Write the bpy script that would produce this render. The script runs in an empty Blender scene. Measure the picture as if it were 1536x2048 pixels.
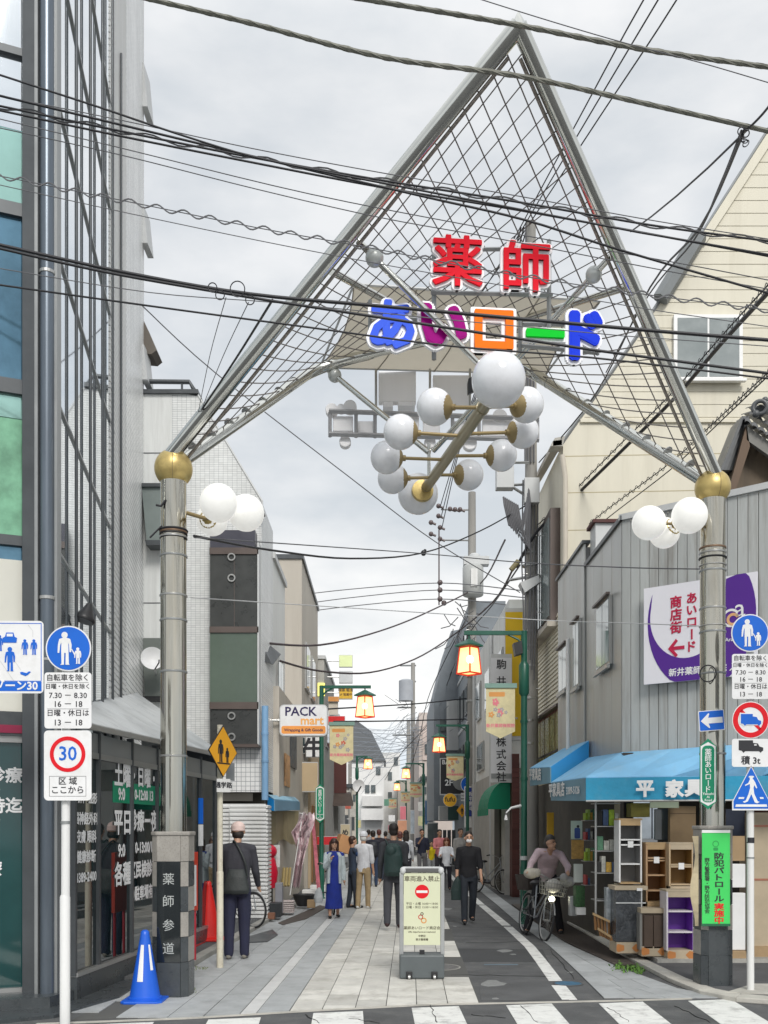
import bpy, bmesh, math, random
from mathutils import Vector, Matrix, noise
R = math.radians
random.seed(7)
sc = bpy.context.scene
COL = sc.collection

# ------------------------------------------------------------------ camera, sky, sun, exposure
F = 2000.0; CX = 768.0; HY = 1655.0; H = 1.7           # focal length in photo pixels, horizon row, eye height
cam = bpy.data.cameras.new('camera'); camo = bpy.data.objects.new('camera', cam); COL.objects.link(camo)
cam.sensor_fit = 'VERTICAL'; cam.sensor_height = 36; cam.lens = 36*F/2048
cam.shift_y = (HY-1024)/2048; cam.clip_start = .1; cam.clip_end = 2000
camo.location = (0, 0, H); camo.rotation_euler = (R(90), 0, 0); sc.camera = camo

w = bpy.data.worlds.new('World'); sc.world = w; w.use_nodes = True
nt = w.node_tree; N = nt.nodes; L = nt.links
bg = N['Background']; bg.inputs[1].default_value = .1
sky = N.new('ShaderNodeTexSky'); sky.sky_type = 'NISHITA'; sky.sun_disc = False
sky.sun_elevation = R(37); sky.sun_rotation = R(168)
tc = N.new('ShaderNodeTexCoord'); sp = N.new('ShaderNodeSeparateXYZ'); L.new(tc.outputs['Generated'], sp.inputs[0])
mp = N.new('ShaderNodeMapping'); mp.inputs['Scale'].default_value = (1.3, 1.3, 3.2); mp.inputs['Location'].default_value = (.4, .1, .2)
L.new(tc.outputs['Generated'], mp.inputs[0])
nz = N.new('ShaderNodeTexNoise'); nz.inputs['Scale'].default_value = 3.4; nz.inputs['Detail'].default_value = 6; nz.inputs['Roughness'].default_value = .52
L.new(mp.outputs[0], nz.inputs['Vector'])
cr = N.new('ShaderNodeValToRGB'); L.new(nz.outputs[0], cr.inputs[0])
cr.color_ramp.elements[0].position = .36; cr.color_ramp.elements[0].color = (.575, .62, .665, 1)
cr.color_ramp.elements[1].position = .64; cr.color_ramp.elements[1].color = (.815, .83, .845, 1)
hz = N.new('ShaderNodeValToRGB'); L.new(sp.outputs[2], hz.inputs[0])
e = hz.color_ramp.elements; e[0].position = 0; e[0].color = (1.0, 1.02, 1.04, 1); e[1].position = 1; e[1].color = (1.6, 1.58, 1.55, 1)
for p, c in ((.06, (1.08, 1.12, 1.16, 1)), (.14, (1.28, 1.23, 1.17, 1)), (.26, (1.1, 1.08, 1.05, 1)), (.42, (.98, .98, .98, 1)), (.6, (1.03, 1.02, 1.01, 1))):
    k = e.new(p); k.color = c
mul = N.new('ShaderNodeMix'); mul.data_type = 'RGBA'; mul.blend_type = 'MULTIPLY'; mul.inputs[0].default_value = 1
L.new(cr.outputs[0], mul.inputs[6]); L.new(hz.outputs[0], mul.inputs[7])
sclr = N.new('ShaderNodeVectorMath'); sclr.operation = 'SCALE'; sclr.inputs[3].default_value = 7.2
L.new(mul.outputs[2], sclr.inputs[0])
mx = N.new('ShaderNodeMix'); mx.data_type = 'RGBA'; mx.inputs[0].default_value = .95
L.new(sky.outputs[0], mx.inputs[6]); L.new(sclr.outputs[0], mx.inputs[7]); L.new(mx.outputs[2], bg.inputs[0])

sun = bpy.data.lights.new('sun', 'SUN'); sun.energy = 1.5; sun.angle = R(20); sun.color = (1, .97, .92)
so = bpy.data.objects.new('sun', sun); COL.objects.link(so)
so.rotation_euler = Vector((.16, -.76, .63)).to_track_quat('Z', 'Y').to_euler()
vs = sc.view_settings; vs.view_transform = 'Standard'; vs.look = 'None'; vs.exposure = 0.62; vs.gamma = 1; vs.use_curve_mapping = False

# ------------------------------------------------------------------ helpers
def P(x, y, Y): return Vector(((x-CX)/F*Y, Y, H+(HY-y)/F*Y))     # a photo point at a depth
def G(x, y, z=0):                                                # a photo point on the ground
    Y = (H-z)*F/(y-HY); return Vector(((x-CX)/F*Y, Y, z))
def sx(u, Y): return u+.026*(Y-10)

MATS = {}
def mat(name, col, rough=.6, metal=0, var=.1, sc_=2., rnd=0, bump=0, bsc=60, emit=0, ecol=None, streak=False, spec=.5, stain=None, trans=0, tint=None):
    if name in MATS: return MATS[name]
    m = bpy.data.materials.new(name); m.use_nodes = True; t = m.node_tree; n = t.nodes; l = t.links
    b = n['Principled BSDF']; b.inputs['Roughness'].default_value = rough; b.inputs['Metallic'].default_value = metal
    b.inputs['Specular IOR Level'].default_value = spec
    col = tuple(col)+(1,) if len(col) == 3 else col
    src = None
    if var or rnd or stain:
        g = n.new('ShaderNodeNewGeometry'); mpn = n.new('ShaderNodeMapping'); l.new(g.outputs['Position'], mpn.inputs[0])
        if streak: mpn.inputs['Scale'].default_value = (1, 1, .12)
        a = n.new('ShaderNodeTexNoise'); a.inputs['Scale'].default_value = sc_; a.inputs['Detail'].default_value = 6; a.inputs['Roughness'].default_value = .65
        l.new(mpn.outputs[0], a.inputs['Vector'])
        mr = n.new('ShaderNodeMapRange'); mr.inputs[1].default_value = .3; mr.inputs[2].default_value = .7
        mr.inputs[3].default_value = 1-var; mr.inputs[4].default_value = 1+var; l.new(a.outputs[0], mr.inputs[0])
        val = mr.outputs[0]
        if rnd:
            oi = n.new('ShaderNodeObjectInfo'); m2 = n.new('ShaderNodeMapRange'); m2.inputs[3].default_value = 1-rnd; m2.inputs[4].default_value = 1+rnd
            l.new(oi.outputs['Random'], m2.inputs[0]); mm = n.new('ShaderNodeMath'); mm.operation = 'MULTIPLY'
            l.new(val, mm.inputs[0]); l.new(m2.outputs[0], mm.inputs[1]); val = mm.outputs[0]
        hs = n.new('ShaderNodeHueSaturation'); hs.inputs['Color'].default_value = col; l.new(val, hs.inputs['Value']); src = hs.outputs[0]
        if stain:                                                # (colour, amount, scale)
            s2 = n.new('ShaderNodeTexNoise'); s2.inputs['Scale'].default_value = stain[2]; s2.inputs['Detail'].default_value = 8; s2.inputs['Roughness'].default_value = .7
            mp2 = n.new('ShaderNodeMapping'); l.new(g.outputs['Position'], mp2.inputs[0]); mp2.inputs['Location'].default_value = (3, 7, 1)
            if streak: mp2.inputs['Scale'].default_value = (1, 1, .08)
            l.new(mp2.outputs[0], s2.inputs['Vector'])
            m3 = n.new('ShaderNodeMapRange'); m3.inputs[1].default_value = .5; m3.inputs[2].default_value = .72; m3.inputs[4].default_value = stain[1]
            l.new(s2.outputs[0], m3.inputs[0]); mi = n.new('ShaderNodeMix'); mi.data_type = 'RGBA'
            l.new(m3.outputs[0], mi.inputs[0]); l.new(src, mi.inputs[6]); mi.inputs[7].default_value = tuple(stain[0])+(1,); src = mi.outputs[2]
        l.new(src, b.inputs['Base Color'])
        if metal < .5:
            m4 = n.new('ShaderNodeMapRange'); m4.inputs[1].default_value = .3; m4.inputs[2].default_value = .7
            m4.inputs[3].default_value = max(0, rough-.08); m4.inputs[4].default_value = min(1, rough+.08)
            l.new(a.outputs[0], m4.inputs[0]); l.new(m4.outputs[0], b.inputs['Roughness'])
    else: b.inputs['Base Color'].default_value = col
    if bump:
        g2 = n.new('ShaderNodeNewGeometry'); a2 = n.new('ShaderNodeTexNoise'); a2.inputs['Scale'].default_value = bsc; a2.inputs['Detail'].default_value = 4
        l.new(g2.outputs['Position'], a2.inputs['Vector']); bu = n.new('ShaderNodeBump'); bu.inputs['Strength'].default_value = bump; bu.inputs['Distance'].default_value = .01
        l.new(a2.outputs[0], bu.inputs['Height']); l.new(bu.outputs[0], b.inputs['Normal'])
    if emit:
        b.inputs['Emission Color'].default_value = tuple(ecol or col[:3])+(1,); b.inputs['Emission Strength'].default_value = emit
    if trans:
        tr = n.new('ShaderNodeBsdfTranslucent'); tr.inputs[0].default_value = tuple(tint or col[:3])+(1,)
        ms = n.new('ShaderNodeMixShader'); ms.inputs[0].default_value = trans
        l.new(b.outputs[0], ms.inputs[1]); l.new(tr.outputs[0], ms.inputs[2]); l.new(ms.outputs[0], n['Material Output'].inputs[0])
    MATS[name] = m; return m

def tilemat(name, col, mortar, tw, th, axis='x', rough=.35, joint=.006, offset=0., var=.06, slope=0.):
    m = bpy.data.materials.new(name); m.use_nodes = True; t = m.node_tree; n = t.nodes; l = t.links; b = n['Principled BSDF']
    g = n.new('ShaderNodeNewGeometry'); s = n.new('ShaderNodeSeparateXYZ'); l.new(g.outputs['Position'], s.inputs[0])
    c = n.new('ShaderNodeCombineXYZ'); l.new(s.outputs[0 if axis == 'x' else 1], c.inputs[0]); l.new(s.outputs[2], c.inputs[1])
    br = n.new('ShaderNodeTexBrick'); l.new(c.outputs[0], br.inputs[0]); br.offset = offset; br.squash = 1
    br.inputs['Scale'].default_value = 1; br.inputs['Brick Width'].default_value = tw; br.inputs['Row Height'].default_value = th
    br.inputs['Mortar Size'].default_value = joint; br.inputs['Mortar Smooth'].default_value = .1
    c1 = tuple(x*(1-var) for x in col); c2 = tuple(min(1, x*(1+var)) for x in col)
    br.inputs['Color1'].default_value = c1+(1,); br.inputs['Color2'].default_value = c2+(1,); br.inputs['Mortar'].default_value = tuple(mortar)+(1,)
    ns = n.new('ShaderNodeTexNoise'); ns.inputs['Scale'].default_value = 1.3; ns.inputs['Detail'].default_value = 6
    mpn = n.new('ShaderNodeMapping'); mpn.inputs['Scale'].default_value = (1, 1, .25); l.new(g.outputs['Position'], mpn.inputs[0]); l.new(mpn.outputs[0], ns.inputs['Vector'])
    mr = n.new('ShaderNodeMapRange'); mr.inputs[1].default_value = .3; mr.inputs[2].default_value = .7; mr.inputs[3].default_value = .84; mr.inputs[4].default_value = 1.08
    l.new(ns.outputs[0], mr.inputs[0]); hs = n.new('ShaderNodeHueSaturation'); l.new(br.outputs[0], hs.inputs['Color']); l.new(mr.outputs[0], hs.inputs['Value'])
    l.new(hs.outputs[0], b.inputs['Base Color']); b.inputs['Roughness'].default_value = rough
    bu = n.new('ShaderNodeBump'); bu.invert = True; bu.inputs['Strength'].default_value = .6; bu.inputs['Distance'].default_value = .006
    l.new(br.outputs['Fac'], bu.inputs['Height']); l.new(bu.outputs[0], b.inputs['Normal'])
    return m

class MB:
    def __init__(s): s.v = []; s.f = []
    def add(s, vs, fs):
        o = len(s.v); s.v += [tuple(v) for v in vs]; s.f += [tuple(i+o for i in f) for f in fs]; return s
    def hexa(s, a, b):                                           # two quads, a below/behind b
        return s.add(list(a)+list(b), [(3, 2, 1, 0), (4, 5, 6, 7), (0, 1, 5, 4), (1, 2, 6, 5), (2, 3, 7, 6), (3, 0, 4, 7)])
    def box(s, x0, x1, y0, y1, z0, z1):
        return s.hexa([(x0, y0, z0), (x1, y0, z0), (x1, y1, z0), (x0, y1, z0)], [(x0, y0, z1), (x1, y0, z1), (x1, y1, z1), (x0, y1, z1)])
    def obox(s, c, ux, uy, uz, a, b, d):                         # centre, unit axes, half sizes
        c = Vector(c); ux = Vector(ux); uy = Vector(uy); uz = Vector(uz); q = [(-1, -1), (1, -1), (1, 1), (-1, 1)]
        return s.hexa([c+ux*a*i+uy*b*j-uz*d for i, j in q], [c+ux*a*i+uy*b*j+uz*d for i, j in q])
    def prism(s, pts, d):                                        # polygon swept by vector d
        n = len(pts); d = Vector(d); pts = [Vector(p) for p in pts]
        return s.add(pts+[p+d for p in pts], [tuple(range(n-1, -1, -1)), tuple(range(n, 2*n))]+[(i, (i+1) % n, (i+1) % n+n, i+n) for i in range(n)])
    def slab(s, pts, z0, z1): return s.prism([(p[0], p[1], z0) for p in pts], (0, 0, z1-z0))
    def ring(s, c, ax, r, n, ph=0):
        ax = Vector(ax).normalized(); u = ax.orthogonal().normalized(); v = ax.cross(u)
        if abs(ax.z) > .99: u = Vector((1, 0, 0)); v = Vector((0, 1, 0))*(1 if ax.z > 0 else -1)
        return [Vector(c)+u*(r*math.cos(ph+2*math.pi*i/n))+v*(r*math.sin(ph+2*math.pi*i/n)) for i in range(n)]
    def tube(s, pts, r, n=8, cap=True):
        pts = [Vector(p) for p in pts]; o = len(s.v); m = len(pts); rs = r if isinstance(r, (list, tuple)) else [r]*m; u = None
        for i, p in enumerate(pts):
            t = (pts[min(i+1, m-1)]-pts[max(i-1, 0)]).normalized()
            if u is None: u = t.orthogonal().normalized()
            else:
                u = u-t*u.dot(t); u = u.normalized() if u.length > 1e-5 else t.orthogonal().normalized()
            v = t.cross(u)
            for k in range(n):
                a = 2*math.pi*(k+.5)/n; s.v.append(tuple(p+u*(rs[i]*math.cos(a))+v*(rs[i]*math.sin(a))))
        for i in range(m-1):
            for k in range(n):
                a = o+i*n+k; b = o+i*n+(k+1) % n; s.f.append((a, b, b+n, a+n))
        if cap: s.f.append(tuple(o+k for k in range(n-1, -1, -1))); s.f.append(tuple(o+(m-1)*n+k for k in range(n)))
        return s
    def cyl(s, a, b, r, r2=None, n=16): return s.tube([a, b], [r, r if r2 is None else r2], n)
    def lathe(s, prof, c, n=20, ax=(0, 0, 1)):                   # prof: (r, h)
        o = len(s.v); c = Vector(c); ax = Vector(ax).normalized()
        for r, h in prof: s.v += [tuple(p) for p in s.ring(c+ax*h, ax, max(r, 1e-4), n)]
        for i in range(len(prof)-1):
            for k in range(n): a = o+i*n+k; b = o+i*n+(k+1) % n; s.f.append((a, b, b+n, a+n))
        s.f.append(tuple(o+k for k in range(n-1, -1, -1))); s.f.append(tuple(o+(len(prof)-1)*n+k for k in range(n)))
        return s
    def ball(s, c, r, n=20, sc3=(1, 1, 1)):
        o = len(s.v); m = n//2; c = Vector(c)
        s.v.append(tuple(c+Vector((0, 0, -r*sc3[2]))))
        for i in range(1, m):
            ph = math.pi*i/m-math.pi/2
            for k in range(n):
                a = 2*math.pi*k/n; s.v.append((c.x+r*sc3[0]*math.cos(ph)*math.cos(a), c.y+r*sc3[1]*math.cos(ph)*math.sin(a), c.z+r*sc3[2]*math.sin(ph)))
        s.v.append(tuple(c+Vector((0, 0, r*sc3[2])))); top = len(s.v)-1
        for k in range(n): s.f.append((o, o+1+(k+1) % n, o+1+k)); s.f.append((top, top-n+k, top-n+(k+1) % n))
        for i in range(m-2):
            for k in range(n): a = o+1+i*n+k; b = o+1+i*n+(k+1) % n; s.f.append((a, b, b+n, a+n))
        return s
    def torus(s, c, ax, R_, r, n=28, k=8):
        pts = s.ring(c, ax, R_, n); o = len(s.v); ax = Vector(ax).normalized(); c = Vector(c)
        for p in pts:
            d = (p-c).normalized()
            for j in range(k): a = 2*math.pi*j/k; s.v.append(tuple(p+d*(r*math.cos(a))+ax*(r*math.sin(a))))
        for i in range(n):
            for j in range(k):
                a = o+i*k+j; b = o+i*k+(j+1) % k; c2 = o+((i+1) % n)*k+(j+1) % k; d2 = o+((i+1) % n)*k+j; s.f.append((a, b, c2, d2))
        return s

WM = {}
def meta(o, label=None, cat=None, group=None, kind=None):
    if label: o['label'] = label
    if cat: o['category'] = cat
    if group: o['group'] = group
    if kind: o['kind'] = kind
    return o
def thing(name, label, cat, loc=(0, 0, 0), group=None):
    o = bpy.data.objects.new(name, None); COL.objects.link(o); o.location = loc; o.empty_display_size = .2
    WM[o] = Matrix.Translation(Vector(loc)); return meta(o, label, cat, group)
def link(o, parent, W):
    COL.objects.link(o)
    if parent is not None:
        o.parent = parent; o.matrix_parent_inverse = WM[parent].inverted()
    o.matrix_basis = W; WM[o] = W; return o
def mesh(name, mb):
    me = bpy.data.meshes.new(name); me.from_pydata([tuple(v) for v in mb.v], [], mb.f); me.update()
    bm = bmesh.new(); bm.from_mesh(me); bmesh.ops.recalc_face_normals(bm, faces=bm.faces); bm.to_mesh(me); bm.free()
    return me
def add(name, mb, m, parent=None, smooth=False, bev=0, **k):
    if not mb.v: return None
    xs = [v[0] for v in mb.v]; ys = [v[1] for v in mb.v]; zs = [v[2] for v in mb.v]
    c = Vector(((min(xs)+max(xs))/2, (min(ys)+max(ys))/2, min(zs))); mb.v = [(v[0]-c.x, v[1]-c.y, v[2]-c.z) for v in mb.v]
    me = mesh(name, mb)
    if m: me.materials.append(m)
    if smooth:
        me.shade_smooth(); me.set_sharp_from_angle(angle=R(50))
    o = bpy.data.objects.new(name, me); link(o, parent, Matrix.Translation(c))
    if bev: md = o.modifiers.new('b', 'BEVEL'); md.width = bev; md.segments = 2; md.limit_method = 'ANGLE'
    return meta(o, **k)
def inst(name, me, parent, W, **k):
    o = bpy.data.objects.new(name, me); return meta(link(o, parent, W), **k)
UNIT = {}
def unitbox(m, bev=0):
    key = (m.name, bev)
    if key not in UNIT:
        me = mesh('block', MB().box(-.5, .5, -.5, .5, 0, 1)); me.materials.append(m); UNIT[key] = me
    return UNIT[key]
def ubox(name, m, parent, x0, x1, y0, y1, z0, z1, **k):
    return inst(name, unitbox(m), parent, Matrix.Translation(((x0+x1)/2, (y0+y1)/2, z0)) @ Matrix.Diagonal((x1-x0, y1-y0, z1-z0, 1)), **k)

# lettering: each string becomes real, slightly raised geometry
TC = {}
def glyph(s, size, bold):
    key = (s, round(size, 4), round(bold, 4))
    if key in TC: return TC[key]
    cu = bpy.data.curves.new('t', 'FONT'); cu.body = s; cu.size = size; cu.align_x = 'CENTER'; cu.align_y = 'CENTER'; cu.resolution_u = 2
    cu.extrude = size*.02
    if bold: cu.bevel_depth = size*bold; cu.bevel_resolution = 1 if bold > .03 else 0
    ob = bpy.data.objects.new('t', cu); COL.objects.link(ob); bpy.context.view_layer.update()
    me = bpy.data.meshes.new_from_object(ob.evaluated_get(bpy.context.evaluated_depsgraph_get()))
    vs_ = [v.co.copy() for v in me.vertices]; fs = [tuple(p.vertices) for p in me.polygons]
    bpy.data.meshes.remove(me); bpy.data.objects.remove(ob); bpy.data.curves.remove(cu)
    if vs_ and len(s) == 1:
        cx = (min(v.x for v in vs_)+max(v.x for v in vs_))/2; cy = (min(v.y for v in vs_)+max(v.y for v in vs_))/2
        vs_ = [Vector((v.x-cx, v.y-cy, v.z)) for v in vs_]
    TC[key] = (vs_, fs); return TC[key]

class Board:                                                     # a flat sign face: u to the right, v up, n towards the reader
    def __init__(s, c, ux=(1, 0, 0), up=(0, 0, 1), parent=None):
        s.c = Vector(c); s.u = Vector(ux).normalized(); s.w = Vector(up).normalized(); s.n = s.u.cross(s.w).normalized(); s.p = parent
    def pt(s, a, b, d=0): return s.c+s.u*a+s.w*b+s.n*d
    def poly(s, name, pts, m, d=0, th=.003, parent=None, bev=0, **k):
        return add(name, MB().prism([s.pt(a, b, d) for a, b in pts], s.n*th), m, parent or s.p, bev=bev, **k)
    def polys(s, name, lst, m, d=0, th=.003, parent=None, **k):
        mb = MB()
        for i, pts in enumerate(lst): mb.prism([s.pt(a, b, d) for a, b in pts], s.n*(th+i*.0002))
        return add(name, mb, m, parent or s.p, **k)
    def rect(s, name, x0, x1, y0, y1, m, d=0, th=.003, r=0, **k):
        if r:
            pts = []
            for cx, cy, a0 in ((x1-r, y1-r, 0), (x0+r, y1-r, 90), (x0+r, y0+r, 180), (x1-r, y0+r, 270)):
                pts += [(cx+r*math.cos(R(a0+t)), cy+r*math.sin(R(a0+t))) for t in range(0, 91, 18)]
        else: pts = [(x0, y0), (x1, y0), (x1, y1), (x0, y1)]
        return s.poly(name, pts, m, d, th, **k)
    def disc(s, name, x, y, r, m, d=0, th=.003, n=40, **k):
        return s.poly(name, [(x+r*math.cos(2*math.pi*i/n), y+r*math.sin(2*math.pi*i/n)) for i in range(n)], m, d, th, **k)
    def annulus(s, name, x, y, r0, r1, m, d=0, th=.003, n=40, a0=0, a1=360, **k):
        mb = MB()
        for i in range(n):
            a = R(a0+(a1-a0)*i/n); b = R(a0+(a1-a0)*(i+1)/n)
            mb.prism([s.pt(x+q*math.cos(t), y+q*math.sin(t), d) for q, t in ((r0, a), (r1, a), (r1, b), (r0, b))], s.n*th)
        return add(name, mb, m, k.pop('parent', None) or s.p, **k)
    def fat(s, name, ch, size, m, d, r, th, sxx=1, n=14):          # heavy flat letter: the glyph widened by r all round
        mb = MB(); vs_, fs = glyph(ch, size*1.08, 0); zm = min(v.z for v in vs_); kz = th/(max(v.z for v in vs_)-zm)
        offs = [(0, 0)]+[(r*math.cos(2*math.pi*i/n), r*math.sin(2*math.pi*i/n)) for i in range(n)]+([(r*.5*math.cos(2*math.pi*i/8), r*.5*math.sin(2*math.pi*i/8)) for i in range(8)] if r > .03 else [])
        for i, (ox, oy) in enumerate(offs): mb.add([s.pt(v.x*sxx+ox, v.y+oy, d+(v.z-zm)*kz+i*.00025) for v in vs_], fs)
        return add(name, mb, m, s.p)
    def text(s, txt, x, y, size, m, d=.004, bold=.02, th=.003, sxx=1, vert=0, name='lettering', parent=None, **k):
        mb = MB(); size = size*1.08
        items = [(txt, x, y)] if not vert else [(c, x, y-i*vert) for i, c in enumerate(txt)]
        for t, px, py in items:
            if t in ' \u3000': continue
            vs_, fs = glyph(t, size, bold)
            if not vs_: continue
            zm = min(v.z for v in vs_); zM = max(v.z for v in vs_); kz = th/(zM-zm)
            rot = vert and t in 'ー－-～'
            mb.add([s.pt(px+(v.y if rot else v.x)*sxx, py+(-v.x if rot else v.y), d+(v.z-zm)*kz) for v in vs_], fs)
        return add(name, mb, m, parent or s.p, **k)

def strip(name, m, parent, L_, R_, z0, z1, **k):
    mb = MB()
    for i in range(len(L_)-1): mb.slab([L_[i], R_[i], R_[i+1], L_[i+1]], z0, z1)
    return add(name, mb, m, parent, **k)
# ------------------------------------------------------------------ materials
asphalt = mat('asphalt', (.10, .102, .104), .85, var=.3, sc_=2.2, bump=1, bsc=110, stain=((.17, .17, .165), .75, 3.1))
asph2 = mat('asphalt_old', (.105, .107, .11), .85, var=.2, sc_=2.4, bump=.6, bsc=140, stain=((.055, .056, .06), .6, 1.4))
paint = mat('road_paint', (.78, .78, .75), .6, var=.07, sc_=6, bump=.4, bsc=90, stain=((.30, .29, .28), .85, 5))
tile_b = mat('paver_beige', (.60, .585, .54), .7, var=.12, sc_=5, rnd=.15, bump=.3, bsc=120, stain=((.33, .31, .27), .75, 2.2))
tile_g = mat('paver_grey', (.42, .435, .44), .7, var=.12, sc_=5, rnd=.09, bump=.5, bsc=200, stain=((.24, .25, .25), .75, 1.8))
tile_w = mat('paver_white', (.62, .62, .61), .7, var=.08, sc_=6, rnd=.05, bump=.4, bsc=200, stain=((.36, .36, .35), .5, 4))
concrete = mat('concrete', (.36, .35, .32), .8, var=.18, sc_=3, bump=.5, bsc=70, stain=((.17, .165, .15), .6, 2.2))
conc_l = mat('concrete_light', (.5, .48, .43), .8, var=.15, sc_=4, bump=.4, bsc=80, stain=((.26, .25, .22), .6, 2.5))
steel = mat('stainless', (.50, .48, .42), .13, 1, var=.10, sc_=5, streak=True, stain=((.34, .29, .2), .45, 4))
steelp = mat('stainless_pipe', (.62, .62, .58), .11, 1, var=.08, sc_=3)
brass = mat('brass_paint', (.60, .46, .18), .38, .55, var=.12, sc_=7, stain=((.3, .2, .08), .6, 6))
bronze = mat('bronze_paint', (.33, .25, .12), .45, .3, var=.1)
champ = mat('champagne_tube', (.42, .38, .27), .3, .7, var=.08)
black = mat('black_plastic', (.02, .02, .022), .45, var=.1)
rubber = mat('rubber', (.025, .025, .027), .8, var=.15, bump=.2)
wirem = mat('wire_black', (.016, .016, .02), .55, var=0)
wireg = mat('wire_grey', (.13, .13, .14), .6, var=0)
cablem = mat('cable_sheath', (.17, .17, .14), .6, var=.35, sc_=12)
globe = mat('opal_globe', (.83, .84, .87), .15, var=.04, sc_=6, stain=((.62, .62, .6), .3, 9))
globe_on = mat('lit_globe', (.62, .62, .60), .2, var=.05, sc_=8, emit=.30, ecol=(1, .985, .93))
netm = mat('net_wire', (.20, .18, .17), .5, .6, var=.1)
fabric = mat('canopy_fabric', (.62, .57, .49), .8, var=.06, sc_=2, trans=.4, tint=(.6, .55, .45))
white = mat('white_paint', (.80, .80, .79), .45, var=.05, sc_=3)
offw = mat('white_weathered', (.74, .74, .73), .5, var=.08, sc_=2, streak=True, stain=((.55, .54, .5), .45, 3))
whitel = mat('sign_white', (.80, .80, .80), .45, var=.04, sc_=4, stain=((.60, .59, .55), .35, 6))
redl = mat('letter_red', (.85, .012, .03), .6, var=0, spec=.12); bluel = mat('letter_blue', (.012, .05, .75), .6, var=0, spec=.12)
blue2 = mat('letter_royal', (.06, .14, .86), .6, var=0, spec=.12)
purl = mat('letter_purple', (.36, .0, .22), .6, var=0, spec=.12); orl = mat('letter_orange', (.95, .20, .01), .6, var=0, spec=.12); grl = mat('letter_green', (.0, .62, .03), .6, var=0, spec=.12)
signblue = mat('sign_blue', (.01, .13, .60), .5, var=.06, sc_=5, spec=.3); signred = mat('sign_red', (.70, .01, .02), .5, var=.06, sc_=5, spec=.25)
ink = mat('ink_black', (.02, .02, .025), .5, var=0); yell = mat('sign_yellow', (.85, .40, .02), .4, var=.04)
green = mat('lamp_green', (.012, .10, .065), .4, var=.12, sc_=4); greenl = mat('sign_green', (.0, .24, .12), .4, var=.04)
brightg = mat('banner_green', (.05, .62, .12), .5, var=.04)
greym = mat('grey_metal', (.30, .31, .31), .4, .4, var=.1); lgrey = mat('light_grey', (.55, .56, .56), .5, var=.08)
dgrey = mat('dark_grey_metal', (.075, .082, .088), .4, .3, var=.12, sc_=3)
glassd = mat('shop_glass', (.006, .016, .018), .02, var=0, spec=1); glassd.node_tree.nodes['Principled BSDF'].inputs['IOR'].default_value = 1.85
glasst = mat('teal_glass', (.01, .055, .055), .03, var=.2, sc_=1, spec=.8)
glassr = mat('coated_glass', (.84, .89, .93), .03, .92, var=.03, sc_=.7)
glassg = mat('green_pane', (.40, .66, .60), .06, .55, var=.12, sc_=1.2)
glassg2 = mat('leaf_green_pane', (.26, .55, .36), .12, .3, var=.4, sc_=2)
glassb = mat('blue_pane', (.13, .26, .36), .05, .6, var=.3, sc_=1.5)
window = mat('window_glass', (.10, .12, .125), .04, var=.2, sc_=2, spec=.9)
winlt = mat('window_light', (.32, .37, .37), .08, .2, var=.12, sc_=1.5)
alum = mat('aluminium', (.42, .42, .41), .35, .7, var=.08)
granite = mat('granite', (.33, .31, .28), .5, var=.12, sc_=9, bump=.1, bsc=300, stain=((.14, .13, .12), .7, 60))
granite_d = mat('granite_dark', (.055, .063, .068), .3, var=.18, sc_=6, stain=((.10, .10, .10), .5, 40))
cone_b = mat('cone_blue', (.01, .11, .62), .4, var=.06); cone_r = mat('cone_red', (.78, .02, .015), .4, var=.08)
cardb = mat('cardboard', (.36, .25, .14), .8, var=.14, sc_=3); cardb2 = mat('cardboard_pale', (.46, .38, .27), .8, var=.12, sc_=3)
wood = mat('wood_brown', (.24, .12, .045), .55, var=.2, sc_=6, streak=True); woodl = mat('wood_light', (.45, .31, .16), .6, var=.14, sc_=5)
woodd = mat('wood_dark', (.075, .05, .035), .55, var=.2, sc_=4)
bluefab = mat('awning_blue', (.28, .60, .86), .8, var=.10, sc_=2.5, trans=.25, tint=(.2, .58, .9), stain=((.40, .58, .70), .5, 2.2), bump=.8, bsc=7)
bluefab2 = mat('awning_fascia', (.03, .29, .48), .75, var=.14, sc_=3, stain=((.12, .32, .44), .5, 3), bump=.8, bsc=9)
siding = mat('grey_siding', (.44, .455, .445), .5, .15, var=.13, sc_=3, rnd=.08, streak=True, stain=((.20, .17, .14), .7, 4))
cream = mat('cream_siding', (.69, .65, .535), .65, var=.07, sc_=2, rnd=.012, streak=True, stain=((.54, .50, .39), .4, 3))
redwood = mat('rust_brown', (.16, .05, .03), .6, var=.2)
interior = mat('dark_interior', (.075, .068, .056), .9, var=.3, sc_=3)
tilew_x = tilemat('wall_tile_front', (.76, .77, .76), (.30, .32, .33), .085, .0425, 'x', joint=.0022)
tilew_y = tilemat('wall_tile_side', (.90, .90, .885), (.20, .21, .22), .24, .095, 'y', joint=.007)
tilebig = tilemat('wall_tile_square', (.8, .8, .79), (.22, .24, .26), .085, .085, 'x', joint=.004)
stucco_w = mat('stucco_white', (.76, .77, .755), .8, var=.08, sc_=1.5, bump=.4, bsc=60, streak=True, stain=((.44, .44, .42), .5, 3))
stucco_g = mat('stucco_grey', (.42, .41, .38), .85, var=.12, sc_=1.6, bump=.6, bsc=50, stain=((.28, .27, .25), .5, 2.4))
beige = mat('wall_beige', (.50, .46, .40), .75, var=.08, sc_=1.5, bump=.2, streak=True, stain=((.36, .32, .27), .5, 2.5))
slate = mat('slate_wall', (.20, .225, .25), .6, var=.15, sc_=1.5); maroon = mat('maroon', (.085, .025, .022), .7, var=.15, sc_=4)
pole_c = mat('pole_concrete', (.30, .29, .27), .8, var=.16, sc_=4, bump=.3, streak=True, stain=((.16, .15, .14), .6, 4))
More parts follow.
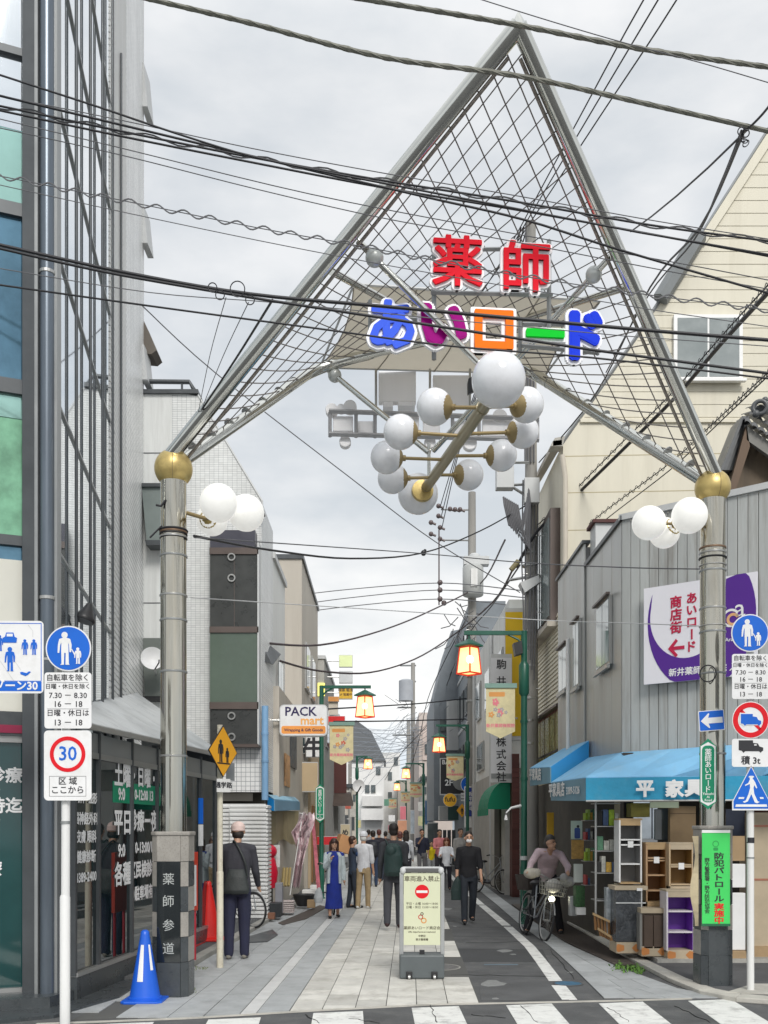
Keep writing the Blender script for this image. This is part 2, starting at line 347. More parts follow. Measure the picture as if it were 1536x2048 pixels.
skin = mat('skin', (.52, .30, .20), .5, var=.06, sc_=20); hairm = mat('hair', (.02, .014, .012), .55, var=.3, sc_=60, bump=.5, bsc=150)
hairw = mat('hair_white', (.6, .6, .58), .6, var=.15, sc_=50)
kawara = mat('roof_tile', (.10, .105, .11), .35, var=.2, sc_=5, rnd=.15)

# ------------------------------------------------------------------ ground
gr = meta(add('ground', MB().slab([(-400, -60), (400, -60), (400, 900), (-400, 900)], -.25, -.03), asph2), kind='structure')
road = meta(add('road', MB().slab([(-60, -20), (60, -20), (60, 170), (-60, 170)], -.02, 0), asphalt), kind='structure')
# crossroad seam and zebra stripes: (left, right) edges in photo pixels at the far end, running towards the viewer
def edgeY(X): 
    pts = [(-30, 4.5), (-3.4, 8.55), (-1.73, 8.9), (-.64, 9.27), (.44, 9.58), (2.32, 9.8), (3.2, 9.95), (3.66, 9.5), (9, 9.1), (40, 8)]
    for (a, b), (c, d) in zip(pts, pts[1:]):
        if a <= X <= c: return b+(d-b)*(X-a)/(c-a)
    return 9
for i, k in enumerate(range(-7, 9)):
    x0 = -1.53+.905*k+.905*2-.905; 
    X0 = -1.55+.905*(k); y1 = edgeY(X0)-.06-.0*i
    if X0 > 3.0: y1 = min(y1, 9.0)
    q = [(X0+.28, 3.2), (X0+.73, 3.2), (X0+.44, y1+.02), (X0-.01, y1-.12)]
    # stripes follow the photograph: left ones slant left, right ones slant right
    sl = -.20+.085*k
    q = [(X0-sl-.35*sl, 4.6), (X0+.45-sl-.35*sl, 4.6), (X0+.45, y1+.03), (X0, y1-.07)]
    add('zebra_stripe', MB().slab(q, .0, .005), paint, road)
seamL = [(X, edgeY(X)-.03) for X in (-3.0, -1.73, -.64, .44, 2.32, 3.05)]; seamR = [(x, y+.05) for x, y in seamL]
strip('seam_kerb', conc_l, road, seamL, seamR, 0, .008)

pav = meta(add('pavement', MB().slab([(-2.75, 8.8), (-1.73, 9.0), (.44, 9.66), (.93, 9.72), (sx(.93, 40), 40), (sx(-2.2, 40), 40), (-2.2, 14), (-2.6, 12)], .001, .004), mat('joint_sand', (.10, .10, .095), .9)), kind='structure')
cols = [(-2.36, -1.90, tile_g), (-1.90, -1.59, tile_g), (-1.59, -1.283, tile_g), (-1.283, -1.14, tile_w), (-1.14, -.85, tile_g), (-.85, -.557, tile_b), (-.557, -.254, tile_b),
        (-.254, .033, tile_b), (.033, .324, tile_b), (.324, .623, tile_b), (.623, .925, tile_b)]
gaps = [(11.6, 12.8), (15.3, 16.35), (19.2, 20.5), (24, 25.3), (29, 30.4), (35, 36.5)]
far = MB(); farg = MB()
for ci, (u0, u1, m) in enumerate(cols):
    step = .6 if m is tile_b else 1.2
    y = 8.9+(0 if ci % 2 else .3) - .3
    while y < 60:
        ya, yb = y, y+step; y += step
        e0 = edgeY((u0+u1)/2)+.03
        if yb < e0+.08: continue
        ya = max(ya, e0)
        if ci == 10 and any(a-.2 <= (ya+yb)/2 <= b+.1 for a, b in gaps): continue
        if ci == 0 and ya < 9.2: pass
        j = .004; jy = .009; q = [(sx(u0, ya)+j, ya+jy), (sx(u1, ya)-j, ya+jy), (sx(u1, yb)-j, yb-jy), (sx(u0, yb)+j, yb-jy)]
        if ya < 9.75 and ya == e0:                              # first row cut along the slanting seam
            q[0] = (q[0][0], edgeY(q[0][0])+.03); q[1] = (q[1][0], edgeY(q[1][0])+.03)
        zt = .012+random.uniform(-.0015, .0015)
        if ya < 21: add('paving_slab', MB().slab(q, .002, zt), m, pav)
        else: (farg if m is not tile_b else far).slab(q, .002, zt)
add('far_paving_slabs', far, tile_b, pav, kind='stuff'); add('far_grey_slabs', farg, tile_g, pav, kind='stuff')
# left apron slabs by the column
for i in range(4):
    for j in range(3):
        x0 = -2.9+.0*i+j*.3; y0 = 9.15+i*.6
        x0 += .05*i
        if x0+.29 > -2.34: continue
        add('paving_slab', MB().slab([(x0, max(y0, edgeY(x0)+.04)), (x0+.29, max(y0, edgeY(x0+.29)+.04)), (x0+.29, y0+.592), (x0, y0+.592)], .002, .012+.001*j), tile_g, pav)
# white edge line
wl = [(1.83, 9.86), (1.86, 10.7), (1.885, 10.78)]
def line(pts, wd=.15): return [(x-wd/2, y) for x, y in pts], [(x+wd/2, y) for x, y in pts]
for seg in ([(1.83, 9.86), (1.875, 10.75)], [(1.90, 11.08), (1.99, 12.6), (2.08, 14.3), (2.12, 17.1)], [(2.12, 17.3), (2.14, 21.8)], [(2.14, 22), (2.2, 28), (2.45, 40), (2.9, 60)]):
    a, b = line(seg); strip('edge_line', paint, road, a, b, 0, .005)
# grey slab strip on the right
sl = [(2.18, 9.9), (2.28, 12), (2.37, 14.5), (2.37, 17.5), (2.47, 21.8), (2.62, 30), (3.1, 50)]
sr = [(3.16, 10.02), (2.86, 12), (2.66, 14.5), (2.68, 17.5), (2.76, 21.8), (2.95, 30), (3.4, 50)]
def lerp(pts, Y):
    for (a, b), (c, d) in zip(pts, pts[1:]):
        if b <= Y <= d: return a+(c-a)*(Y-b)/(d-b)
    return pts[-1][0]
rpv = meta(add('right_pavement', MB().slab(sl+sr[::-1], .001, .005), mat('joint_sand', (.1, .1, .1))), kind='structure')
y = 9.92
while y < 34:
    st = .6; y2 = y+st; a, b, c, d = lerp(sl, y), lerp(sr, y), lerp(sr, y2), lerp(sl, y2)
    n = max(1, round((b-a)/.31))
    for k in range(n):
        f0, f1 = k/n, (k+1)/n
        add('paving_slab', MB().slab([(a+(b-a)*f0+.003, y+.003), (a+(b-a)*f1-.003, y+.003), (d+(c-d)*f1-.003, y2-.003), (d+(c-d)*f0+.003, y2-.003)], .003, .013), tile_g, rpv)
    y = y2
# corner kerb, asphalt pocket and shop step on the right
ko = [(3.27, 19), (3.2, 16), (3.1, 13.4), (3.12, 12.4), (3.13, 11), (3.2, 10.15), (3.42, 9.72), (3.9, 9.48), (6, 9.25), (14, 8.9)]
ki = [(3.42, 19), (3.35, 16), (3.25, 13.4), (3.29, 12.3), (3.32, 11), (3.4, 10.25), (3.55, 9.95), (3.98, 9.68), (6.02, 9.45), (14, 9.1)]
kb = bpy.data.objects.new('kerb', None); COL.objects.link(kb); meta(kb, kind='structure')
WM[kb] = Matrix.Identity(4)
for i in range(len(ko)-1):
    n = max(1, int((Vector(ko[i+1])-Vector(ko[i])).length/.62))
    for k in range(n):
        A = Vector(ko[i]).lerp(Vector(ko[i+1]), k/n); B = Vector(ko[i]).lerp(Vector(ko[i+1]), (k+1)/n-.006)
        C = Vector(ki[i]).lerp(Vector(ki[i+1]), (k+1)/n-.006); D = Vector(ki[i]).lerp(Vector(ki[i+1]), k/n)
        add('kerb_stone', MB().slab([A, B, C, D], 0, .05), conc_l, kb, bev=.008)
spv = meta(add('side_pavement', MB().slab(ki[3:][::1]+[(14, 14), (3.3, 14)], .002, .042), asph2), kind='structure')
add('shop_step', MB().box(3.35, 9, 12.25, 14.2, .042, .09), concrete, spv)
add('sign_footing', MB().slab([(3.42, 10.0), (4.6, 9.75), (4.7, 10.5), (3.9, 10.55)], .043, .055), conc_l, spv)
# left kerb and pavement
kl = [(-2.62, 11.0), (-2.32, 12.1), (-2.2, 14.5), (-2.05, 17.8), (-1.88, 21.1), (-1.75, 26), (-1.4, 40)]
klb = bpy.data.objects.new('left_kerb', None); COL.objects.link(klb); WM[klb] = Matrix.Identity(4); meta(klb, kind='structure')
for i in range(len(kl)-1):
    n = max(1, int((Vector(kl[i+1])-Vector(kl[i])).length/.62))
    for k in range(n):
        A = Vector(kl[i]).lerp(Vector(kl[i+1]), k/n); B = Vector(kl[i]).lerp(Vector(kl[i+1]), (k+1)/n-.006); d = Vector((-.14, 0))
        add('kerb_stone', MB().slab([A, B, B+d, A+d], 0, .075), concrete, klb, bev=.008)
meta(add('left_pavement', MB().slab([(a-.14, b) for a, b in kl]+[(-3.5, 40), (-4.5, 16), (-3.0, 11)], .002, .06), asph2), kind='structure')
# lane edge blocks left beyond the tiles
# mats, covers
mt = thing('ramp_mat', 'long brown ribbed rubber mat along the right kerb beside the furniture shop', 'mat', (2.9, 14, 0))
ml = [(2.83, 12.15), (2.66, 14.9), (2.70, 17.6), (2.80, 22)]; mr_ = [(3.08, 12.3), (3.12, 13.6), (3.18, 16.2), (3.2, 22)]
brown = mat('brown_rubber', (.085, .07, .06), .75, var=.15, sc_=8)
strip('mat_body', brown, mt, [(lerp(ml, y), y) for y in (12.2, 13.5, 15, 17.5, 21.9)], [(lerp(mr_, max(y, 12.31))+0, y) for y in (12.2, 13.5, 15, 17.5, 21.9)], .006, .03)
rb = MB()
y = 12.4
while y < 20: rb.box(lerp(ml, y)+.01, lerp(mr_, y)-.01, y, y+.012, .03, .035); y += .06
add('ribs', rb, brown, mt, kind='stuff')
def cover(x, y, r, label, ring, centre):
    c = G(x, y); t = thing('manhole_cover', label, 'manhole cover', c)
    add('rim', MB().lathe([(r, 0), (r, .006), (r-.02, .006), (r-.02, .0)], (c.x, c.y, .003), 32), ring, t)
    add('lid', MB().lathe([(r-.022, 0), (r-.022, .0055)], (c.x, c.y, .003), 32), centre, t)
    return c
cover(1136, 1968, .165, 'small round blue water valve cover beside the white edge line', asph2, mat('blue_cover', (.06, .16, .26), .5, .3, var=.5, sc_=25))
cover(872, 1935, .30, 'grey iron manhole cover set in the asphalt just right of the wheeled notice board', concrete, mat('iron_cover', (.16, .155, .15), .5, .5, var=.4, sc_=22))
c = G(1004, 1930); add('paint_marks', MB().slab([(c.x-.22, c.y), (c.x+.2, c.y), (c.x+.2, c.y+.06), (c.x-.22, c.y+.05)], .001, .004), mat('faded_blue', (.13, .19, .24), .8), road)
for x, y, ww in ((1010, 1902, 70), (1026, 1909, 30), (985, 1967, 120), (990, 1998, 40), (1140, 1945, 30), (910, 1853, 20), (895, 1818, 45)):
    q = []
    for k in range(10):
        a = 2*math.pi*k/10; rr = random.uniform(.6, 1); p = G(x+ww/4*rr*math.cos(a), y+ww/17*rr*math.sin(a)); q.append((p.x, p.y))
    add('worn_paint', MB().slab(q, .001, .004), mat('faded_paint', (.22, .225, .22), .8, var=.3, sc_=20), road)
for pts, m in (([(905, 1897), (1085, 1899), (1098, 1925), (905, 1923)], mat('patch_dark', (.06, .062, .065), .9, var=.2, bump=.8, bsc=120)), ([(958, 1964), (1120, 1963), (1138, 2000), (962, 2001)], mat('patch_mid', (.10, .102, .104), .9, var=.25, bump=.8, bsc=120)), ([(905, 1858), (1010, 1858), (1028, 1873), (905, 1874)], mat('patch_mid', (.1, .1, .1)))):
    q = [G(x, y) for x, y in pts]; add('asphalt_patch', MB().slab([(p.x, p.y) for p in q], .0005, .003), m, road)
crk = mat('crack_black', (.02, .02, .02), .9, var=0); random.seed(4)
for x0, y0, x1, y1 in ((862, 2012, 872, 2047), (1040, 2012, 1075, 2046), (940, 2030, 1010, 2036), (1215, 2015, 1260, 2046), (610, 2030, 640, 2047), (905, 1950, 1100, 1953), (930, 1885, 1060, 1884), (1350, 2012, 1420, 2045), (700, 2038, 760, 2047), (1100, 1900, 1150, 1960)):
    L_, R_ = [], []
    for k in range(9):
        p = G(x0+(x1-x0)*k/8+random.uniform(-3, 3), y0+(y1-y0)*k/8+random.uniform(-1, 1)); wd_ = random.uniform(.002, .006); L_.append((p.x-wd_, p.y-wd_)); R_.append((p.x+wd_, p.y+wd_))
    strip('crack', crk, road, L_, R_, .003, .0062)
# ramps on the left
def plate(name, pts, z, th, m, label, cat):
    q = [G(x, y) for x, y in pts]; o = add(name, MB().slab([(p.x, p.y) for p in q], z, z+th), m); return meta(o, label, cat)
plate('kerb_ramp', [(494, 1877), (545, 1862), (556, 1872), (535, 1886), (497, 1888)], .013, .014, dgrey, 'dark steel kerb ramp plate beside the shoes of the man in the pink cap', 'ramp')
plate('rubber_mat', [(556, 1848), (640, 1812), (655, 1816), (612, 1840), (566, 1852)], .013, .010, brown, 'flat dark mat on the paving before the white crates on the left', 'mat')
plate('red_mat', [(389, 1905), (394, 1886), (432, 1868), (436, 1880)], .062, .012, mat('red_plastic', (.45, .03, .03), .5), 'red plastic sheet lying under the red traffic cone', 'mat')
# weeds
wd = MB()
for i in range(230):
    cl = random.choice([(1236, 1936, 8), (1252, 1942, 12), (1268, 1940, 9), (1280, 1947, 7)]); p = G(random.gauss(cl[0], cl[2]*.7), random.gauss(cl[1], 3.2)); p.z = .02
    a = random.uniform(0, 6.28); t = random.uniform(.008, .035); dx = Vector((math.cos(a), math.sin(a), 0))*random.uniform(.01, .03)
    s_ = Vector((-dx.y, dx.x, 0)).normalized()*.010
    wd.add([p-s_, p+s_, p+dx+Vector((0, 0, t))+s_, p+dx*1.6+Vector((0, 0, t*.9))], [(0, 1, 2, 3)])
meta(add('weeds', wd, mat('weed_green', (.10, .22, .03), .6, var=.3, sc_=20)), kind='stuff')
wd = MB()
for i in range(70):
    bx = random.choice([(380, 1985), (402, 1940)]); p = G(bx[0]+random.uniform(-12, 12), bx[1]+random.uniform(-5, 5)); p.z = .01
    a = random.uniform(0, 6.28); dx = Vector((math.cos(a), math.sin(a), 0))*.015; s_ = Vector((-dx.y, dx.x, 0)).normalized()*.005
    wd.add([p-s_, p+s_, p+dx+Vector((0, 0, .02)), p+dx*1.3+Vector((0, 0, .015))], [(0, 1, 2, 3)])
meta(add('moss', wd, mat('moss_green', (.16, .2, .05), .7, var=.3, sc_=20)), kind='stuff')
# ------------------------------------------------------------------ left corner building (coated glass and tile)
gb = thing('glass_building', 'tall tiled corner building with mirror glass, clinic windows and a metal skirt roof', 'building', (-3.6, 11, 0))
def fx(Y): return -3.14-.149*(Y-9.58)                 # upper side façade
def lx(Y): return -3.02+.09*(Y-9.6)                   # shop front line
bluest = mat('blue_steel', (.13, .155, .185), .3, .5, var=.3, sc_=3, streak=True)
add('corner_column', MB().cyl((-3.2, 9.5, .12), (-3.2, 9.5, 13), .068, n=20), bluest, gb, True)
add('pillar', MB().box(-3.44, -3.285, 9.5, 9.7, .12, 13), dgrey, gb, bev=.006)
add('pillar_trim', MB().box(-3.30, -3.27, 9.44, 9.5, .12, 13), greym, gb)
add('side_trim', MB().box(-3.135, -3.105, 9.5, 9.62, .12, 13), greym, gb)
for z in (3.86, 6.95, 9.98): add('column_band', MB().lathe([(.072, 0), (.076, .004), (.076, .03), (.072, .034)], (-3.2, 9.5, z), 20), alum, gb)
# front façade towards the crossing (slants towards the viewer on the left)
def fy(X): return 9.6+.42*(X+3.44)
def frontpanel(name, z0, z1, m, inset=.0, x0=-6.6, x1=-3.44, th=.03, n=1, **k):
    for i in range(n):
        a = x1+(x0-x1)*i/n; b = x1+(x0-x1)*(i+1)/n
        add(name, MB().slab([(b, fy(b)+inset), (a, fy(a)+inset), (a, fy(a)+inset+th), (b, fy(b)+inset+th)], z0, z1), m, gb, **k)
zz = lambda y: H+(HY-y)/F*9.6
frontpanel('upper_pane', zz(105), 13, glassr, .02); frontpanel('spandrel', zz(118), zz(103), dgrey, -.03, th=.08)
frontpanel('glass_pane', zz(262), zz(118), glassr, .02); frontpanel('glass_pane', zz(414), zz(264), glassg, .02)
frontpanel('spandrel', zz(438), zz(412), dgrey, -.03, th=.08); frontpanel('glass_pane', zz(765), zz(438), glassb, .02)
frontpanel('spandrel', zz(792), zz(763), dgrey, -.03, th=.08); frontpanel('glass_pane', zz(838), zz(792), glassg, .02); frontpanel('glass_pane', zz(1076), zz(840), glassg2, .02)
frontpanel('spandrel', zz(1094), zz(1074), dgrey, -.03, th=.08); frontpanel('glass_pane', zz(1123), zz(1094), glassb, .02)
frontpanel('wall_panel', zz(1425), zz(1123), mat('cream_panel', (.66, .65, .58), .6, var=.04), -.02, th=.06, n=3)
frontpanel('fascia', zz(1473), zz(1425), dgrey, -.05, th=.1); frontpanel('red_band', zz(1468), zz(1452), mat('dull_red', (.25, .01, .05), .5), -.06, th=.01)
frontpanel('shop_pane', .17, zz(1485), glasst, .02, n=3); frontpanel('glazing_rail', zz(1486), zz(1473), alum, -.02, th=.06)
frontpanel('sill', .1, .17, alum, -.03, th=.1)
for k in range(1, 4):
    X = -3.44-3.16*k/3; add('mullion', MB().box(X-.02, X+.02, fy(X)-.04, fy(X)+.03, .1, zz(1473)), dgrey, gb)
bf = Board((-3.9, fy(-3.9)+.014, 0), (1, .42, 0), (0, 0, 1), gb)
for t, x, z, s_ in (('診療', .31, 2.19, .145), ('9:00', .17, 2.06, .10), ('時迄', .31, 1.90, .145), ('9:00', .17, 1.77, .10), ('医療', .13, 1.30, .14)):
    bf.text(t, x, z, s_, whitel, d=.0, bold=.028, sxx=1)
# upper side: mullions, transoms, panes
ys = [9.62, 10.48, 11.5, 12.55, 13.6]; zs = [2.9, 4.36, 5.79, 7.24, 8.7, 10.15, 11.6, 13]
for i in range(4):
    for j in range(7):
        a, b = ys[i], ys[i+1]
        add('glass_pane', MB().slab([(fx(a), a), (fx(b), b), (fx(b)-.02, b), (fx(a)-.02, a)], zs[j], zs[j+1]), glassr, gb)
for y in ys[1:]+[14.6]: add('mullion', MB().cyl((fx(y)+.05, y, 2.9), (fx(y)+.05, y, 13), .018, n=10), dgrey, gb, True)
for z in zs[1:-1]: add('transom', MB().slab([(fx(9.62), 9.62), (fx(14.6), 14.6), (fx(14.6)+.02, 14.6), (fx(9.62)+.02, 9.62)], z-.014, z+.014), greym, gb)
add('brick_pier', MB().slab([(fx(13.63), 13.63), (fx(15.5)+.02, 15.5), (fx(15.5)-.6, 15.5), (fx(13.63)-.6, 13.63)], 2.9, 19), tilew_y, gb)
for k in range(150): add('tile_course', MB().slab([(fx(13.63)+.003, 13.63), (fx(15.45)+.023, 15.45), (fx(15.45)+.035, 15.45), (fx(13.63)+.015, 13.63)], 3.2+k*.085, 3.2+k*.085+.066), offw, gb)
add('tiled_wall', MB().slab([(fx(15.5)+.0, 15.5), (fx(18.6)+.02, 18.6), (fx(18.6)-.9, 18.6), (fx(15.5)-.9, 15.5)], 2.9, 19), tilew_y, gb)
for z0, z1 in ((14.9, 15.7), (12.4, 13.1), (9.9, 10.55)):
    add('fin', MB().prism([(fx(18.3)+.0, 18.3, z0), (fx(18.3)+.11, 18.3, z0), (fx(18.3)+.04, 18.3, z1), (fx(18.3), 18.3, z1)], (0, .5, 0)), lgrey, gb)
add('hood', MB().prism([P(283, 706, 18.55), P(303, 708, 18.55), P(313, 700, 18.55), P(287, 640, 18.55), P(283, 640, 18.55)], (0, .5, 0)), mat('hood_brown', (.14, .12, .10), .6), gb)
# skirt roof
skr = mat('sheet_metal_roof', (.58, .60, .61), .35, .35, var=.15, sc_=1.5, stain=((.25, .27, .28), .5, 3))
A0 = Vector((lx(9.65)+.12, 9.55, 2.70)); E0 = Vector((lx(15)+.12, 15.0, 2.79)); T0 = Vector((fx(17.2)+.03, 17.2, 4.0)); T1 = Vector((fx(11.9)+.03, 11.9, 3.17)); T2 = Vector((fx(9.65), 9.6, 2.86))
n_ = 9
for i in range(n_):
    a, b = i/n_, (i+1)/n_
    def top(t):
        return T2.lerp(T1, t/.4) if t < .4 else T1.lerp(T0, (t-.4)/.6)
    q = [A0.lerp(E0, a), A0.lerp(E0, b)-Vector((0, .012, 0)), top(b)-Vector((0, .012, 0)), top(a)]
    add('roof_panel', MB().prism(q, (0, 0, .02)), skr, gb)
add('roof_end', MB().prism([E0, E0+Vector((-1.3, .4, .0)), T0+Vector((-.02, .02, 0))], (0, .02, .01)), skr, gb)
add('gutter', MB().prism([A0+Vector((.0, 0, -.05)), E0+Vector((0, 0, -.05)), E0+Vector((0, 0, .0)), A0], (.04, 0, 0)), alum, gb)
# shop glazing along the lane
sy = [9.68, 10.3, 11.3, 12.2, 13.15, 14.15, 15.0]
def lslab(a, b, z0, z1, off, th): return MB().slab([(lx(a)+off, a), (lx(b)+off, b), (lx(b)+off-th, b), (lx(a)+off-th, a)], z0, z1)
for i in range(6):
    a, b = sy[i], sy[i+1]
    add('shop_pane', lslab(a, b, .28, 2.42, 0, .02), glassd, gb)
    add('header_panel', lslab(a+.02, b-.02, 2.46, 2.66, .02, .05), greym, gb)
for y in sy: add('mullion', lslab(y-.022, y+.022, .26, 2.7, .035, .07), dgrey, gb)
add('rail', lslab(9.68, 15, 2.40, 2.46, .03, .06), alum, gb); add('sill', lslab(9.68, 15, .25, .29, .05, .08), alum, gb)
add('plinth', lslab(9.68, 15, .0, .25, .04, .3), granite_d, gb)
add('side_closure', MB().box(-4.0, lx(15), 15.0, 15.1, 0, 2.9), dgrey, gb)
ap = meta(add('building_apron', MB().slab([(-12, 5.2), (-3.4, 8.62), (-2.94, 8.9), (-2.62, 9.9), (-2.62, 11.6), (-3.0, 11.6), (-3.1, 9.7), (-12, 6.2)], .0, .03), granite_d), kind='structure')
add('apron_step', MB().slab([(-12, 5.75), (-3.5, 9.1), (-3.1, 9.28), (-3.0, 9.66), (-3.2, 9.72), (-12, 6.3)], .03, .13), granite_d, gb)
# lettering on the clinic glass: boards per pane
for (a, b, rows) in ((10.3, 11.3, [('土曜', 2.26, .26, .24), ('9:0', 2.06, .17, .2), ('平日', 1.74, .27, .24), ('9:0', 1.44, .18, .2), ('各種', 1.17, .25, .24)]),
                     (11.3, 12.2, [('・日曜・', 2.27, .23, 0), ('0-12:00 13', 2.07, .15, 0), ('診療ー夜', 1.76, .24, 0), ('0-13:00/1', 1.46, .16, 0), ('区民検診実', 1.2, .19, 0), ('●駐車場有●', .93, .16, 0)]),
                     (9.72, 10.28, [('内科・整形', 1.99, .11, 0), ('脳神経外科', 1.78, .12, 0), ('皮膚 眼科', 1.6, .12, 0), ('健康診断', 1.4, .12, 0), ('3389-2400', 1.2, .12, 0)])):
    c = (a+b)/2; bd = Board((lx(c)+.008, c, 0), (.09, 1, 0), (0, 0, 1), gb)
    for t, z, s_, off in rows: bd.text(t, off, z, s_, whitel, d=0, bold=.03, sxx=.95)
for a, b in ((10.75, 11.27), (11.34, 12.17), (12.24, 13.1)): add('green_film', lslab(a, b, 1.97, 2.2, .004, .003), greenl, gb)
add('green_film', lslab(12.24, 13.1, 1.4, 1.9, .004, .003), mat('dark_green_film', (.01, .09, .05), .3), gb)
# floodlight on the façade
fl = thing('floodlight', 'black floodlight on a bracket between the mirror glass mullions above the round blue sign', 'floodlight', P(170, 1235, 10.6))
add('bracket', MB().tube([P(153, 1268, 10.7), P(155, 1242, 10.6), P(165, 1236, 10.55)], .012), black, fl)
add('lamp_head', MB().lathe([(.10, 0), (.11, .02), (.10, .05), (.045, .16), (.03, .2)], P(168, 1243, 10.55), 20, (.25, .2, 1)), black, fl, True)
# ------------------------------------------------------------------ white tiled building with the dark bay
Y2 = 18.5
wb = thing('tiled_building', 'white tiled building with a slanted roof edge and a dark bay above the panel fence', 'building', (-3.3, 19.4, 0))
def XZ(x, y, Y=Y2): p = P(x, y, Y); return (p.x, Y, p.z)
add('wall', MB().prism([XZ(344, 1584), XZ(523, 1584), XZ(523, 1002), XZ(396, 792), XZ(344, 784)], (0, 1.9, 0)), tilew_x, wb)
add('plain_wall', MB().prism([XZ(270, 1840), XZ(344, 1840), XZ(344, 783), XZ(270, 783)], (0, 1.9, 0)), stucco_w, wb)
for y in (905, 1000, 1205): add('wall_joint', MB().prism([XZ(284, y, Y2-.004), XZ(344, y, Y2-.004), XZ(344, y+2, Y2-.004), XZ(284, y+2, Y2-.004)], (0, .004, 0)), dgrey, wb)
add('coping', MB().prism([XZ(270, 786, Y2-.06), XZ(396, 786, Y2-.06), XZ(396, 778, Y2-.06), XZ(270, 778, Y2-.06)], (0, 2.1, 0)), dgrey, wb)
add('slanted_coping', MB().tube([XZ(396, 790, Y2), XZ(524, 1002, Y2), XZ(526, 1040, Y2)], .02, 6), lgrey, wb)
rl = MB().tube([XZ(270, 763, Y2), XZ(379, 764, Y2), XZ(388, 780, Y2)], .045, 6); rl.cyl(XZ(364, 766, Y2), XZ(364, 780, Y2), .02); add('roof_railing', rl, dgrey, wb)
# window boxes left
add('bay_window', MB().prism([XZ(283, 972, Y2-.3), XZ(330, 972, Y2-.3), XZ(334, 1080, Y2-.3), XZ(293, 1080, Y2-.3)], (0, .3, 0)), mat('bay_grey', (.20, .235, .225), .4, var=.1), wb)
add('bay_frame', MB().prism([XZ(281, 966, Y2-.36), XZ(335, 966, Y2-.36), XZ(335, 973, Y2-.36), XZ(281, 973, Y2-.36)], (0, .36, 0)), dgrey, wb)
add('bay_frame', MB().prism([XZ(290, 1080, Y2-.36), XZ(336, 1080, Y2-.36), XZ(336, 1090, Y2-.36), XZ(292, 1090, Y2-.36)], (0, .36, 0)), dgrey, wb)
add('window', MB().prism([XZ(283, 1276, Y2-.1), XZ(326, 1276, Y2-.1), XZ(326, 1398, Y2-.1), XZ(290, 1398, Y2-.1)], (0, .1, 0)), mat('shutter_grey', (.16, .18, .165), .5), wb)
add('window_frame', MB().prism([XZ(283, 1392, Y2-.14), XZ(326, 1392, Y2-.14), XZ(326, 1402, Y2-.14), XZ(290, 1402, Y2-.14)], (0, .14, 0)), black, wb)
# the bay
bz = mat('bronze_panel', (.055, .057, .055), .3, .3, var=.15, sc_=4); brz = mat('bronze_trim', (.11, .085, .075), .4, .2, var=.1)
by = Y2-.32
def bayp(name, y0, y1, m, x0=420, x1=515, off=0, **k):
    return add(name, MB().prism([XZ(x0, y1, by-off), XZ(x1, y1, by-off), XZ(x1, y0, by-off), XZ(x0, y0, by-off)], (0, .31+off, 0)), m, wb, **k)
bayp('bay_panel', 1108, 1253, bz); bayp('bay_glass', 1264, 1404, mat('bay_blind', (.10, .135, .105), .15, var=.12, sc_=1.5, spec=.7)); bayp('bay_panel', 1418, 1490, bz)
bayp('bay_panel', 1060, 1095, mat('bay_top', (.05, .05, .07), .4), x1=510)
for a, b in ((1095, 1108), (1253, 1265), (1404, 1418), (1488, 1494)): bayp('bay_trim', a, b, brz, 419, 517, .03)
for x in (468,): bayp('bay_mullion', 1108, 1253, brz, x, x+1, .008)
ad = add('bay_side', MB().box(P(515, 0, by).x+.001, P(515, 0, by).x+.03, by-.03, Y2, 3.2, 6.9), lgrey, wb)
for y in (1114, 1156, 1432, 1474): 
    add('vent_cap', MB().torus(XZ(463, y, by-.02), (0, 1, 0), .06, .018, 20, 6), alum, wb, True)
add('small_awning', MB().prism([XZ(507, 1002, Y2-.25), XZ(517, 1002, Y2-.25), XZ(527, 1022, Y2-.25), XZ(524, 1024, Y2-.25)], (0, .3, 0)), maroon, wb)
add('side_hood', MB().prism([P(516, 1276, 18.6), P(528, 1284, 19.4), P(560, 1310, 20.6), P(545, 1330, 19.6), P(518, 1318, 18.6)], (0, .2, .05)), dgrey, wb)
add('lower_wall', MB().prism([XZ(460, 1584, Y2-.05), XZ(521, 1584, Y2-.05), XZ(521, 1496, Y2-.05), XZ(420, 1496, Y2-.05), XZ(420, 1584, Y2-.05)], (0, .05, 0)), tilebig, wb)
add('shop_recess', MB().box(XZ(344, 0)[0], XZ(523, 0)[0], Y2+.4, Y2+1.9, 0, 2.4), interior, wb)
add('green_panel', MB().prism([XZ(398, 1600, Y2+.2), XZ(440, 1600, Y2+.2), XZ(440, 1584, Y2+.2), XZ(398, 1584, Y2+.2)], (0, .05, 0)), greenl, wb)
add('lintel_panel', MB().prism([XZ(440, 1602, Y2+.22), XZ(505, 1602, Y2+.22), XZ(505, 1586, Y2+.22), XZ(440, 1586, Y2+.22)], (0, .05, 0)), beige, wb)
ds = thing('satellite_dish', 'white satellite dish on the white tiled building left of the steel column', 'satellite dish', P(305, 1318, 17.9))
add('dish', MB().lathe([(.03, .05), (.12, .03), (.2, -.02), (.21, -.025), (.2, -.01), (.1, .05), (.03, .07)], P(305, 1317, 17.9), 28, (-.3, 1, -.2)), whitel, ds, True)
add('feed_arm', MB().tube([P(310, 1338, 17.8), P(318, 1325, 17.5), P(318, 1320, 17.45)], .012), black, ds); add('mount', MB().tube([P(308, 1335, 17.95), P(312, 1345, 18.3), P(312, 1350, 18.5)], .015), lgrey, ds)
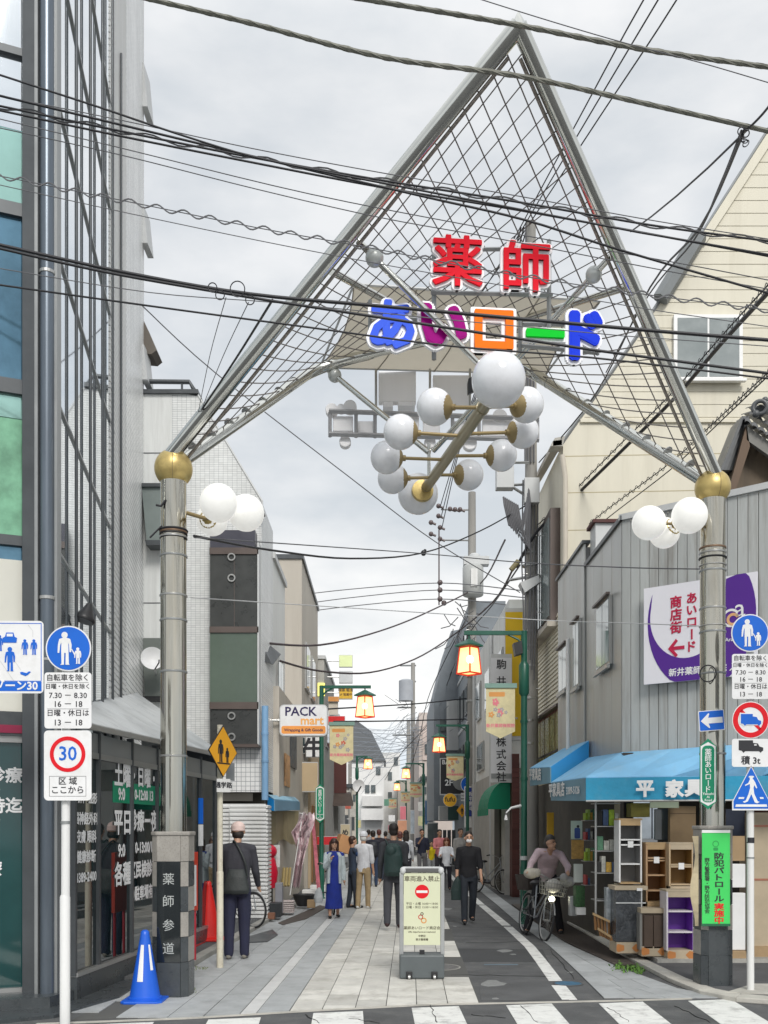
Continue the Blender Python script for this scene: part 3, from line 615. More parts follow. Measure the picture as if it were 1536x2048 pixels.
# corrugated panel fence
pf = thing('panel_fence', 'white corrugated steel panel fence behind the man in the pink cap', 'fence', (-2.8, 18.1, .06))
for i in range(28):
    z0 = .06+i*.0735
    for x0, x1, yy, top_ in ((400, 459, 18.15, 28), (460, 532, 18.0, 28)):
        a = P(x0, 0, yy).x; b = P(x1, 0, yy).x
        add('fence_slat', MB().prism([(a, yy, z0), (a, yy-.035, z0+.012), (a, yy-.035, z0+.05), (a, yy, z0+.066)], (b-a, 0, 0)), offw, pf, bev=.006)
    a = P(532, 0, 18.0).x; add('fence_slat', MB().prism([(a, 18.0, z0), (a+.035, 18.0, z0+.012), (a+.035, 18.0, z0+.05), (a, 18.0, z0+.066)], (0, .55, 0)), offw, pf)
add('backing', MB().box(P(400, 0, 18.18).x, P(530, 0, 18.05).x, 18.16, 18.19, .06, 2.13), offw, pf)
dp = thing('drain_pipe', 'thick light blue downpipe standing at the corner of the tiled building', 'pipe', P(530, 1650, 18.3))
add('pipe', MB().cyl(P(530, 1600, 18.35), P(530, 1412, 18.35), .062, n=16), mat('pipe_blue', (.22, .40, .62), .45, var=.12, sc_=4), dp, True)
for y in (1470, 1525): add('collar', MB().cyl(P(530, y, 18.35), P(530, y-5, 18.35), .07), mat('pipe_blue2', (.2, .36, .56), .45), dp, True)

# ------------------------------------------------------------------ generic street houses
def house(name, label, x0, x1, y0, y1, z, m, wins=(), face=1, roof=None, slope=None, cat='building', winm=None):
    """x0..x1, y0..y1 footprint; wins on the lane side: (ya, yb, za, zb); face +1 lane lies on +x side, -1 on -x side"""
    t = thing(name, label, cat, ((x0+x1)/2, (y0+y1)/2, 0))
    add('wall', MB().box(x0, x1, y0, y1, 0, z), m, t)
    add('parapet', MB().box(x0-.05, x1+.05, y0-.05, y1+.05, z, z+.12), roof or lgrey, t)
    X = x1 if face > 0 else x0; s = face
    for ya, yb, za, zb in wins:
        fo = add('window', MB().box(min(X, X+s*.05), max(X, X+s*.05), ya, yb, za, zb), alum, t)
        md = (ya+yb)/2
        for a, b in ((ya+.05, md-.02), (md+.02, yb-.05)):
            add('pane', MB().box(min(X+s*.052, X+s*.06), max(X+s*.052, X+s*.06), a, b, za+.05, zb-.05), winm or window, fo)
    return t
def fwin(t, x0, x1, z0, z1, Y, m=None, n=2):                      # window on a wall facing the viewer
    fo = add('window', MB().box(x0, x1, Y-.05, Y, z0, z1), alum, t)
    for i in range(n):
        a = x0+.04+(x1-x0-.08)*i/n+.015; b = x0+.04+(x1-x0-.08)*(i+1)/n-.015
        add('pane', MB().box(a, b, Y-.06, Y-.05, z0+.04, z1-.04), m or window, fo)
b3 = house('white_house', 'plain white house squeezed between the tiled building and the taller beige one', -3.6, -2.27, 20.45, 22.9, 7.2, stucco_w, [(21, 22, 4.2, 5.3)], winm=winlt)
add('shop_front', MB().box(-3.6, -2.15, 20.5, 26.8, 0, 4.6), beige, b3)
add('roof_box', MB().prism([(-2.9, 20.4, 7.2), (-2.35, 20.4, 7.2), (-2.6, 20.4, 7.6), (-2.9, 20.4, 7.6)], (0, 1.2, 0)), dgrey, b3)
add('poster', MB().box(-2.14, -2.12, 21.5, 22.6, 2.6, 3.3), mat('poster_orange', (.6, .33, .15), .6, var=.4, sc_=8), b3)
add('grey_shutter', MB().box(-2.14, -2.11, 22.8, 24.2, 3.1, 4.2), dgrey, b3)
b4 = house('beige_house', 'tall plain beige house with a dark flat roof edge on the left of the lane', -4.0, -2.22, 27, 33.5, 8.95, beige, [(28, 29.4, 5.6, 6.9), (30.2, 31.6, 5.6, 6.9), (28, 29.4, 3.4, 4.6)], roof=dgrey)
b4b = house('low_beige_shop', 'low beige shop with a wooden front, left of the lane behind the torn banner', -3.7, -2.05, 26.85, 26.98, 4.4, beige, [])
add('shop_floor', MB().box(-3.4, -1.98, 27.0, 33.0, 0, 3.9), mat('tan_panel', (.52, .40, .26), .6, var=.06), b4)
for i in range(7): add('wood_slat', MB().box(-1.98, -1.94, 27.3+i*.8, 27.9+i*.8, .2, 2.3), wood, b4)
# awning over the left shop
aw = thing('blue_awning', 'small blue awning over the shop just beyond the corrugated fence on the left', 'awning', (-2, 20.6, 2.2))
add('valance', MB().prism([P(535, 1592, 19.2), P(548, 1600, 19.1), P(548, 1622, 19.1), P(535, 1620, 19.2)], (0, .03, 0)), mat('valance_blue', (.01, .26, .68), .6), aw)
add('cover', MB().prism([P(548, 1600, 19.1), P(598, 1604, 22.5), P(598, 1620, 22.5), P(548, 1622, 19.1)], (.02, 0, 0)), mat('awning_greyblue', (.16, .30, .42), .7, var=.1), aw)
add('top_cover', MB().prism([P(535, 1591, 19.5), P(548, 1600, 19.1), P(598, 1604, 22.5), P(590, 1596, 22.8)], (0, 0, .02)), mat('awning_top', (.25, .45, .58), .7), aw)
ts = thing('hanging_sheet', 'pale yellowish plastic sheet hanging under the small blue awning on the left', 'sheet', (-2.1, 21, .9))
mb = MB()
q = [[P(537+60*i/8, 1622+62*j/6+6*math.sin(i*1.2)*(j/6), 19.6+2.6*i/8+.1*math.sin(i*2)) for i in range(9)] for j in range(7)]
for j in range(6):
    for i in range(8): mb.add([q[j][i], q[j][i+1], q[j+1][i+1], q[j+1][i]], [(0, 1, 2, 3)])
add('sheet', mb, mat('sheet_tan', (.42, .36, .22), .5, var=.2, sc_=3, trans=.3), ts, True)
# shops further down the left side
b5 = house('grey_sign_house', 'grey house behind the stacked square signs on the left', -5.5, -2.1, 35, 42, 7.6, stucco_g, [(36, 37.4, 4.6, 6), (38.5, 40, 4.6, 6)])
for z in (6.6,):
    for a in (35.3, 36.6): add('lit_window', MB().box(-3.1+.5*(a-35.3), -2.72+.5*(a-35.3), 34.95, 34.99, 6.3, 6.75), mat('yellow_lit', (.9, .85, .2), .5, emit=.7, ecol=(1, .9, .15)), b5)
b6 = house('maroon_shop', 'narrow shop with a tall maroon shutter and dark canopy on the left', -5, -1.95, 42.5, 50, 6.4, stucco_g, [(44, 46, 3.6, 5)])
add('shutter', MB().prism([P(668, 1486, 42.4), P(693, 1486, 42.4), P(693, 1586, 42.4), P(668, 1586, 42.4)], (0, .05, 0)), maroon, b6)
add('canopy', MB().prism([P(664, 1588, 42), P(700, 1588, 42), P(706, 1612, 41), P(666, 1612, 41)], (0, .8, .1)), mat('brown_cloth', (.07, .05, .04), .7, var=.3), b6)
# white houses closing the view
b7 = thing('white_apartment', 'white two storey house with balconies closing the left end of the street', 'building', (-1.5, 72, 0))
def PB(x0, x1, y0, y1, Y, d): a = P(x0, y1, Y); b = P(x1, y0, Y); return MB().box(a.x, b.x, Y, Y+d, a.z, b.z)
add('wall', PB(690, 768, 1518, 1700, 72, 8), white, b7); add('roof', MB().prism([P(700, 1522, 71.8), P(772, 1522, 71.8), P(742, 1462, 71.8), P(712, 1440, 71.8), P(700, 1450, 71.8)], (0, 7, 0)), mat('roof_grey', (.14, .15, .16), .7), b7)
add('balcony', PB(724, 765, 1592, 1612, 71, 1), offw, b7); add('balcony', PB(722, 766, 1617, 1640, 71, 1), white, b7)
for x, y in ((742, 1582), (730, 1582), (752, 1545)): add('window', PB(x, x+9, y-12, y+4, 71.9, .1), window, b7)
add('garage', PB(730, 762, 1642, 1680, 71.85, .1), lgrey, b7)
b8 = thing('cream_block', 'cream apartment block with small balconies beyond the end lamps', 'building', (1.2, 80, 0))
add('wall', PB(762, 800, 1505, 1700, 80, 8), offw, b8); add('wall', PB(796, 845, 1560, 1700, 76, 8), beige, b8)
for x, y in ((776, 1560), (776, 1600), (788, 1530)): add('window', PB(x, x+8, y-16, y, 79.9, .1), window, b8)
b9 = thing('pink_block', 'pinkish beige building rising behind the far right lamps', 'building', (2.9, 61, 0))
add('wall', PB(838, 905, 1425, 1700, 60, 10), mat('pink_wall', (.56, .49, .45), .7, var=.06), b9); add('side_panel', PB(845, 872, 1450, 1520, 59.9, .1), mat('pink_panel', (.60, .50, .45), .7), b9)
for x in (850, 864): add('window', PB(x, x+9, 1488, 1508, 59.8, .1), window, b9)
hl = MB()
for i in range(60):
    x = -60+i*2.6; h = 3+3*noise.noise(Vector((i*.37, 0, 0)))+(2 if i % 7 == 0 else 0); hl.box(x, x+2.4, 140+random.uniform(0, 20), 165, 0, max(2.5, h+3))
meta(add('far_rooftops', hl, mat('far_roofs', (.30, .34, .38), .8, var=.3, sc_=.2)), kind='stuff', label='distant low roofs closing the street')

# ------------------------------------------------------------------ right: furniture shop
fs = thing('furniture_shop', 'corner furniture shop clad in upright grey metal siding with an open goods front', 'building', (5, 14.5, 0))
ca = Vector((3.24, 13.6)); cb = Vector((4.72, 12.35)); dr = (cb-ca).normalized(); wl_ = (cb-ca).length; nn = Vector((-dr.y, dr.x))
nn = -nn if nn.y > 0 else nn
def fpt(s, o=0): p = ca+dr*s-nn*(-o); return (p.x, p.y)             # o>0: towards the street
ce = cb+Vector((1, -.05))*6
def fbox(s0, s1, o0, o1, z0, z1):
    a, b, c, d = fpt(s0, o0), fpt(s1, o0), fpt(s1, o1), fpt(s0, o1); return MB().slab([a, b, c, d], z0, z1)
wgrey = mat('siding_back', (.2, .2, .2), .6)
add('front_core', fbox(0.02, wl_+4, -.5, -.02, 2.5, 5.85), wgrey, fs)
n_ = 15; tot = 4.2
for i in range(int(tot/.132)):
    s0 = i*.132; z1 = 5.87
    add('siding_panel', fbox(s0+.004, s0+.128, 0, .016, 2.72, z1), siding, fs, bev=.004)
add('roof_trim', fbox(-.03, tot, -.02, .05, 5.87, 5.95), lgrey, fs)
# lane side
add('side_core', MB().box(3.26, 3.8, 13.65, 16, 2.5, 5.8), wgrey, fs)
sidp = mat('smooth_siding', (.46, .47, .455), .38, .35, var=.10, sc_=2, rnd=.02, streak=True, stain=((.33, .29, .24), .5, 3))
y = 13.62
while y < 15.9: add('siding_panel', MB().box(3.235, 3.255, y+.003, min(16, y+.6)-.003, 2.7, 5.87), sidp, fs, bev=.003); y += .6
add('roof_trim', MB().box(3.2, 3.3, 13.55, 16.02, 5.87, 5.93), dgrey, fs)
def swin(t, ya, yb, za, zb, X=3.235, m=None):
    fo = add('window', MB().box(X-.045, X-.003, ya, yb, za, zb), alum, t); md = (ya+yb)/2
    add('sill', MB().box(X-.09, X-.045, ya-.03, yb+.03, za-.06, za), alum, fo); add('hood', MB().box(X-.10, X-.045, ya-.03, yb+.03, zb, zb+.03), brz, fo)
    for a, b in ((ya+.04, md-.015), (md+.015, yb-.04)): add('pane', MB().box(X-.052, X-.046, a, b, za+.04, zb-.04), m or winlt, fo)
swin(fs, 14.15, 15.05, 4.02, 5.0)
# annex
ax_ = thing('siding_annex', 'narrow annex of smooth grey siding with two high windows beside the furniture shop', 'building', (4, 17, 0))
add('core', MB().box(3.24, 5, 16.05, 18.5, 2.6, 6.2), wgrey, ax_)
y = 16.03
while y < 18.4: add('siding_panel', MB().box(3.205, 3.235, y+.003, min(18.5, y+.6)-.003, 2.75, 6.25), sidp, ax_, bev=.003); y += .6
add('roof_trim', MB().box(3.17, 3.3, 16.0, 18.5, 6.25, 6.3), dgrey, ax_)
add('chimney_box', MB().box(3.3, 3.6, 15.6, 16.0, 5.9, 6.45), lgrey, ax_); add('box_trim', MB().box(3.25, 3.65, 15.55, 16.05, 6.45, 6.5), maroon, ax_)
swin(ax_, 16.2, 16.75, 4.0, 5.1, 3.205); swin(ax_, 17.3, 18.1, 4.1, 4.9, 3.205)
add('downpipe', MB().cyl((3.12, 16.95, 2.9), (3.12, 16.95, 4.9), .035), white, ax_, True)
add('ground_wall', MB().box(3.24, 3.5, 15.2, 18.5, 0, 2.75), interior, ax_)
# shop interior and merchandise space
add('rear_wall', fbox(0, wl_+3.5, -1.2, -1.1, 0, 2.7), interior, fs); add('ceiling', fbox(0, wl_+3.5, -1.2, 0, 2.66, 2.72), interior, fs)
add('corner_post', MB().box(3.2, 3.33, 13.35, 13.55, .0, 2.7), mat('post_dark', (.03, .022, .02), .5), fs)
# old house with clapboard and yellowish glass behind the utility pole
oh = thing('old_wooden_house', 'old cream clapboard house front with yellow glass panes behind the concrete utility pole', 'house', (4, 19.5, 0))
yg = mat('yellow_glass', (.26, .25, .09), .25, var=.25, sc_=4)
add('wall', MB().box(3.42, 4.4, 18.55, 22.2, 0, 5.6), mat('cream_dull', (.50, .46, .33), .7, var=.1), oh)
for i in range(22): add('clapboard', MB().prism([(3.42, 18.55, 4.05+i*.085), (3.385, 18.55, 4.05+i*.085), (3.41, 18.55, 4.13+i*.085), (3.42, 18.55, 4.13+i*.085)], (0, 3.6, 0)), cream, oh)
for i in range(5): fo = add('window', MB().box(3.36, 3.42, 19.0+i*.62, 19.58+i*.62, 2.9, 4.0), redwood, oh); add('pane', MB().box(3.35, 3.36, 19.03+i*.62, 19.55+i*.62, 2.95, 3.95), yg, fo)
add('canopy', MB().box(3.25, 3.45, 18.9, 22.2, 4.0, 4.05), brz, oh); add('railing', MB().box(3.28, 3.3, 18.95, 22.1, 3.15, 3.19), black, oh)
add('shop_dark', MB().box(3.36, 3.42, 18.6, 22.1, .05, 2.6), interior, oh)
# cream gabled building
cg = thing('cream_building', 'big cream building with a steep gable and a two pane window above the furniture shop', 'building', (6, 21, 0))
YG = 19.4
def XG(x, y, o=0): p = P(x, y, YG); return (p.x, YG-o, p.z)
outl = [(1126, 1300), (1126, 886), (1270, 678), (1398, 478), (1536, 262), (1710, -10), (1980, 420), (1980, 1300)]
add('wall', MB().prism([XG(x, y) for x, y in outl], (0, 4, 0)), cream, cg)
# siding boards above y=845, one by one
def xl(y): 
    pts = [(1126, 886), (1270, 678), (1398, 478), (1536, 262), (1710, -10)]
    for (a, b), (c, d) in zip(pts, pts[1:]):
        if d <= y <= b: return a+(c-a)*(b-y)/(b-d)
    return 1126
def xr(y): return 1710+(1980-1710)*(y+10)/430 if y < 420 else 1980
y = 836
while y > 20:
    y2 = y-25.5
    add('siding_board', MB().prism([XG(xl(y)+8, y-1.6, .004), XG(xr(y), y-1.6, .004), XG(xr(y2), y2+.8, .004), XG(xl(y2)+8, y2+.8, .004)], (0, -.006, 0)), cream, cg)
    y = y2
add('belt_course', MB().prism([XG(1160, 846, .05), XG(1980, 846, .05), XG(1980, 840, .05), XG(1160, 840, .05)], (0, .05, 0)), cream, cg)
for y in (912, 985, 1060): add('panel_joint', MB().prism([XG(1128, y, .002), XG(1560, y-8, .002), XG(1560, y-6.4, .002), XG(1128, y+1.6, .002)], (0, .002, 0)), mat('joint_ochre', (.42, .36, .22), .8), cg)
add('verge', MB().tube([XG(1536+174, -10), XG(1536, 262), XG(1398, 478)], .045, 4), greym, cg)
add('verge_board', MB().prism([XG(1536+174, -4, .06), XG(1720, 16, .06), XG(1408, 492, .06), XG(1396, 482, .06)], (0, .06, 0)), cream, cg)
add('gutter', MB().tube([XG(1396, 476, .1), XG(1318, 604, .1)], .16, 6), mat('gutter_grey', (.20, .215, .22), .5), cg)
add('lower_verge', MB().tube([XG(1320, 600), XG(1270, 678), XG(1120, 892)], .035, 4), greym, cg)
add('downpipe', MB().tube([XG(1122, 915, .12), XG(1128, 960, .12), XG(1128, 1180, .12)], .055, 10), mat('pipe_cream', (.55, .5, .42), .5), cg, True)
add('eave_box', MB().prism([XG(1098, 900, .2), XG(1122, 900, .2), XG(1126, 880, .2), XG(1106, 884, .2)], (0, .3, 0)), conc_l, cg)
add('eave', MB().prism([P(1106, 892, 19.2), P(1124, 890, 19.2), P(1068, 985, 22.8), P(1058, 985, 22.8)], (0, 0, .1)), beige, cg)
add('side_wall', MB().box(3.5, 3.6, 19.5, 23, 4.5, 8.6), mat('cream_side', (.50, .45, .33), .7), cg)
fo = add('bay_window', MB().box(3.28, 3.5, 19.7, 22.2, 5.75, 8.0), brz, cg); add('pane', MB().box(3.26, 3.28, 19.85, 20.9, 5.9, 7.85), winlt, fo); add('pane', MB().box(3.26, 3.28, 21.05, 22.1, 5.9, 7.85), winlt, fo)
add('bay_sill', MB().box(3.2, 3.5, 19.6, 22.3, 5.65, 5.75), beige, cg)
a = XG(1345, 765); b = XG(1482, 634)
fo = add('window', MB().box(a[0], b[0], YG-.10, YG-.02, a[2], b[2]), white, cg); mdx = (a[0]+b[0])/2
wg = mat('grey_blind_glass', (.26, .29, .29), .12, var=.08, sc_=2, spec=.8)
for p0, p1 in ((a[0]+.07, mdx-.02), (mdx+.02, b[0]-.07)): add('pane', MB().box(p0, p1, YG-.11, YG-.1, a[2]+.07, b[2]-.07), wg, fo)
add('sill', MB().box(a[0]-.04, b[0]+.04, YG-.2, YG-.1, a[2]-.05, a[2]), white, fo)
# old tiled gable behind the siding
tg = thing('tiled_gable', 'dark traditional roof gable with curved grey roof tiles above the furniture shop', 'roof', (6.3, 16, 5.9))
YT = 15.6
add('gable_wall', MB().prism([P(1440, 1010, YT), P(1495, 868, YT), P(1600, 950, YT), P(1680, 1010, YT)], (0, 2, 0)), mat('old_boards', (.13, .10, .07), .8, var=.3, sc_=5, streak=True), tg)
add('bargeboard', MB().prism([P(1456, 985, YT-.3), P(1470, 985, YT-.3), P(1500, 893, YT-.3), P(1493, 850, YT-.3)], (0, .08, 0)), mat('old_wood', (.14, .095, .065), .75, var=.2, streak=True), tg)
add('bargeboard', MB().prism([P(1492, 850, YT-.3), P(1494, 880, YT-.3), P(1650, 990, YT-.3), P(1660, 970, YT-.3)], (0, .08, 0)), mat('grey_wood', (.22, .215, .2), .75, var=.2), tg)
for k in range(4): add('left_eave', MB().prism([P(1441+k*6, 940, YT-.3+k*.1), P(1447+k*6, 940, YT-.3+k*.1), P(1490+k*3, 832, YT-.3+k*.1), P(1484+k*3, 832, YT-.3+k*.1)], (0, .5, .02)), kawara, tg)
for i in range(13):
    for r in range(3):
        x = 1490+i*14-r*0; y = 838+i*9.2-r*16+r*3
        p = P(x+r*9, y, YT-.4+r*.4); q = P(x+13+r*9, y+8, YT-.4+r*.4)
        mb = MB()
        for k in range(6):
            a0, a1 = math.pi*k/6, math.pi*(k+1)/6
            def arc(t, o): return p.lerp(q, (1-math.cos(t))/2)+Vector((0, o, .045*math.sin(t)+o*.3))
            mb.add([arc(a0, 0), arc(a1, 0), arc(a1, .38), arc(a0, .38)], [(0, 1, 2, 3)]); mb.add([arc(a0, 0), arc(a1, 0), arc(a1, 0)-Vector((0, 0, .05)), arc(a0, 0)-Vector((0, 0, .05))], [(0, 1, 2, 3)])
        add('roof_tile', mb, kawara, tg, True)
orn = MB().torus(P(1520, 815, YT-.3), (.3, 1, 0), .10, .035, 20, 8); orn.ball(P(1512, 828, YT-.3), .06, 10); orn.ball(P(1530, 800, YT-.3), .05, 10); orn.cyl(P(1520, 822, YT-.2), P(1600, 812, YT+.6), .09)
add('ridge_ornament', orn, kawara, tg, True)
# grey stucco shop, its awning and tall signs
g1 = thing('stucco_shop', 'grey stucco shop with a rust brown corner pier behind the green lamp post', 'building', (4, 28, 0))
add('wall', MB().box(3.05, 5, 25.2, 35, 0, 3.2), stucco_g, g1); add('upper_wall', MB().box(3.12, 5, 25.0, 36, 3.2, 7.4), stucco_w, g1)
add('brown_pier', MB().box(3.13, 3.3, 24.4, 24.9, 0, 3.5), mat('brick_red', (.09, .03, .025), .7, var=.25, sc_=6), g1)
for i in range(26): add('pier_course', MB().box(3.125, 3.305, 24.385, 24.4, .05+i*.125, .16+i*.125), mat('brick_red2', (.10, .032, .027), .7, rnd=.2), g1)
add('white_door', MB().box(3.34, 3.75, 23.9, 24.4, 0, 2.6), offw, g1); add('doorway', MB().box(3.0, 3.05, 26, 27.2, .05, 2.2), interior, g1)
add('grey_top', MB().box(3.1, 4.4, 36.2, 44, 0, 9.9), slate, g1)
g2 = thing('slate_building', 'dark slate grey building with a pointed top behind the middle utility pole', 'building', (3.4, 44, 0))
add('wall', MB().prism([P(868, 1640, 42), P(940, 1640, 42), P(940, 1255, 42), P(902, 1262, 42), P(884, 1330, 42), P(868, 1395, 42)], (0, 7, 0)), slate, g2)
add('glazed_top', MB().prism([P(940, 1245, 39), P(1012, 1245, 39), P(1008, 1300, 39), P(940, 1300, 39)], (0, .2, 0)), mat('slate_glass', (.16, .22, .26), .1), g2)
add('white_sidewall', MB().prism([P(942, 1302, 38.8), P(1010, 1302, 38.8), P(1010, 1640, 38.8), P(942, 1640, 38.8)], (0, .2, 0)), stucco_w, g2)
for i in range(4): add('window', MB().prism([P(880, 1440+i*30, 41.9), P(893, 1440+i*30, 41.9), P(893, 1462+i*30, 41.9), P(880, 1462+i*30, 41.9)], (0, .08, 0)), window, g2)
for i in range(5): add('dark_panel', MB().prism([P(868+i*9, 1660, 40), P(875+i*9, 1660, 40), P(875+i*9, 1730, 40), P(868+i*9, 1730, 40)], (0, .1, 0)), dgrey, g2)
add('upper_frame', MB().prism([P(893, 1400, 41.5), P(897, 1400, 41.5), P(897, 1500, 41.5), P(893, 1500, 41.5)], (.6, .1, 0)), lgrey, g2)
for a, b, z0, z1 in ((26, 27.4, 5.2, 6.4), (29, 30.4, 5.2, 6.4), (32, 33.4, 5.2, 6.4), (26.5, 28.5, 3.5, 4.4), (31, 33, 3.5, 4.4)):
    fo = add('window', MB().box(3.06, 3.12, a, b, z0, z1), alum, g1); add('pane', MB().box(3.05, 3.06, a+.06, b-.06, z0+.06, z1-.06), winlt, fo)
for k in range(4):
    for z0 in (3.8, 5.9, 8.0): fo = add('window', MB().box(3.05, 3.1, 36.8+k*1.8, 37.9+k*1.8, z0, z0+1.1), dgrey, g1); add('pane', MB().box(3.04, 3.05, 36.9+k*1.8, 37.8+k*1.8, z0+.08, z0+1.02), window, fo)
for z0 in (5.5, 7.6): add('floor_band', MB().box(3.07, 3.1, 36.2, 44, z0, z0+.12), lgrey, g1)
for y0 in (28.6, 34): add('downpipe', MB().cyl((3.06, y0, 0), (3.06, y0, 7.3), .05, n=10), lgrey, g1, True)
ga = thing('dome_awning', 'rounded green awning on the grey stucco shop', 'awning', (3, 26, 2))
mb = MB(); nA = 10
for k in range(6):
    pts = []
    for i in range(nA+1):
        t = math.pi/2*i/nA; pts.append((math.sin(t), 1-math.cos(t)))
for k in range(7):
    y0 = 24.6+k*.36; mb = MB()
    for i in range(8):
        t0, t1 = math.pi/2*i/8, math.pi/2*(i+1)/8
        A = (3.1-.55*math.sin(t0), 2.15+.72*math.cos(t0)); B = (3.1-.55*math.sin(t1), 2.15+.72*math.cos(t1))
        mb.add([(A[0], y0, A[1]), (A[0], y0+.35, A[1]), (B[0], y0+.35, B[1]), (B[0], y0, B[1])], [(0, 1, 2, 3)])
    add('canopy_strip', mb, mat('awning_green', (.0, .26, .14), .6, var=.1, trans=.25, tint=(0, .4, .2)), ga, True)
mb = MB(); mb.prism([(3.1-.55*math.sin(math.pi/2*i/8), 24.59, 2.15+.72*math.cos(math.pi/2*i/8)) for i in range(9)]+[(3.1, 24.59, 2.15)], (0, .01, 0))
add('end_panel', mb, mat('awning_green', (0, .26, .14)), ga); add('hem', MB().box(2.53, 2.56, 24.6, 27.1, 2.0, 2.16), mat('awning_green', (0, .26, .14)), ga)
# ------------------------------------------------------------------ the entrance gate
gate = thing('entrance_gate', 'stainless steel shopping street gate with a pointed net roof, coloured letters and opal globes', 'gate', (.68, 10.35, 0))
def octa(c, r, z0, z1, a0):                                     # square with cut corners, front face first
    q = r*.64; a = R(a0); P8 = [(-q, -r), (q, -r), (r, -q), (r, q), (q, r), (-q, r), (-r, q), (-r, -q)]
    return [(c[0]+x*math.cos(a)-y*math.sin(a), c[1]+x*math.sin(a)+y*math.cos(a)) for x, y in P8]
def stone_base(cx, cy, r, zt, rot, plaque):
    add('base_core', MB().slab(octa((cx, cy), r-.012, 0, 0, rot), 0, zt-.02), granite_d, gate)
    rows = [(0, .36)]+[(.36+i*(zt-.30-.36)/4, .36+(i+1)*(zt-.30-.36)/4) for i in range(4)]+[(zt-.30, zt-.04)]
    pts = octa((cx, cy), r, 0, 0, rot)
    for ri, (z0, z1) in enumerate(rows):
        for k in range(8):
            a = Vector(pts[k]+(0,)); b = Vector(pts[(k+1) % 8]+(0,)); nrm = Vector(((a+b)/2-Vector((cx, cy, 0)))).normalized()
            if nrm.y > .5: continue
            dark = ri == 0 or (ri < 5 and (ri+k) % 2 == 0)
            if plaque is not None and k == 0 and plaque is not None and 0 < ri < 5: continue
            d = (b-a).normalized()*.003
            add('stone_block', MB().prism([a+d+Vector((0, 0, z0+.003)), b-d+Vector((0, 0, z0+.003)), b-d+Vector((0, 0, z1-.003)), a+d+Vector((0, 0, z1-.003))], -nrm*.03), granite_d if dark else granite, gate)
    add('stone_cap', MB().slab(octa((cx, cy), r+.012, 0, 0, rot), zt-.04, zt), granite, gate, bev=.01)
    return pts
cl_ = Vector((-2.13, 10.12)); cr_ = Vector((3.49, 10.62))
pl = stone_base(cl_.x, cl_.y, .185, 1.66, -3, 1)
pr = stone_base(cr_.x, cr_.y, .172, 1.72, 3, 1)
a = Vector(pl[0]+(0,)); b = Vector(pl[1]+(0,)); mid = (a+b)/2; ud = (b-a).normalized()
if ud.x < 0: ud = -ud
pb = Board(Vector((mid.x, mid.y, .86)), ud, (0, 0, 1), gate)
ww = (b-a).length/2
pb.rect('plaque', -ww-.0, ww+.0, -.5, .5, mat('polished_black', (.012, .016, .018), .08, spec=.8), d=-.02, th=.026)
for ch, zz_ in (('薬', .33), ('師', .11), ('参', -.13), ('道', -.36)): pb.text(ch, 0, zz_, .115, mat('engraved_grey', (.42, .44, .43), .6), d=.006, bold=0, th=.002)
def column(c, zb, zball, rb, rr=.131):
    add('column_shaft', MB().lathe([(rr, 0), (rr, zball-zb-.12)], (c.x, c.y, zb), 36), steel, gate, True)
    for z, col_ in ((zball-.28-.38, mat('rusty_band', (.22, .14, .09), .5, .5)), (zball-.28-.43, alum), (zball-.9, greym), (zball-1.3, alum), (zball-1.55, greym), (zb+.75, alum), (zb+1.6, greym)):
        if z > zb+.1: add('column_band', MB().lathe([(rr+.003, 0), (rr+.009, .004), (rr+.009, .018), (rr+.003, .022)], (c.x, c.y, z), 28), col_, gate, True)
    add('column_ball', MB().lathe([(.005, rb*.97)]+[(rb*math.cos(t), rb*math.sin(t)) for t in [math.pi/2-math.pi*.8*i/20 for i in range(1, 21)]]+[(.13, -rb*.84)], (c.x, c.y, zball), 36), brass, gate, True)
    add('ball_seam', MB().torus((c.x, c.y, zball), (1, .15, 0), rb+.001, .0035, 40, 6), bronze, gate, True)
column(cl_, 1.66, 5.33, .192); column(cr_, 1.72, 5.31, .186)
BL = Vector((-2.13, 10.12, 5.42)); BR = Vector((3.49, 10.62, 5.40)); AP = P(1037, 52, 8.2)
def pipe(name, pts, r, m=None, n=20): return add(name, MB().tube(pts, r, n), m or steelp, gate, True)
pipe('main_pipe', [BL+Vector((-.03, -.06, 0)), AP+Vector((-.0, 0, -.0))], .074); pipe('main_pipe', [BR+Vector((.02, -.06, 0)), AP], .070)
dl, dr_ = (AP-BL).normalized(), (AP-BR).normalized(); il = Vector((dl.z, 0, -dl.x)).normalized()*.088+Vector((0, .03, 0)); ir = Vector((-dr_.z, 0, dr_.x)).normalized()*.084+Vector((0, .03, 0))
rough_ = mat('weld_strip', (.30, .27, .24), .4, .7, var=.4, sc_=30)
pipe('inner_pipe', [BL+il, BL.lerp(AP, .96)+il], .016, rough_); pipe('inner_pipe', [BR+ir, BR.lerp(AP, .96)+ir], .016, rough_)
add('apex_tip', MB().lathe([(.075, 0), (.05, .08), (.004, .17)], AP-Vector((0, 0, .05)), 16), steelp, gate, True)
A_ = P(648, 728, 12.0); B_ = P(1062, 745, 12.3); M_ = P(930, 668, 11.4)
bend = lambda a, m_, b, n=10: [a.lerp(m_, i/n).lerp(m_.lerp(b, i/n), i/n) for i in range(n+1)]
pl_ = [BL+Vector((.05, .05, -.02))]+bend(BL.lerp(A_, .85), A_, A_.lerp(M_, .4))+[M_]
pr__ = [BR+Vector((-.05, .05, -.02))]+bend(BR.lerp(B_, .9), B_, B_.lerp(M_, .2))+[M_]
pipe('rear_beam', pl_, [.062]*11+[.045, .04]); pipe('rear_beam', pr__, [.066]*11+[.05, .045])
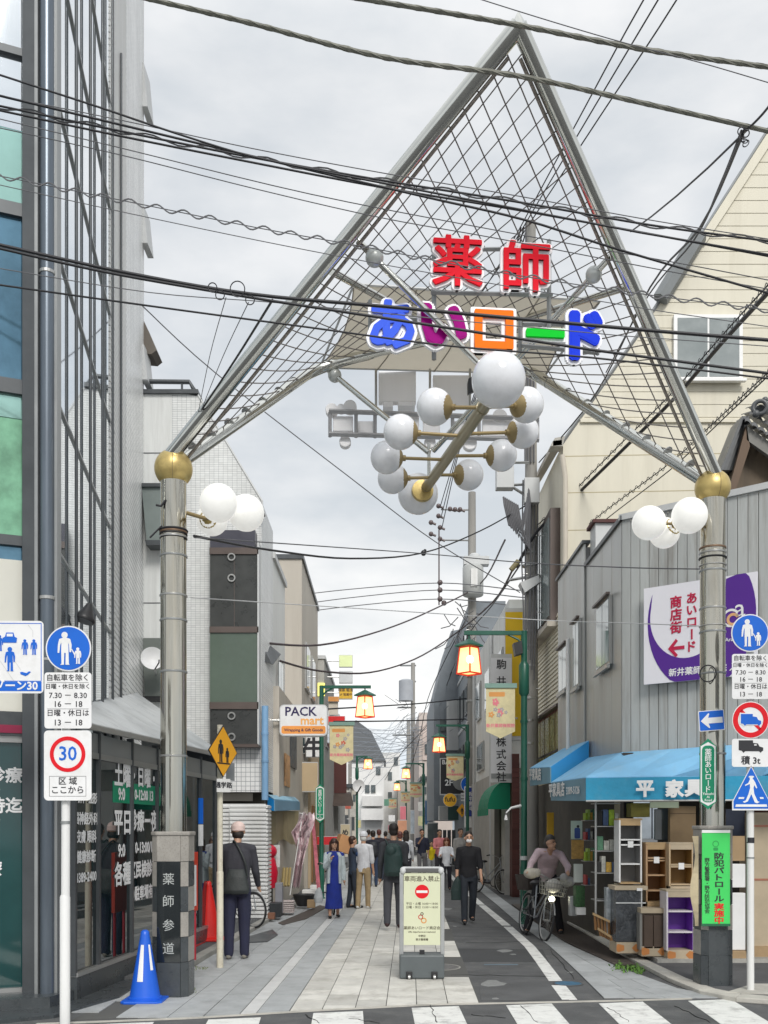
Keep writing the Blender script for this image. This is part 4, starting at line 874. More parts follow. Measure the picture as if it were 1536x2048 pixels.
for t in range(1, 9):
    p = BL.lerp(A_, t/9); d = (A_-BL).normalized(); add('beam_collar', MB().cyl(p-d*.006, p+d*.006, .0645, n=20), alum, gate, True)
    p = BR.lerp(B_, t/9); d = (B_-BR).normalized(); add('beam_collar', MB().cyl(p-d*.006, p+d*.006, .0685, n=20), alum, gate, True)
# struts with ball joints
FLn = lambda t: BL.lerp(AP, t); FRn = lambda t: BR.lerp(AP, t)
def strut(p, q, ball, rb=.085, r=.03): pipe('strut', [p, q], r, n=14); add('strut_ball', MB().ball(ball, rb, 18), mat('ball_grey', (.55, .57, .55), .35, .3), gate, True)
N0 = P(858, 905, 11.2); N1 = P(975, 745, 9.4)
s0 = P(716, 482, 9.2); strut(s0, N1, s0.lerp(N1, .125)); s1 = P(1222, 512, 9.3); strut(s1, N0+Vector((.05, 0, .02)), s1.lerp(N0, .08), .078)
s2 = P(650, 735, 12); strut(s2, N0, s2.lerp(N0, .1), .082, .032)
pipe('brace', [P(663, 543, 9.6), P(845, 640, 11.3)], .036); pipe('brace', [P(1257, 573, 9.9), P(1045, 638, 11.3)], .036)
pipe('hanger', [N0+Vector((0, 0, .1)), N0-Vector((0, 0, .35))], .02)
# the net: two families of wires on the ruled surface between front pipes and rear beam
def Fp(t): return FLn(t) if t <= 1 else FRn(2-t)
def Rp(t):
    if t > 1: 
        t = 2-t; return BR.lerp(B_, t/.68) if t < .68 else B_.lerp(M_, (t-.68)/.32)
    return BL.lerp(A_, t/.68) if t < .68 else A_.lerp(M_, (t-.68)/.32)
def Sp(t, s):
    p = Fp(t).lerp(Rp(t), s); return p-Vector((0, 0, .25*math.sin(math.pi*s)*min(1, 3*min(t, 2-t))*.5))
kn_ = [(0, 0), (.25, .66), (.5, 1.0), (.75, 1.34), (1, 2)]
def gmap(t):
    for (a, b), (c, d) in zip(kn_, kn_[1:]):
        if t <= c: return b+(d-b)*(t-a)/(c-a)
    return 2
for sg in (0, 1):
    for i in range(1, 28):
        t0 = i/28; A = (FLn if not sg else FRn)(t0); g = gmap(t0); Bq = Rp(g if not sg else 2-g)
        mid_ = A.lerp(Bq, .5)-Vector((0, 0, .10*(A-Bq).length/3))
        add('net_wire', MB().tube([A.lerp(mid_, j/8).lerp(mid_.lerp(Bq, j/8), j/8) for j in range(9)], .0062, 4), netm, gate)
# canopy fabric
cn = [P(708, 568, 10.7), P(1200, 602, 11.0), P(1092, 748, 12.3), P(640, 735, 12.1)]
mb = MB(); nU, nV = 12, 6
g_ = [[cn[0].lerp(cn[1], u/nU).lerp(cn[3].lerp(cn[2], u/nU), v/nV)+Vector((.10*math.sin(math.pi*v/nV)*(1-u/nU*2), 0, -.07*math.sin(math.pi*u/nU)*math.sin(math.pi*v/nV))) for u in range(nU+1)] for v in range(nV+1)]
for v in range(nV):
    for u in range(nU): mb.add([g_[v][u], g_[v][u+1], g_[v+1][u+1], g_[v+1][u]], [(0, 1, 2, 3)])
add('canopy_fabric', mb, fabric, gate, True)
for a, b in ((0, 1), (1, 2), (2, 3), (3, 0)): add('canopy_cord', MB().tube([cn[a], cn[b]], .014, 6), lgrey, gate)
for u in range(0, nU+1, 3): add('canopy_rib', MB().tube([g_[v][u]-Vector((0, 0, .012)) for v in range(nV+1)], .008, 5), mat('rib_beige', (.35, .32, .27), .6), gate)
# letters
letw = mat('letter_white', (.93, .93, .95), .35, var=0)
def letter(ch, x, y, size, m, fx_=1., bold=.068, halo=.05, rev=False, Y0=9.42):
    Yl = Y0+(x-780)/400*.23*.5
    bd = Board(P(x, y, Yl), (1, .09, 0), (0, 0, 1), gate)
    if rev: bd = Board(P(x, y, Yl), (-1, -.09, 0), (0, 0, 1), gate)
    bd.fat('letter_back', ch, size, letw, 0, bold+halo, .04, fx_, 18); bd.fat('letter', ch, size, m, .05, bold, .02, fx_)
letter('薬', 913, 529, .465, redl, 1., .008, .026); letter('師', 1051, 540, .465, redl, .98, .009, .026)
letter('あ', 783, 655, .46, blue2, .98, .019, .03); letter('い', 886, 657, .44, purl, 1, .032, .032)
def bars(x, y, rects, m, out=.034):
    bd = Board(P(x, y, 9.42+(x-780)/400*.115), (1, .09, 0), (0, 0, 1), gate)
    for i, (a, b, c, d) in enumerate(rects):
        bd.rect('letter_back', a-out, b+out, c-out, d+out, letw, d=0+i*.0005, th=.05, r=.02); bd.rect('letter', a, b, c, d, m, d=.052+i*.0005, th=.03, r=.012)
bars(985, 667, [(-.185, .185, .115, .185), (-.185, .185, -.18, -.11), (-.185, -.11, -.18, .185), (.11, .185, -.18, .185)], orl)
bars(1087, 674, [(-.185, .185, -.038, .038)], grl, .026)
letter('ド', 1168, 678, .47, bluel, .9, .032, .032)
# steel frames that carry the letters
def fr(x0, y0, x1, y1, Y, r=.022, m=greym): add('letter_frame', MB().tube([P(x0, y0, Y), P(x1, y1, Y+(x1-x0)*.0003)], r, 4), m, gate)
fr(862, 500, 1105, 497, 9.5); fr(862, 585, 1105, 590, 9.5); fr(868, 480, 868, 720, 9.52); fr(1098, 480, 1098, 660, 9.58)
fr(740, 635, 868, 640, 9.5); fr(1045, 648, 1195, 650, 9.6); fr(1030, 690, 1195, 706, 9.6); fr(740, 600, 740, 690, 9.5, .018); fr(1040, 640, 1040, 705, 9.58, .018); fr(1195, 640, 1195, 710, 9.62, .018)
# rear sign seen from behind
def rb_(name, x0, x1, y0, y1, Y, d, m): a = P(x0, y1, Y); b = P(x1, y0, Y); return add(name, MB().box(a.x, b.x, Y, Y+d, a.z, b.z), m, gate, bev=.008)
whb = mat('sign_back_white', (.95, .94, .95), .5, var=.04, sc_=3, streak=True)
rb_('rear_letter_box', 757, 832, 742, 803, 12.2, .12, whb); rb_('rear_letter_box', 866, 938, 750, 812, 12.2, .12, whb)
rb_('box_foot', 766, 786, 803, 814, 12.15, .2, whb); rb_('box_foot', 796, 830, 803, 812, 12.15, .2, whb); rb_('box_foot', 880, 905, 812, 822, 12.15, .2, whb)
for a in ((658, 822, 1078, 838), (658, 868, 1078, 880)): add('rear_rail', MB().tube([P(a[0], a[1], 12.0), P(a[2], a[3], 12.0)], .03, 4), mat('rail_grey', (.36, .36, .37), .5), gate)
for x in (660, 712, 750, 800, 905, 958, 1075): add('rear_post', MB().tube([P(x, 824+(x-658)*.038, 12.02), P(x, 874+(x-658)*.02, 12.02)], .022, 4), mat('rail_grey', (.36, .36, .37), .5), gate)
for x0, x1, y0, y1 in ((666, 706, 832, 862), (715, 748, 842, 866), (806, 838, 830, 862), (846, 880, 838, 868), (905, 948, 842, 868), (965, 1035, 838, 872)): rb_('rear_letter_box', x0, x1, y0, y1, 12.06, .08, whb)
for x, y, r in ((663, 818, .075), (700, 812, .08), (682, 815, .05), (690, 882, .07), (940, 885, .085), (1000, 832, .09), (860, 884, .07)):
    p = P(x, y, 12.05); add('rear_letter_lobe', MB().cyl(p, p+Vector((0, .1, 0)), r, n=20), whb, gate, bev=.01)
for x in (752, 860, 940): add('rear_post', MB().tube([P(x, 738, 12.1), P(x, 830, 12.1)], .016, 6), alum, gate)
add('flood_lamp', MB().lathe([(.03, -.08), (.06, -.04), (.10, .05), (.105, .06), (.03, .05)], P(948, 770, 10.4), 18, (.5, .3, -1)), black, gate, True)
# globe cluster
T0_ = P(997, 772, 8.75); T1_ = P(850, 978, 11.35)
pipe('cluster_tube', [T0_, T1_], .058, champ); add('tube_joint', MB().cyl(T0_.lerp(T1_, .17), T0_.lerp(T1_, .18), .064, n=24), champ, gate, True)
g0 = P(997, 760, 8.6)+Vector((0, 0, .0)); add('globe', MB().ball(g0, .232, 36), globe, gate, True)
g1 = P(836, 988, 11.55); go = add('globe', MB().ball(g1, .232, 36), globe, gate, True); add('globe_cup', MB().lathe([(.05, 0), (.12, .01), (.125, .06), (.10, .09)], P(846, 979, 11.28), 24, (-.1, 1, -.05)), brass, go, True)
td = (T1_-T0_).normalized()
def arm(xa, ya, Ya, r, f):
    c = P(xa, ya, Ya); base = T0_.lerp(T1_, f); d = (base-c); d = d.normalized()
    gl = add('globe', MB().ball(c, r, 32), globe, gate, True)
    add('globe_cup', MB().lathe([(r*.75, r*.62), (r*.62, r*.80), (r*.35, r*.98), (.02, r*1.05)], c, 24, d), bronze, gl, True)
    add('globe_arm', MB().cyl(c+d*r*.9, base, .017, n=12), bronze, gate, True)
    add('arm_collar', MB().cyl(c+d*(r*1.02), c+d*(r*1.02+.03), .03, n=12), bronze, gl, True)
arm(869, 814, 9.35, .168, .17); arm(1053, 810, 9.55, .165, .17)
arm(801, 864, 9.85, .168, .42); arm(1046, 864, 10.0, .16, .40)
arm(773, 915, 10.4, .167, .66); arm(1003, 911, 10.5, .163, .62)
arm(785, 957, 11.0, .165, .86); arm(937, 950, 11.1, .167, .83)
# lit globes on the columns
def litglobes(c, lst, hub):
    hb = Vector(hub); add('lamp_arm', MB().tube([Vector((c.x, c.y, hb.z+.03)), hb], .02, 8), bronze, gate, True)
    for x, y, Y, r, lit in lst:
        p = P(x, y, Y); o = add('lit_globe', MB().ball(p, r, 32), globe_on, gate, True)
        d = (hb-p).normalized(); add('globe_cup', MB().lathe([(r*.7, r*.66), (r*.55, r*.84), (.02, r*1.03)], p, 22, d), brass, o, True)
        add('lamp_arm', MB().tube([p+d*r, hb], .016, 8), bronze, gate, True)
litglobes(cl_, [(437, 1006, 9.75, .185, 1), (492, 1026, 10.1, .183, 1), (424, 1040, 10.5, .165, 1)], P(415, 1038, 10.35))
litglobes(cr_, [(1379, 1031, 10.3, .183, 1), (1298, 1046, 10.4, .175, 1), (1329, 1066, 10.9, .165, 1)], P(1352, 1048, 10.75))
cb_ = MB().tube([P(300, 1075, 10), P(325, 1050, 10.05), P(335, 1070, 10)], .01); cb_.tube([P(312, 1010, 10), P(322, 1012, 10), P(332, 1000, 10)], .012)
add('cable_tail', cb_, wirem, gate)
for y, c, w_ in ((1062, cl_, .012), (1070, cl_, .006), (1078, cl_, .004)): add('cable_wrap', MB().torus((c.x, c.y, P(0, y, c.y).z), (0, .05, 1), .136, w_, 30, 6), wirem, gate, True)
for y, c, w_ in ((1117, cr_, .010), (1132, cr_, .006), (1253, cr_, .006)): add('cable_wrap', MB().torus((c.x, c.y, P(0, y, c.y).z), (0, -.05, 1), .136, w_, 30, 6), wirem if y < 1120 else alum, gate, True)
add('cable_coil', MB().torus(P(1416, 1347, 10.44), (0, 1, .1), .085, .007, 30, 6), wirem, gate, True)

# ------------------------------------------------------------------ road signs
def person_sign(bd, x, y, h, m, d, flip=1, name='pictogram'):
    s = h; f = lambda pts: [(x+flip*a*s, y+b*s) for a, b in pts]
    el = lambda cx, cy, r: [(x+flip*(cx+r*math.cos(t*math.pi/8))*s, y+(cy+r*math.sin(t*math.pi/8))*s) for t in range(16)]
    return bd.polys(name, [el(0, .90, .095), f([(-.04, .82), (.06, .82), (.17, .78), (.215, .60), (.20, .38), (.15, .38), (.135, .60), (.11, .68), (.12, .42), (.13, .04), (.15, .0), (.03, .0), (.035, .36), (-.01, .36), (-.02, 0), (-.13, 0), (-.09, .04), (-.10, .42), (-.095, .68), (-.13, .60), (-.16, .36), (-.21, .36), (-.20, .60), (-.16, .78)])], m, d)
def round_people(x, y, Y, r, label, pole_ux=(1, 0, 0)):
    t = thing('pedestrian_sign', label, 'road sign', P(x, y, Y))
    bd = Board(P(x, y, Y), pole_ux, (0, 0, 1), t)
    bd.disc('plate', 0, 0, r, whitel, d=-.004, th=.006); bd.disc('blue_face', 0, 0, r*.94, signblue, d=.0025)
    person_sign(bd, -r*.16, -r*.72, r*1.45, whitel, .006); person_sign(bd, r*.42, -r*.68, r*.72, whitel, .0065)
    bd.polys('joined_hands', [[(r*.12, -.02*r), (r*.17, -.03*r), (r*.32, -.28*r), (r*.27, -.3*r)]], whitel, .007)
    return t
def hours(x0, x1, y0, y1, Y, label):
    cx, cy = (x0+x1)/2, (y0+y1)/2; k = Y/F; t = thing('hours_plate', label, 'sign plate', P(cx, cy, Y)); w_ = (x1-x0)*k/2; h_ = (y1-y0)*k/2
    bd = Board(P(cx, cy, Y), parent=t); bd.rect('plate', -w_, w_, -h_, h_, whitel, d=-.004, th=.006, r=w_*.13)
    for s, yy, sz in (('自転車を除く', .80, .255), ('日曜・休日を除く', .49, .20), ('7.30 － 8.30', .17, .27), ('16 － 18', -.14, .29), ('日曜・休日は', -.46, .25), ('13 － 18', -.80, .29)):
        bd.text(s, 0, yy*h_, sz*w_*1.12, ink, d=.0025, bold=.012, th=.0015)
    for yy in (.64, -.30): bd.rect('rule', -w_*.88, w_*.88, yy*h_-.0012, yy*h_+.0012, ink, d=.0025, th=.001)
    return t
# left pole and its signs
spole = thing('sign_pole', 'white steel sign pole standing nearest on the left, behind the speed 30 plate', 'pole', (-2.70, 8.5, 0))
add('upper_pipe', MB().cyl(P(131, 1795, 8.5), P(133, 1255, 8.5), .036, n=20), offw, spole, True)
z_ = P(0, 1790, 8.5).z; add('lower_pipe', MB().lathe([(.043, 0), (.043, z_-.02), (.036, z_)], (P(130, 0, 8.5).x, 8.5, 0), 20), offw, spole, True)
add('clamp', MB().cyl(P(131, 1642, 8.5), P(131, 1648, 8.5), .041, n=20), greym, spole, True)
for y in (1300, 1400, 1530): add('clamp', MB().cyl(P(132, y, 8.5), P(132, y+6, 8.5), .042, n=20), alum, spole, True)
round_people(137, 1297, 8.43, .192, 'round blue pedestrian sign with adult and child on the left pole')
hours(89, 183, 1345, 1457, 8.43, 'white hours plate with black lettering under the left round blue sign')
t = thing('speed_plate', 'white plate with a red ring and blue 30 on the left pole', 'road sign', P(135, 1531, 8.43)); bd = Board(P(135.5, 1531, 8.43), parent=t)
w_, h_ = .2, .295; bd.rect('plate', -w_, w_, -h_, h_, whitel, d=-.004, th=.006, r=.035); bd.annulus('red_ring', 0, .095, .118, .15, signred, d=.0025)
bd.text('30', 0, .095, .155, signblue, d=.0025, bold=.012, sxx=.95); bd.text('区 域', 0, -.135, .065, ink, d=.0025, bold=.01); bd.text('ここから', 0, -.21, .066, ink, d=.0025, bold=.01)
for a in ((-.155, .155, -.092, -.0895), (-.155, .155, -.2605, -.258)): bd.rect('frame_line', *a, ink, d=.0025, th=.001)
for a in (-.155, .153): bd.rect('frame_line', a, a+.0025, -.26, -.09, ink, d=.0025, th=.001)
t = thing('zone_plate', 'white and blue plate with small figures, a car and a dog at the left edge', 'road sign', P(20, 1314, 8.42)); bd = Board(P(20, 1314, 8.42), (1, .03, 0), parent=t)
bd.rect('plate', -.29, .28, -.305, .305, whitel, d=-.004, th=.006, r=.035); bd.annulus('border', 0, 0, .0, .001, signblue)
for a in ((-.275, .262, .28, .286), (-.275, .262, -.206, -.2)): bd.rect('border_line', *a, signblue, d=.0025, th=.001)
bd.rect('border_line', .258, .264, -.2, .286, signblue, d=.0025, th=.001); bd.rect('blue_band', -.275, .264, -.287, -.208, signblue, d=.0025, th=.002)
bd.text('ゾーン30', .05, -.247, .085, whitel, d=.005, bold=.03)
for x, y, h in ((-.085, .05, .135), (.125, .02, .13), (.20, .02, .13), (-.0, -.12, .205)): person_sign(bd, x, y, h, signblue, .003)
bd.polys('car_picture', [[(-.055, .12), (.055, .12), (.06, .16), (.04, .17), (.03, .205), (-.03, .205), (-.04, .17), (-.06, .16)]], signblue, .003); bd.rect('car_window', -.025, .025, .172, .195, whitel, d=.0065, th=.001)
bd.polys('dog_picture', [[(.09, -.145), (.13, -.16), (.15, -.15), (.175, -.125), (.16, -.12), (.14, -.135), (.1, -.125), (.085, -.13)]], signblue, .003)
bd.polys('lines', [[(.035, -.03), (.09, -.11), (.092, -.108), (.037, -.028)], [(-.12, .02), (.03, -.2), (.034, -.2), (-.12, .026)], [(.15, .27), (.19, .22), (.19, .17), (.193, .17), (.193, .22), (.155, .27)]], lgrey, .003, .001)
bd.rect('bracket', .25, .32, -.02, .0, alum, d=-.03, th=.02)
# right pole
rp = thing('sign_pole', 'white steel sign pole on the right corner carrying the hours, truck and crossing signs', 'pole', G(1501, 1990))
c = G(1501, 1990); add('pipe', MB().cyl((c.x, c.y, .05), (c.x-.005, c.y, P(0, 1240, c.y).z), .036, n=20), offw, rp, True)
for y in (1290, 1350, 1440, 1505, 1590): add('clamp', MB().cyl(P(1500, y, c.y), P(1500, y+5, c.y), .042, n=20), alum, rp, True)
add('sticker', MB().cyl(P(1501, 1675, c.y), P(1501, 1686, c.y), .038, n=20), ink, rp, True); add('clamp', MB().cyl(P(1501, 1714, c.y), P(1501, 1717, c.y), .039, n=20), greym, rp, True)
Yr = c.y-.06
round_people(1500, 1266, Yr, .19, 'round blue pedestrian sign with adult and child on the right pole')
hours(1464, 1538, 1308, 1398, Yr, 'white hours plate with black lettering above the no truck sign')
t = thing('truck_ban_sign', 'round red and white no truck sign with a blue truck', 'road sign', P(1502, 1440, Yr)); bd = Board(P(1501, 1440, Yr), parent=t)
bd.disc('plate', 0, 0, .186, whitel, d=-.004, th=.006); bd.annulus('red_ring', 0, 0, .128, .178, signred, d=.0025)
bd.poly('red_bar', [(-.105, .085), (-.085, .105), (.105, -.085), (.085, -.105)], signred, d=.0025)
trk = [(-.10, .06), (.02, .06), (.02, .035), (.06, .03), (.075, .0), (.105, -.01), (.105, -.04), (.095, -.045), (.085, -.06), (.07, -.045), (-.045, -.045), (-.06, -.06), (-.075, -.04), (-.10, -.035)]
bd.poly('truck_halo', [(a*1.12, b*1.18) for a, b in trk], whitel, d=.0058, th=.001); bd.poly('truck', trk, signblue, d=.007, th=.002)
t = thing('load_plate', 'white plate with a black truck and 3t lettering under the no truck sign', 'sign plate', P(1501, 1505, Yr)); bd = Board(P(1501, 1505, Yr), parent=t)
bd.rect('plate', -.188, .188, -.145, .138, whitel, d=-.004, th=.006, r=.025); bd.poly('truck', [(a*1.2-.0, b*1.05+.06) for a, b in trk], ink, d=.0025); bd.rect('cab_window', .035, .06, .07, .082, whitel, d=.006, th=.001); bd.text('積 3t', 0, -.085, .085, ink, d=.0025, bold=.02)
t = thing('crossing_sign', 'blue house shaped crosswalk sign with a white walking figure, lowest on the right pole', 'road sign', P(1502, 1578, Yr)); bd = Board(P(1502, 1578, Yr), parent=t)
pent = lambda k: [(-.19*k, -.215*k), (.19*k, -.215*k), (.19*k, -.13*k), (.0, .235*k), (-.19*k, -.13*k)]
bd.poly('plate', pent(1), whitel, d=-.004, th=.006); bd.poly('blue_face', [(a, b+.002) for a, b in pent(.93)], signblue, d=.0025)
wk = [[(.012*math.cos(t*math.pi/8)*1.5, .115+.018*math.sin(t*math.pi/8)) for t in range(16)], [(-.03, .118), (.03, .118), (.02, .132), (-.018, .132)],
      [(-.012, .1), (.018, .1), (.04, .065), (.06, .01), (.05, .005), (.03, .04), (.022, .01), (.03, -.05), (.065, -.125), (.085, -.13), (.06, -.145), (.035, -.135), (.0, -.05), (-.035, -.125), (-.07, -.14), (-.085, -.128), (-.055, -.115), (-.028, -.05), (-.012, .01), (-.015, .05), (-.04, .04), (-.06, .03), (-.065, .04), (-.03, .06)]]
bd.polys('pictogram', wk, whitel, .0058); bd.polys('crossing_bars', [[(-.16, -.18), (.16, -.18), (.155, -.155), (-.155, -.155)], [(-.13, -.1), (-.075, -.1), (-.07, -.082), (-.125, -.082)], [(.09, -.1), (.125, -.1), (.12, -.082), (.085, -.082)]], whitel, .0058)
# signs strapped to the right column
t = thing('oneway_sign', 'blue one way plate with a white left arrow strapped to the right gate column', 'road sign', P(1423, 1441, 10.43)); bd = Board(P(1423, 1441, 10.42), (1, -.05, .075), (-.07, 0, 1), t)
bd.rect('plate', -.132, .132, -.107, .107, whitel, d=-.004, th=.006, r=.012); bd.rect('blue_face', -.124, .124, -.099, .099, signblue, d=.0025, r=.008)
bd.poly('arrow', [(-.112, 0), (-.03, .078), (-.02, .07), (-.035, .03), (.112, .03), (.112, -.03), (-.035, -.03), (-.02, -.07), (-.03, -.078)], whitel, d=.0058)
def streetname(x, y, Y, h, label, g=None):
    t = thing('street_name_sign', label, 'sign', P(x, y, Y), g); k = h/2; w_ = k*.235; bd = Board(P(x, y, Y), parent=t)
    hexa = lambda a: [(-w_*a, -k*.78), (0, -k*a), (w_*a, -k*.78), (w_*a, k*.78), (0, k*a), (-w_*a, k*.78)]
    bd.poly('plate', hexa(1.0), greenl, d=-.004, th=.006); bd.poly('white_border', hexa(.9), whitel, d=.0025, th=.002)
    bd.rect('green_face', -w_*.74, w_*.74, -k*.80, k*.80, greenl, d=.005, th=.002, r=w_*.55)
    bd.text('薬師あいロード', 0, k*.62, w_*.78, whitel, d=.0075, bold=.01, vert=k*.175, th=.002)
    for i, s in enumerate(('Yakushi', 'Ai', 'Road')): bd.text(s, 0, -k*.56-i*k*.09, w_*.4, whitel, d=.0075, bold=.01, th=.0015)
    return t
streetname(1416, 1548, 10.43, .74, 'green and white pointed street name sign strapped to the right gate column')
streetname(640, 1607, 23.7, .92, 'green and white pointed street name sign on the left lantern post')
# green patrol banner on the right stone base
t = thing('patrol_banner', 'bright green vertical banner with black and red lettering tied to the right stone base', 'banner', P(1431, 1757, 10.4)); bd = Board(P(1431, 1757, 10.405), (1, -.03, 0), parent=t)
bd.rect('sheet', -.14, .147, -.47, .475, brightg, d=0, th=.006, r=.006); bd.rect('hem', -.147, .152, -.495, -.47, mat('banner_dark', (.01, .12, .05), .6), d=0, th=.012); bd.rect('top_strip', -.142, .149, .475, .505, white, d=0, th=.012)
bd.text('防犯パトロール', .035, .235, .068, ink, d=.007, bold=.03, vert=.074, sxx=1.45, th=.002); bd.text('実施中', .035, -.29, .068, signred, d=.007, bold=.03, vert=.072, sxx=1.45, th=.002)
bd.text('野方警察署・野方防犯協会', -.088, .19, .05, ink, d=.007, bold=.01, vert=.048, th=.002)
bd.annulus('emblem', -.0, .36, .026, .033, mat('emblem_green', (.02, .3, .07), .6), d=.007, th=.001); bd.rect('emblem_body', -.025, .025, .29, .322, mat('emblem_green', (.02, .3, .07), .6), d=.007, th=.001, r=.01)
t = thing('yellow_banner', 'curled cream paper banner hanging on the left side of the right stone base', 'banner', P(1392, 1760, 10.6)); mb = MB()
for j in range(12):
    y0 = 1672+j*15; f = lambda y: 5*math.sin(y*.045)
    mb.add([P(1385+f(y0), y0, 10.5), P(1397, y0, 10.45), P(1397, y0+15, 10.45), P(1385+f(y0+15), y0+15, 10.5)], [(0, 1, 2, 3)])
add('sheet', mb, mat('cream_paper', (.62, .52, .34), .7, var=.15, sc_=8), t, True)
# purple and white wall sign
wa, wb2 = P(1285, 1276, 13.35), P(1510, 1250, 12.45)
t = thing('lane_wall_sign', 'large white and purple wall sign with red Japanese lettering behind the right column', 'sign', wa)
uxp = Vector((wb2.x-wa.x, wb2.y-wa.y, 0)); Wd = uxp.length; mid = Vector(((wa.x+wb2.x)/2, (wa.y+wb2.y)/2, (P(0, 1276, 13.35).z+P(0, 1250, 12.45).z)/2))-Vector((0, .10, 0))
bd = Board(mid, uxp, (0, 0, 1), t); hw = Wd/2; hh = .635
bd.rect('panel', -hw, hw, -hh, hh, mat('wall_sign_white', (.78, .77, .82), .4, var=.02), d=0, th=.02)
pur = mat('sign_purple', (.085, .016, .26), .4, var=.02)
def arcp(cx, cy, rx, ry, a0, a1, n=24): return [(cx+rx*math.cos(R(a0+(a1-a0)*i/n)), cy+ry*math.sin(R(a0+(a1-a0)*i/n))) for i in range(n+1)]
k_ = hw/.84
outer = [(max(-hw, min(hw, a)), max(-hh, min(hh, b))) for a, b in arcp(0.02, .15, .80*k_, .92, 155, 360+62, 40)]
inner = arcp(-.18*k_, .22, .56*k_, .56, 350, 168, 26)
bd.poly('purple_shape', outer+[(.55*k_, hh), (.40*k_, .6), (.375*k_, .13)]+inner[1:], pur, d=.021, th=.003)
dred = mat('sign_dark_red', (.50, .01, .06), .4)
bd.text('商店街', -.34*k_, .40, .15, dred, d=.0245, bold=.03, vert=.165, th=.003); bd.text('あいロード', -.10*k_, .42, .14, dred, d=.0245, bold=.03, vert=.155, th=.003); bd.text('薬師', .12*k_, .46, .14, dred, d=.0245, bold=.03, vert=.165, th=.003)
bd.poly('red_arrow', [(-.46*k_, -.20), (-.34*k_, -.08), (-.31*k_, -.11), (-.375*k_, -.178), (-.21*k_, -.178), (-.21*k_, -.222), (-.375*k_, -.222), (-.31*k_, -.29), (-.34*k_, -.32)], dred, d=.0245, th=.003)
bd.text('新井薬師梅照院 入口', .12*k_, -.52, .10, whitel, d=.0255, bold=.02, th=.002)
bd.annulus('logo_ring', .47*k_, .10, .085, .115, whitel, d=.0255, th=.002, a0=40, a1=340); bd.annulus('logo_swirl', .50*k_, .08, .045, .08, mat('logo_peach', (.75, .42, .2), .4), d=.0265, th=.002, a0=20, a1=300); bd.text('a', .60*k_, .18, .30, whitel, d=.0265, bold=.0, th=.002)
bd.text('Araiyakushi', .56*k_, -.17, .06, whitel, d=.0255, bold=.01, th=.002)
# school crossing sign
sc_p = thing('sign_pole', 'cream pole of the yellow school sign in front of the man in the pink cap', 'pole', G(440, 1937)); c = G(440, 1937)
z1 = P(0, 1745, c.y).z; add('lower_pipe', MB().lathe([(.041, 0), (.041, z1), (.034, z1+.02)], c, 18), mat('pole_cream', (.66, .62, .50), .5, var=.1, stain=((.3, .24, .18), .6, 8)), sc_p, True); add('upper_pipe', MB().cyl((c.x, c.y, z1), P(440, 1450, c.y), .034, n=18), mat('pole_cream', (.66, .62, .5)), sc_p, True)
t = thing('school_sign', 'yellow diamond school route sign turned aside on the cream pole', 'road sign', P(446, 1503, 11.98)); bd = Board(P(446, 1503, 11.97), (.41, .91, 0), (0, 0, 1), t)
dm = lambda k: [(-.31*k, 0), (0, -.31*k), (.31*k, 0), (0, .31*k)]
bd.poly('plate', dm(1), ink, d=-.006, th=.008); bd.poly('yellow_face', dm(.95), yell, d=.003)
person_sign(bd, -.06, -.13, .27, ink, .006); person_sign(bd, .08, -.13, .18, ink, .0065); bd.rect('ground_line', -.13, .14, -.15, -.135, ink, d=.006)
t = thing('route_plate', 'small white plate with faded black characters under the yellow diamond sign', 'sign plate', P(452, 1570, 11.98)); bd = Board(P(447, 1571, 11.97), (.8, .6, 0), (0, 0, 1), t)
bd.rect('plate', -.09, .09, -.08, .08, offw, d=-.004, th=.006); bd.text('通学路', 0, 0, .07, ink, d=.0025, bold=.03)
add('grey_back_plate', MB().prism([P(452, 1524, 12.4), P(469, 1527, 12.5), P(469, 1562, 12.5), P(452, 1560, 12.4)], (0, .01, 0)), greym, t)
# ------------------------------------------------------------------ lantern posts
lan_on = mat('lantern_glow', (.95, .75, .42), .5, emit=1.0, ecol=(1, .62, .22)); lan_core = mat('lantern_core', (1, .9, .6), .5, emit=2.4, ecol=(1, .85, .45)); lanred = mat('lantern_red', (.55, .03, .02), .4, emit=.25, ecol=(.9, .08, .02))
def lantern(parent, x, y, Y, s, roofm=None, name='lantern'):
    c = P(x, y, Y); l = add(name, MB().prism([], (0, 0, 0)) if False else MB().lathe([(.16*s, -.19*s), (.12*s, .15*s)], c, 4, (0, 0, 1)), lan_on, parent)
    for k in range(4):
        a = R(90*k); 
        add('frame_bar', MB().tube([c+Vector((.165*s*math.cos(a), .165*s*math.sin(a), -.2*s)), c+Vector((.125*s*math.cos(a), .125*s*math.sin(a), .16*s))], .011*s, 4), lanred, l)
    for zz2, rr in ((-.2, .168), (.155, .125)): add('frame_ring', MB().tube([c+Vector((rr*s*math.cos(R(90*k)), rr*s*math.sin(R(90*k)), zz2*s)) for k in range(5)], .014*s, 4), lanred, l)
    add('lantern_bulb', MB().ball(c+Vector((0, -.145*s, -.03*s)), .05*s, 10, (1, .3, 1.2)), lan_core, l)
    add('lantern_roof', MB().lathe([(.20*s, .17*s), (.19*s, .19*s), (.1*s, .235*s), (.03*s, .27*s)], c, 4, (0, 0, 1)), roofm or green, l)
    return l
art = mat('banner_cream', (.66, .58, .34), .7, var=.12, sc_=9); artr = mat('art_red', (.55, .08, .06), .6); arto = mat('art_orange', (.68, .30, .08), .6); artg = mat('art_grey', (.36, .34, .36), .6); pink = mat('art_pink', (.72, .20, .24), .6)
random.seed(3)
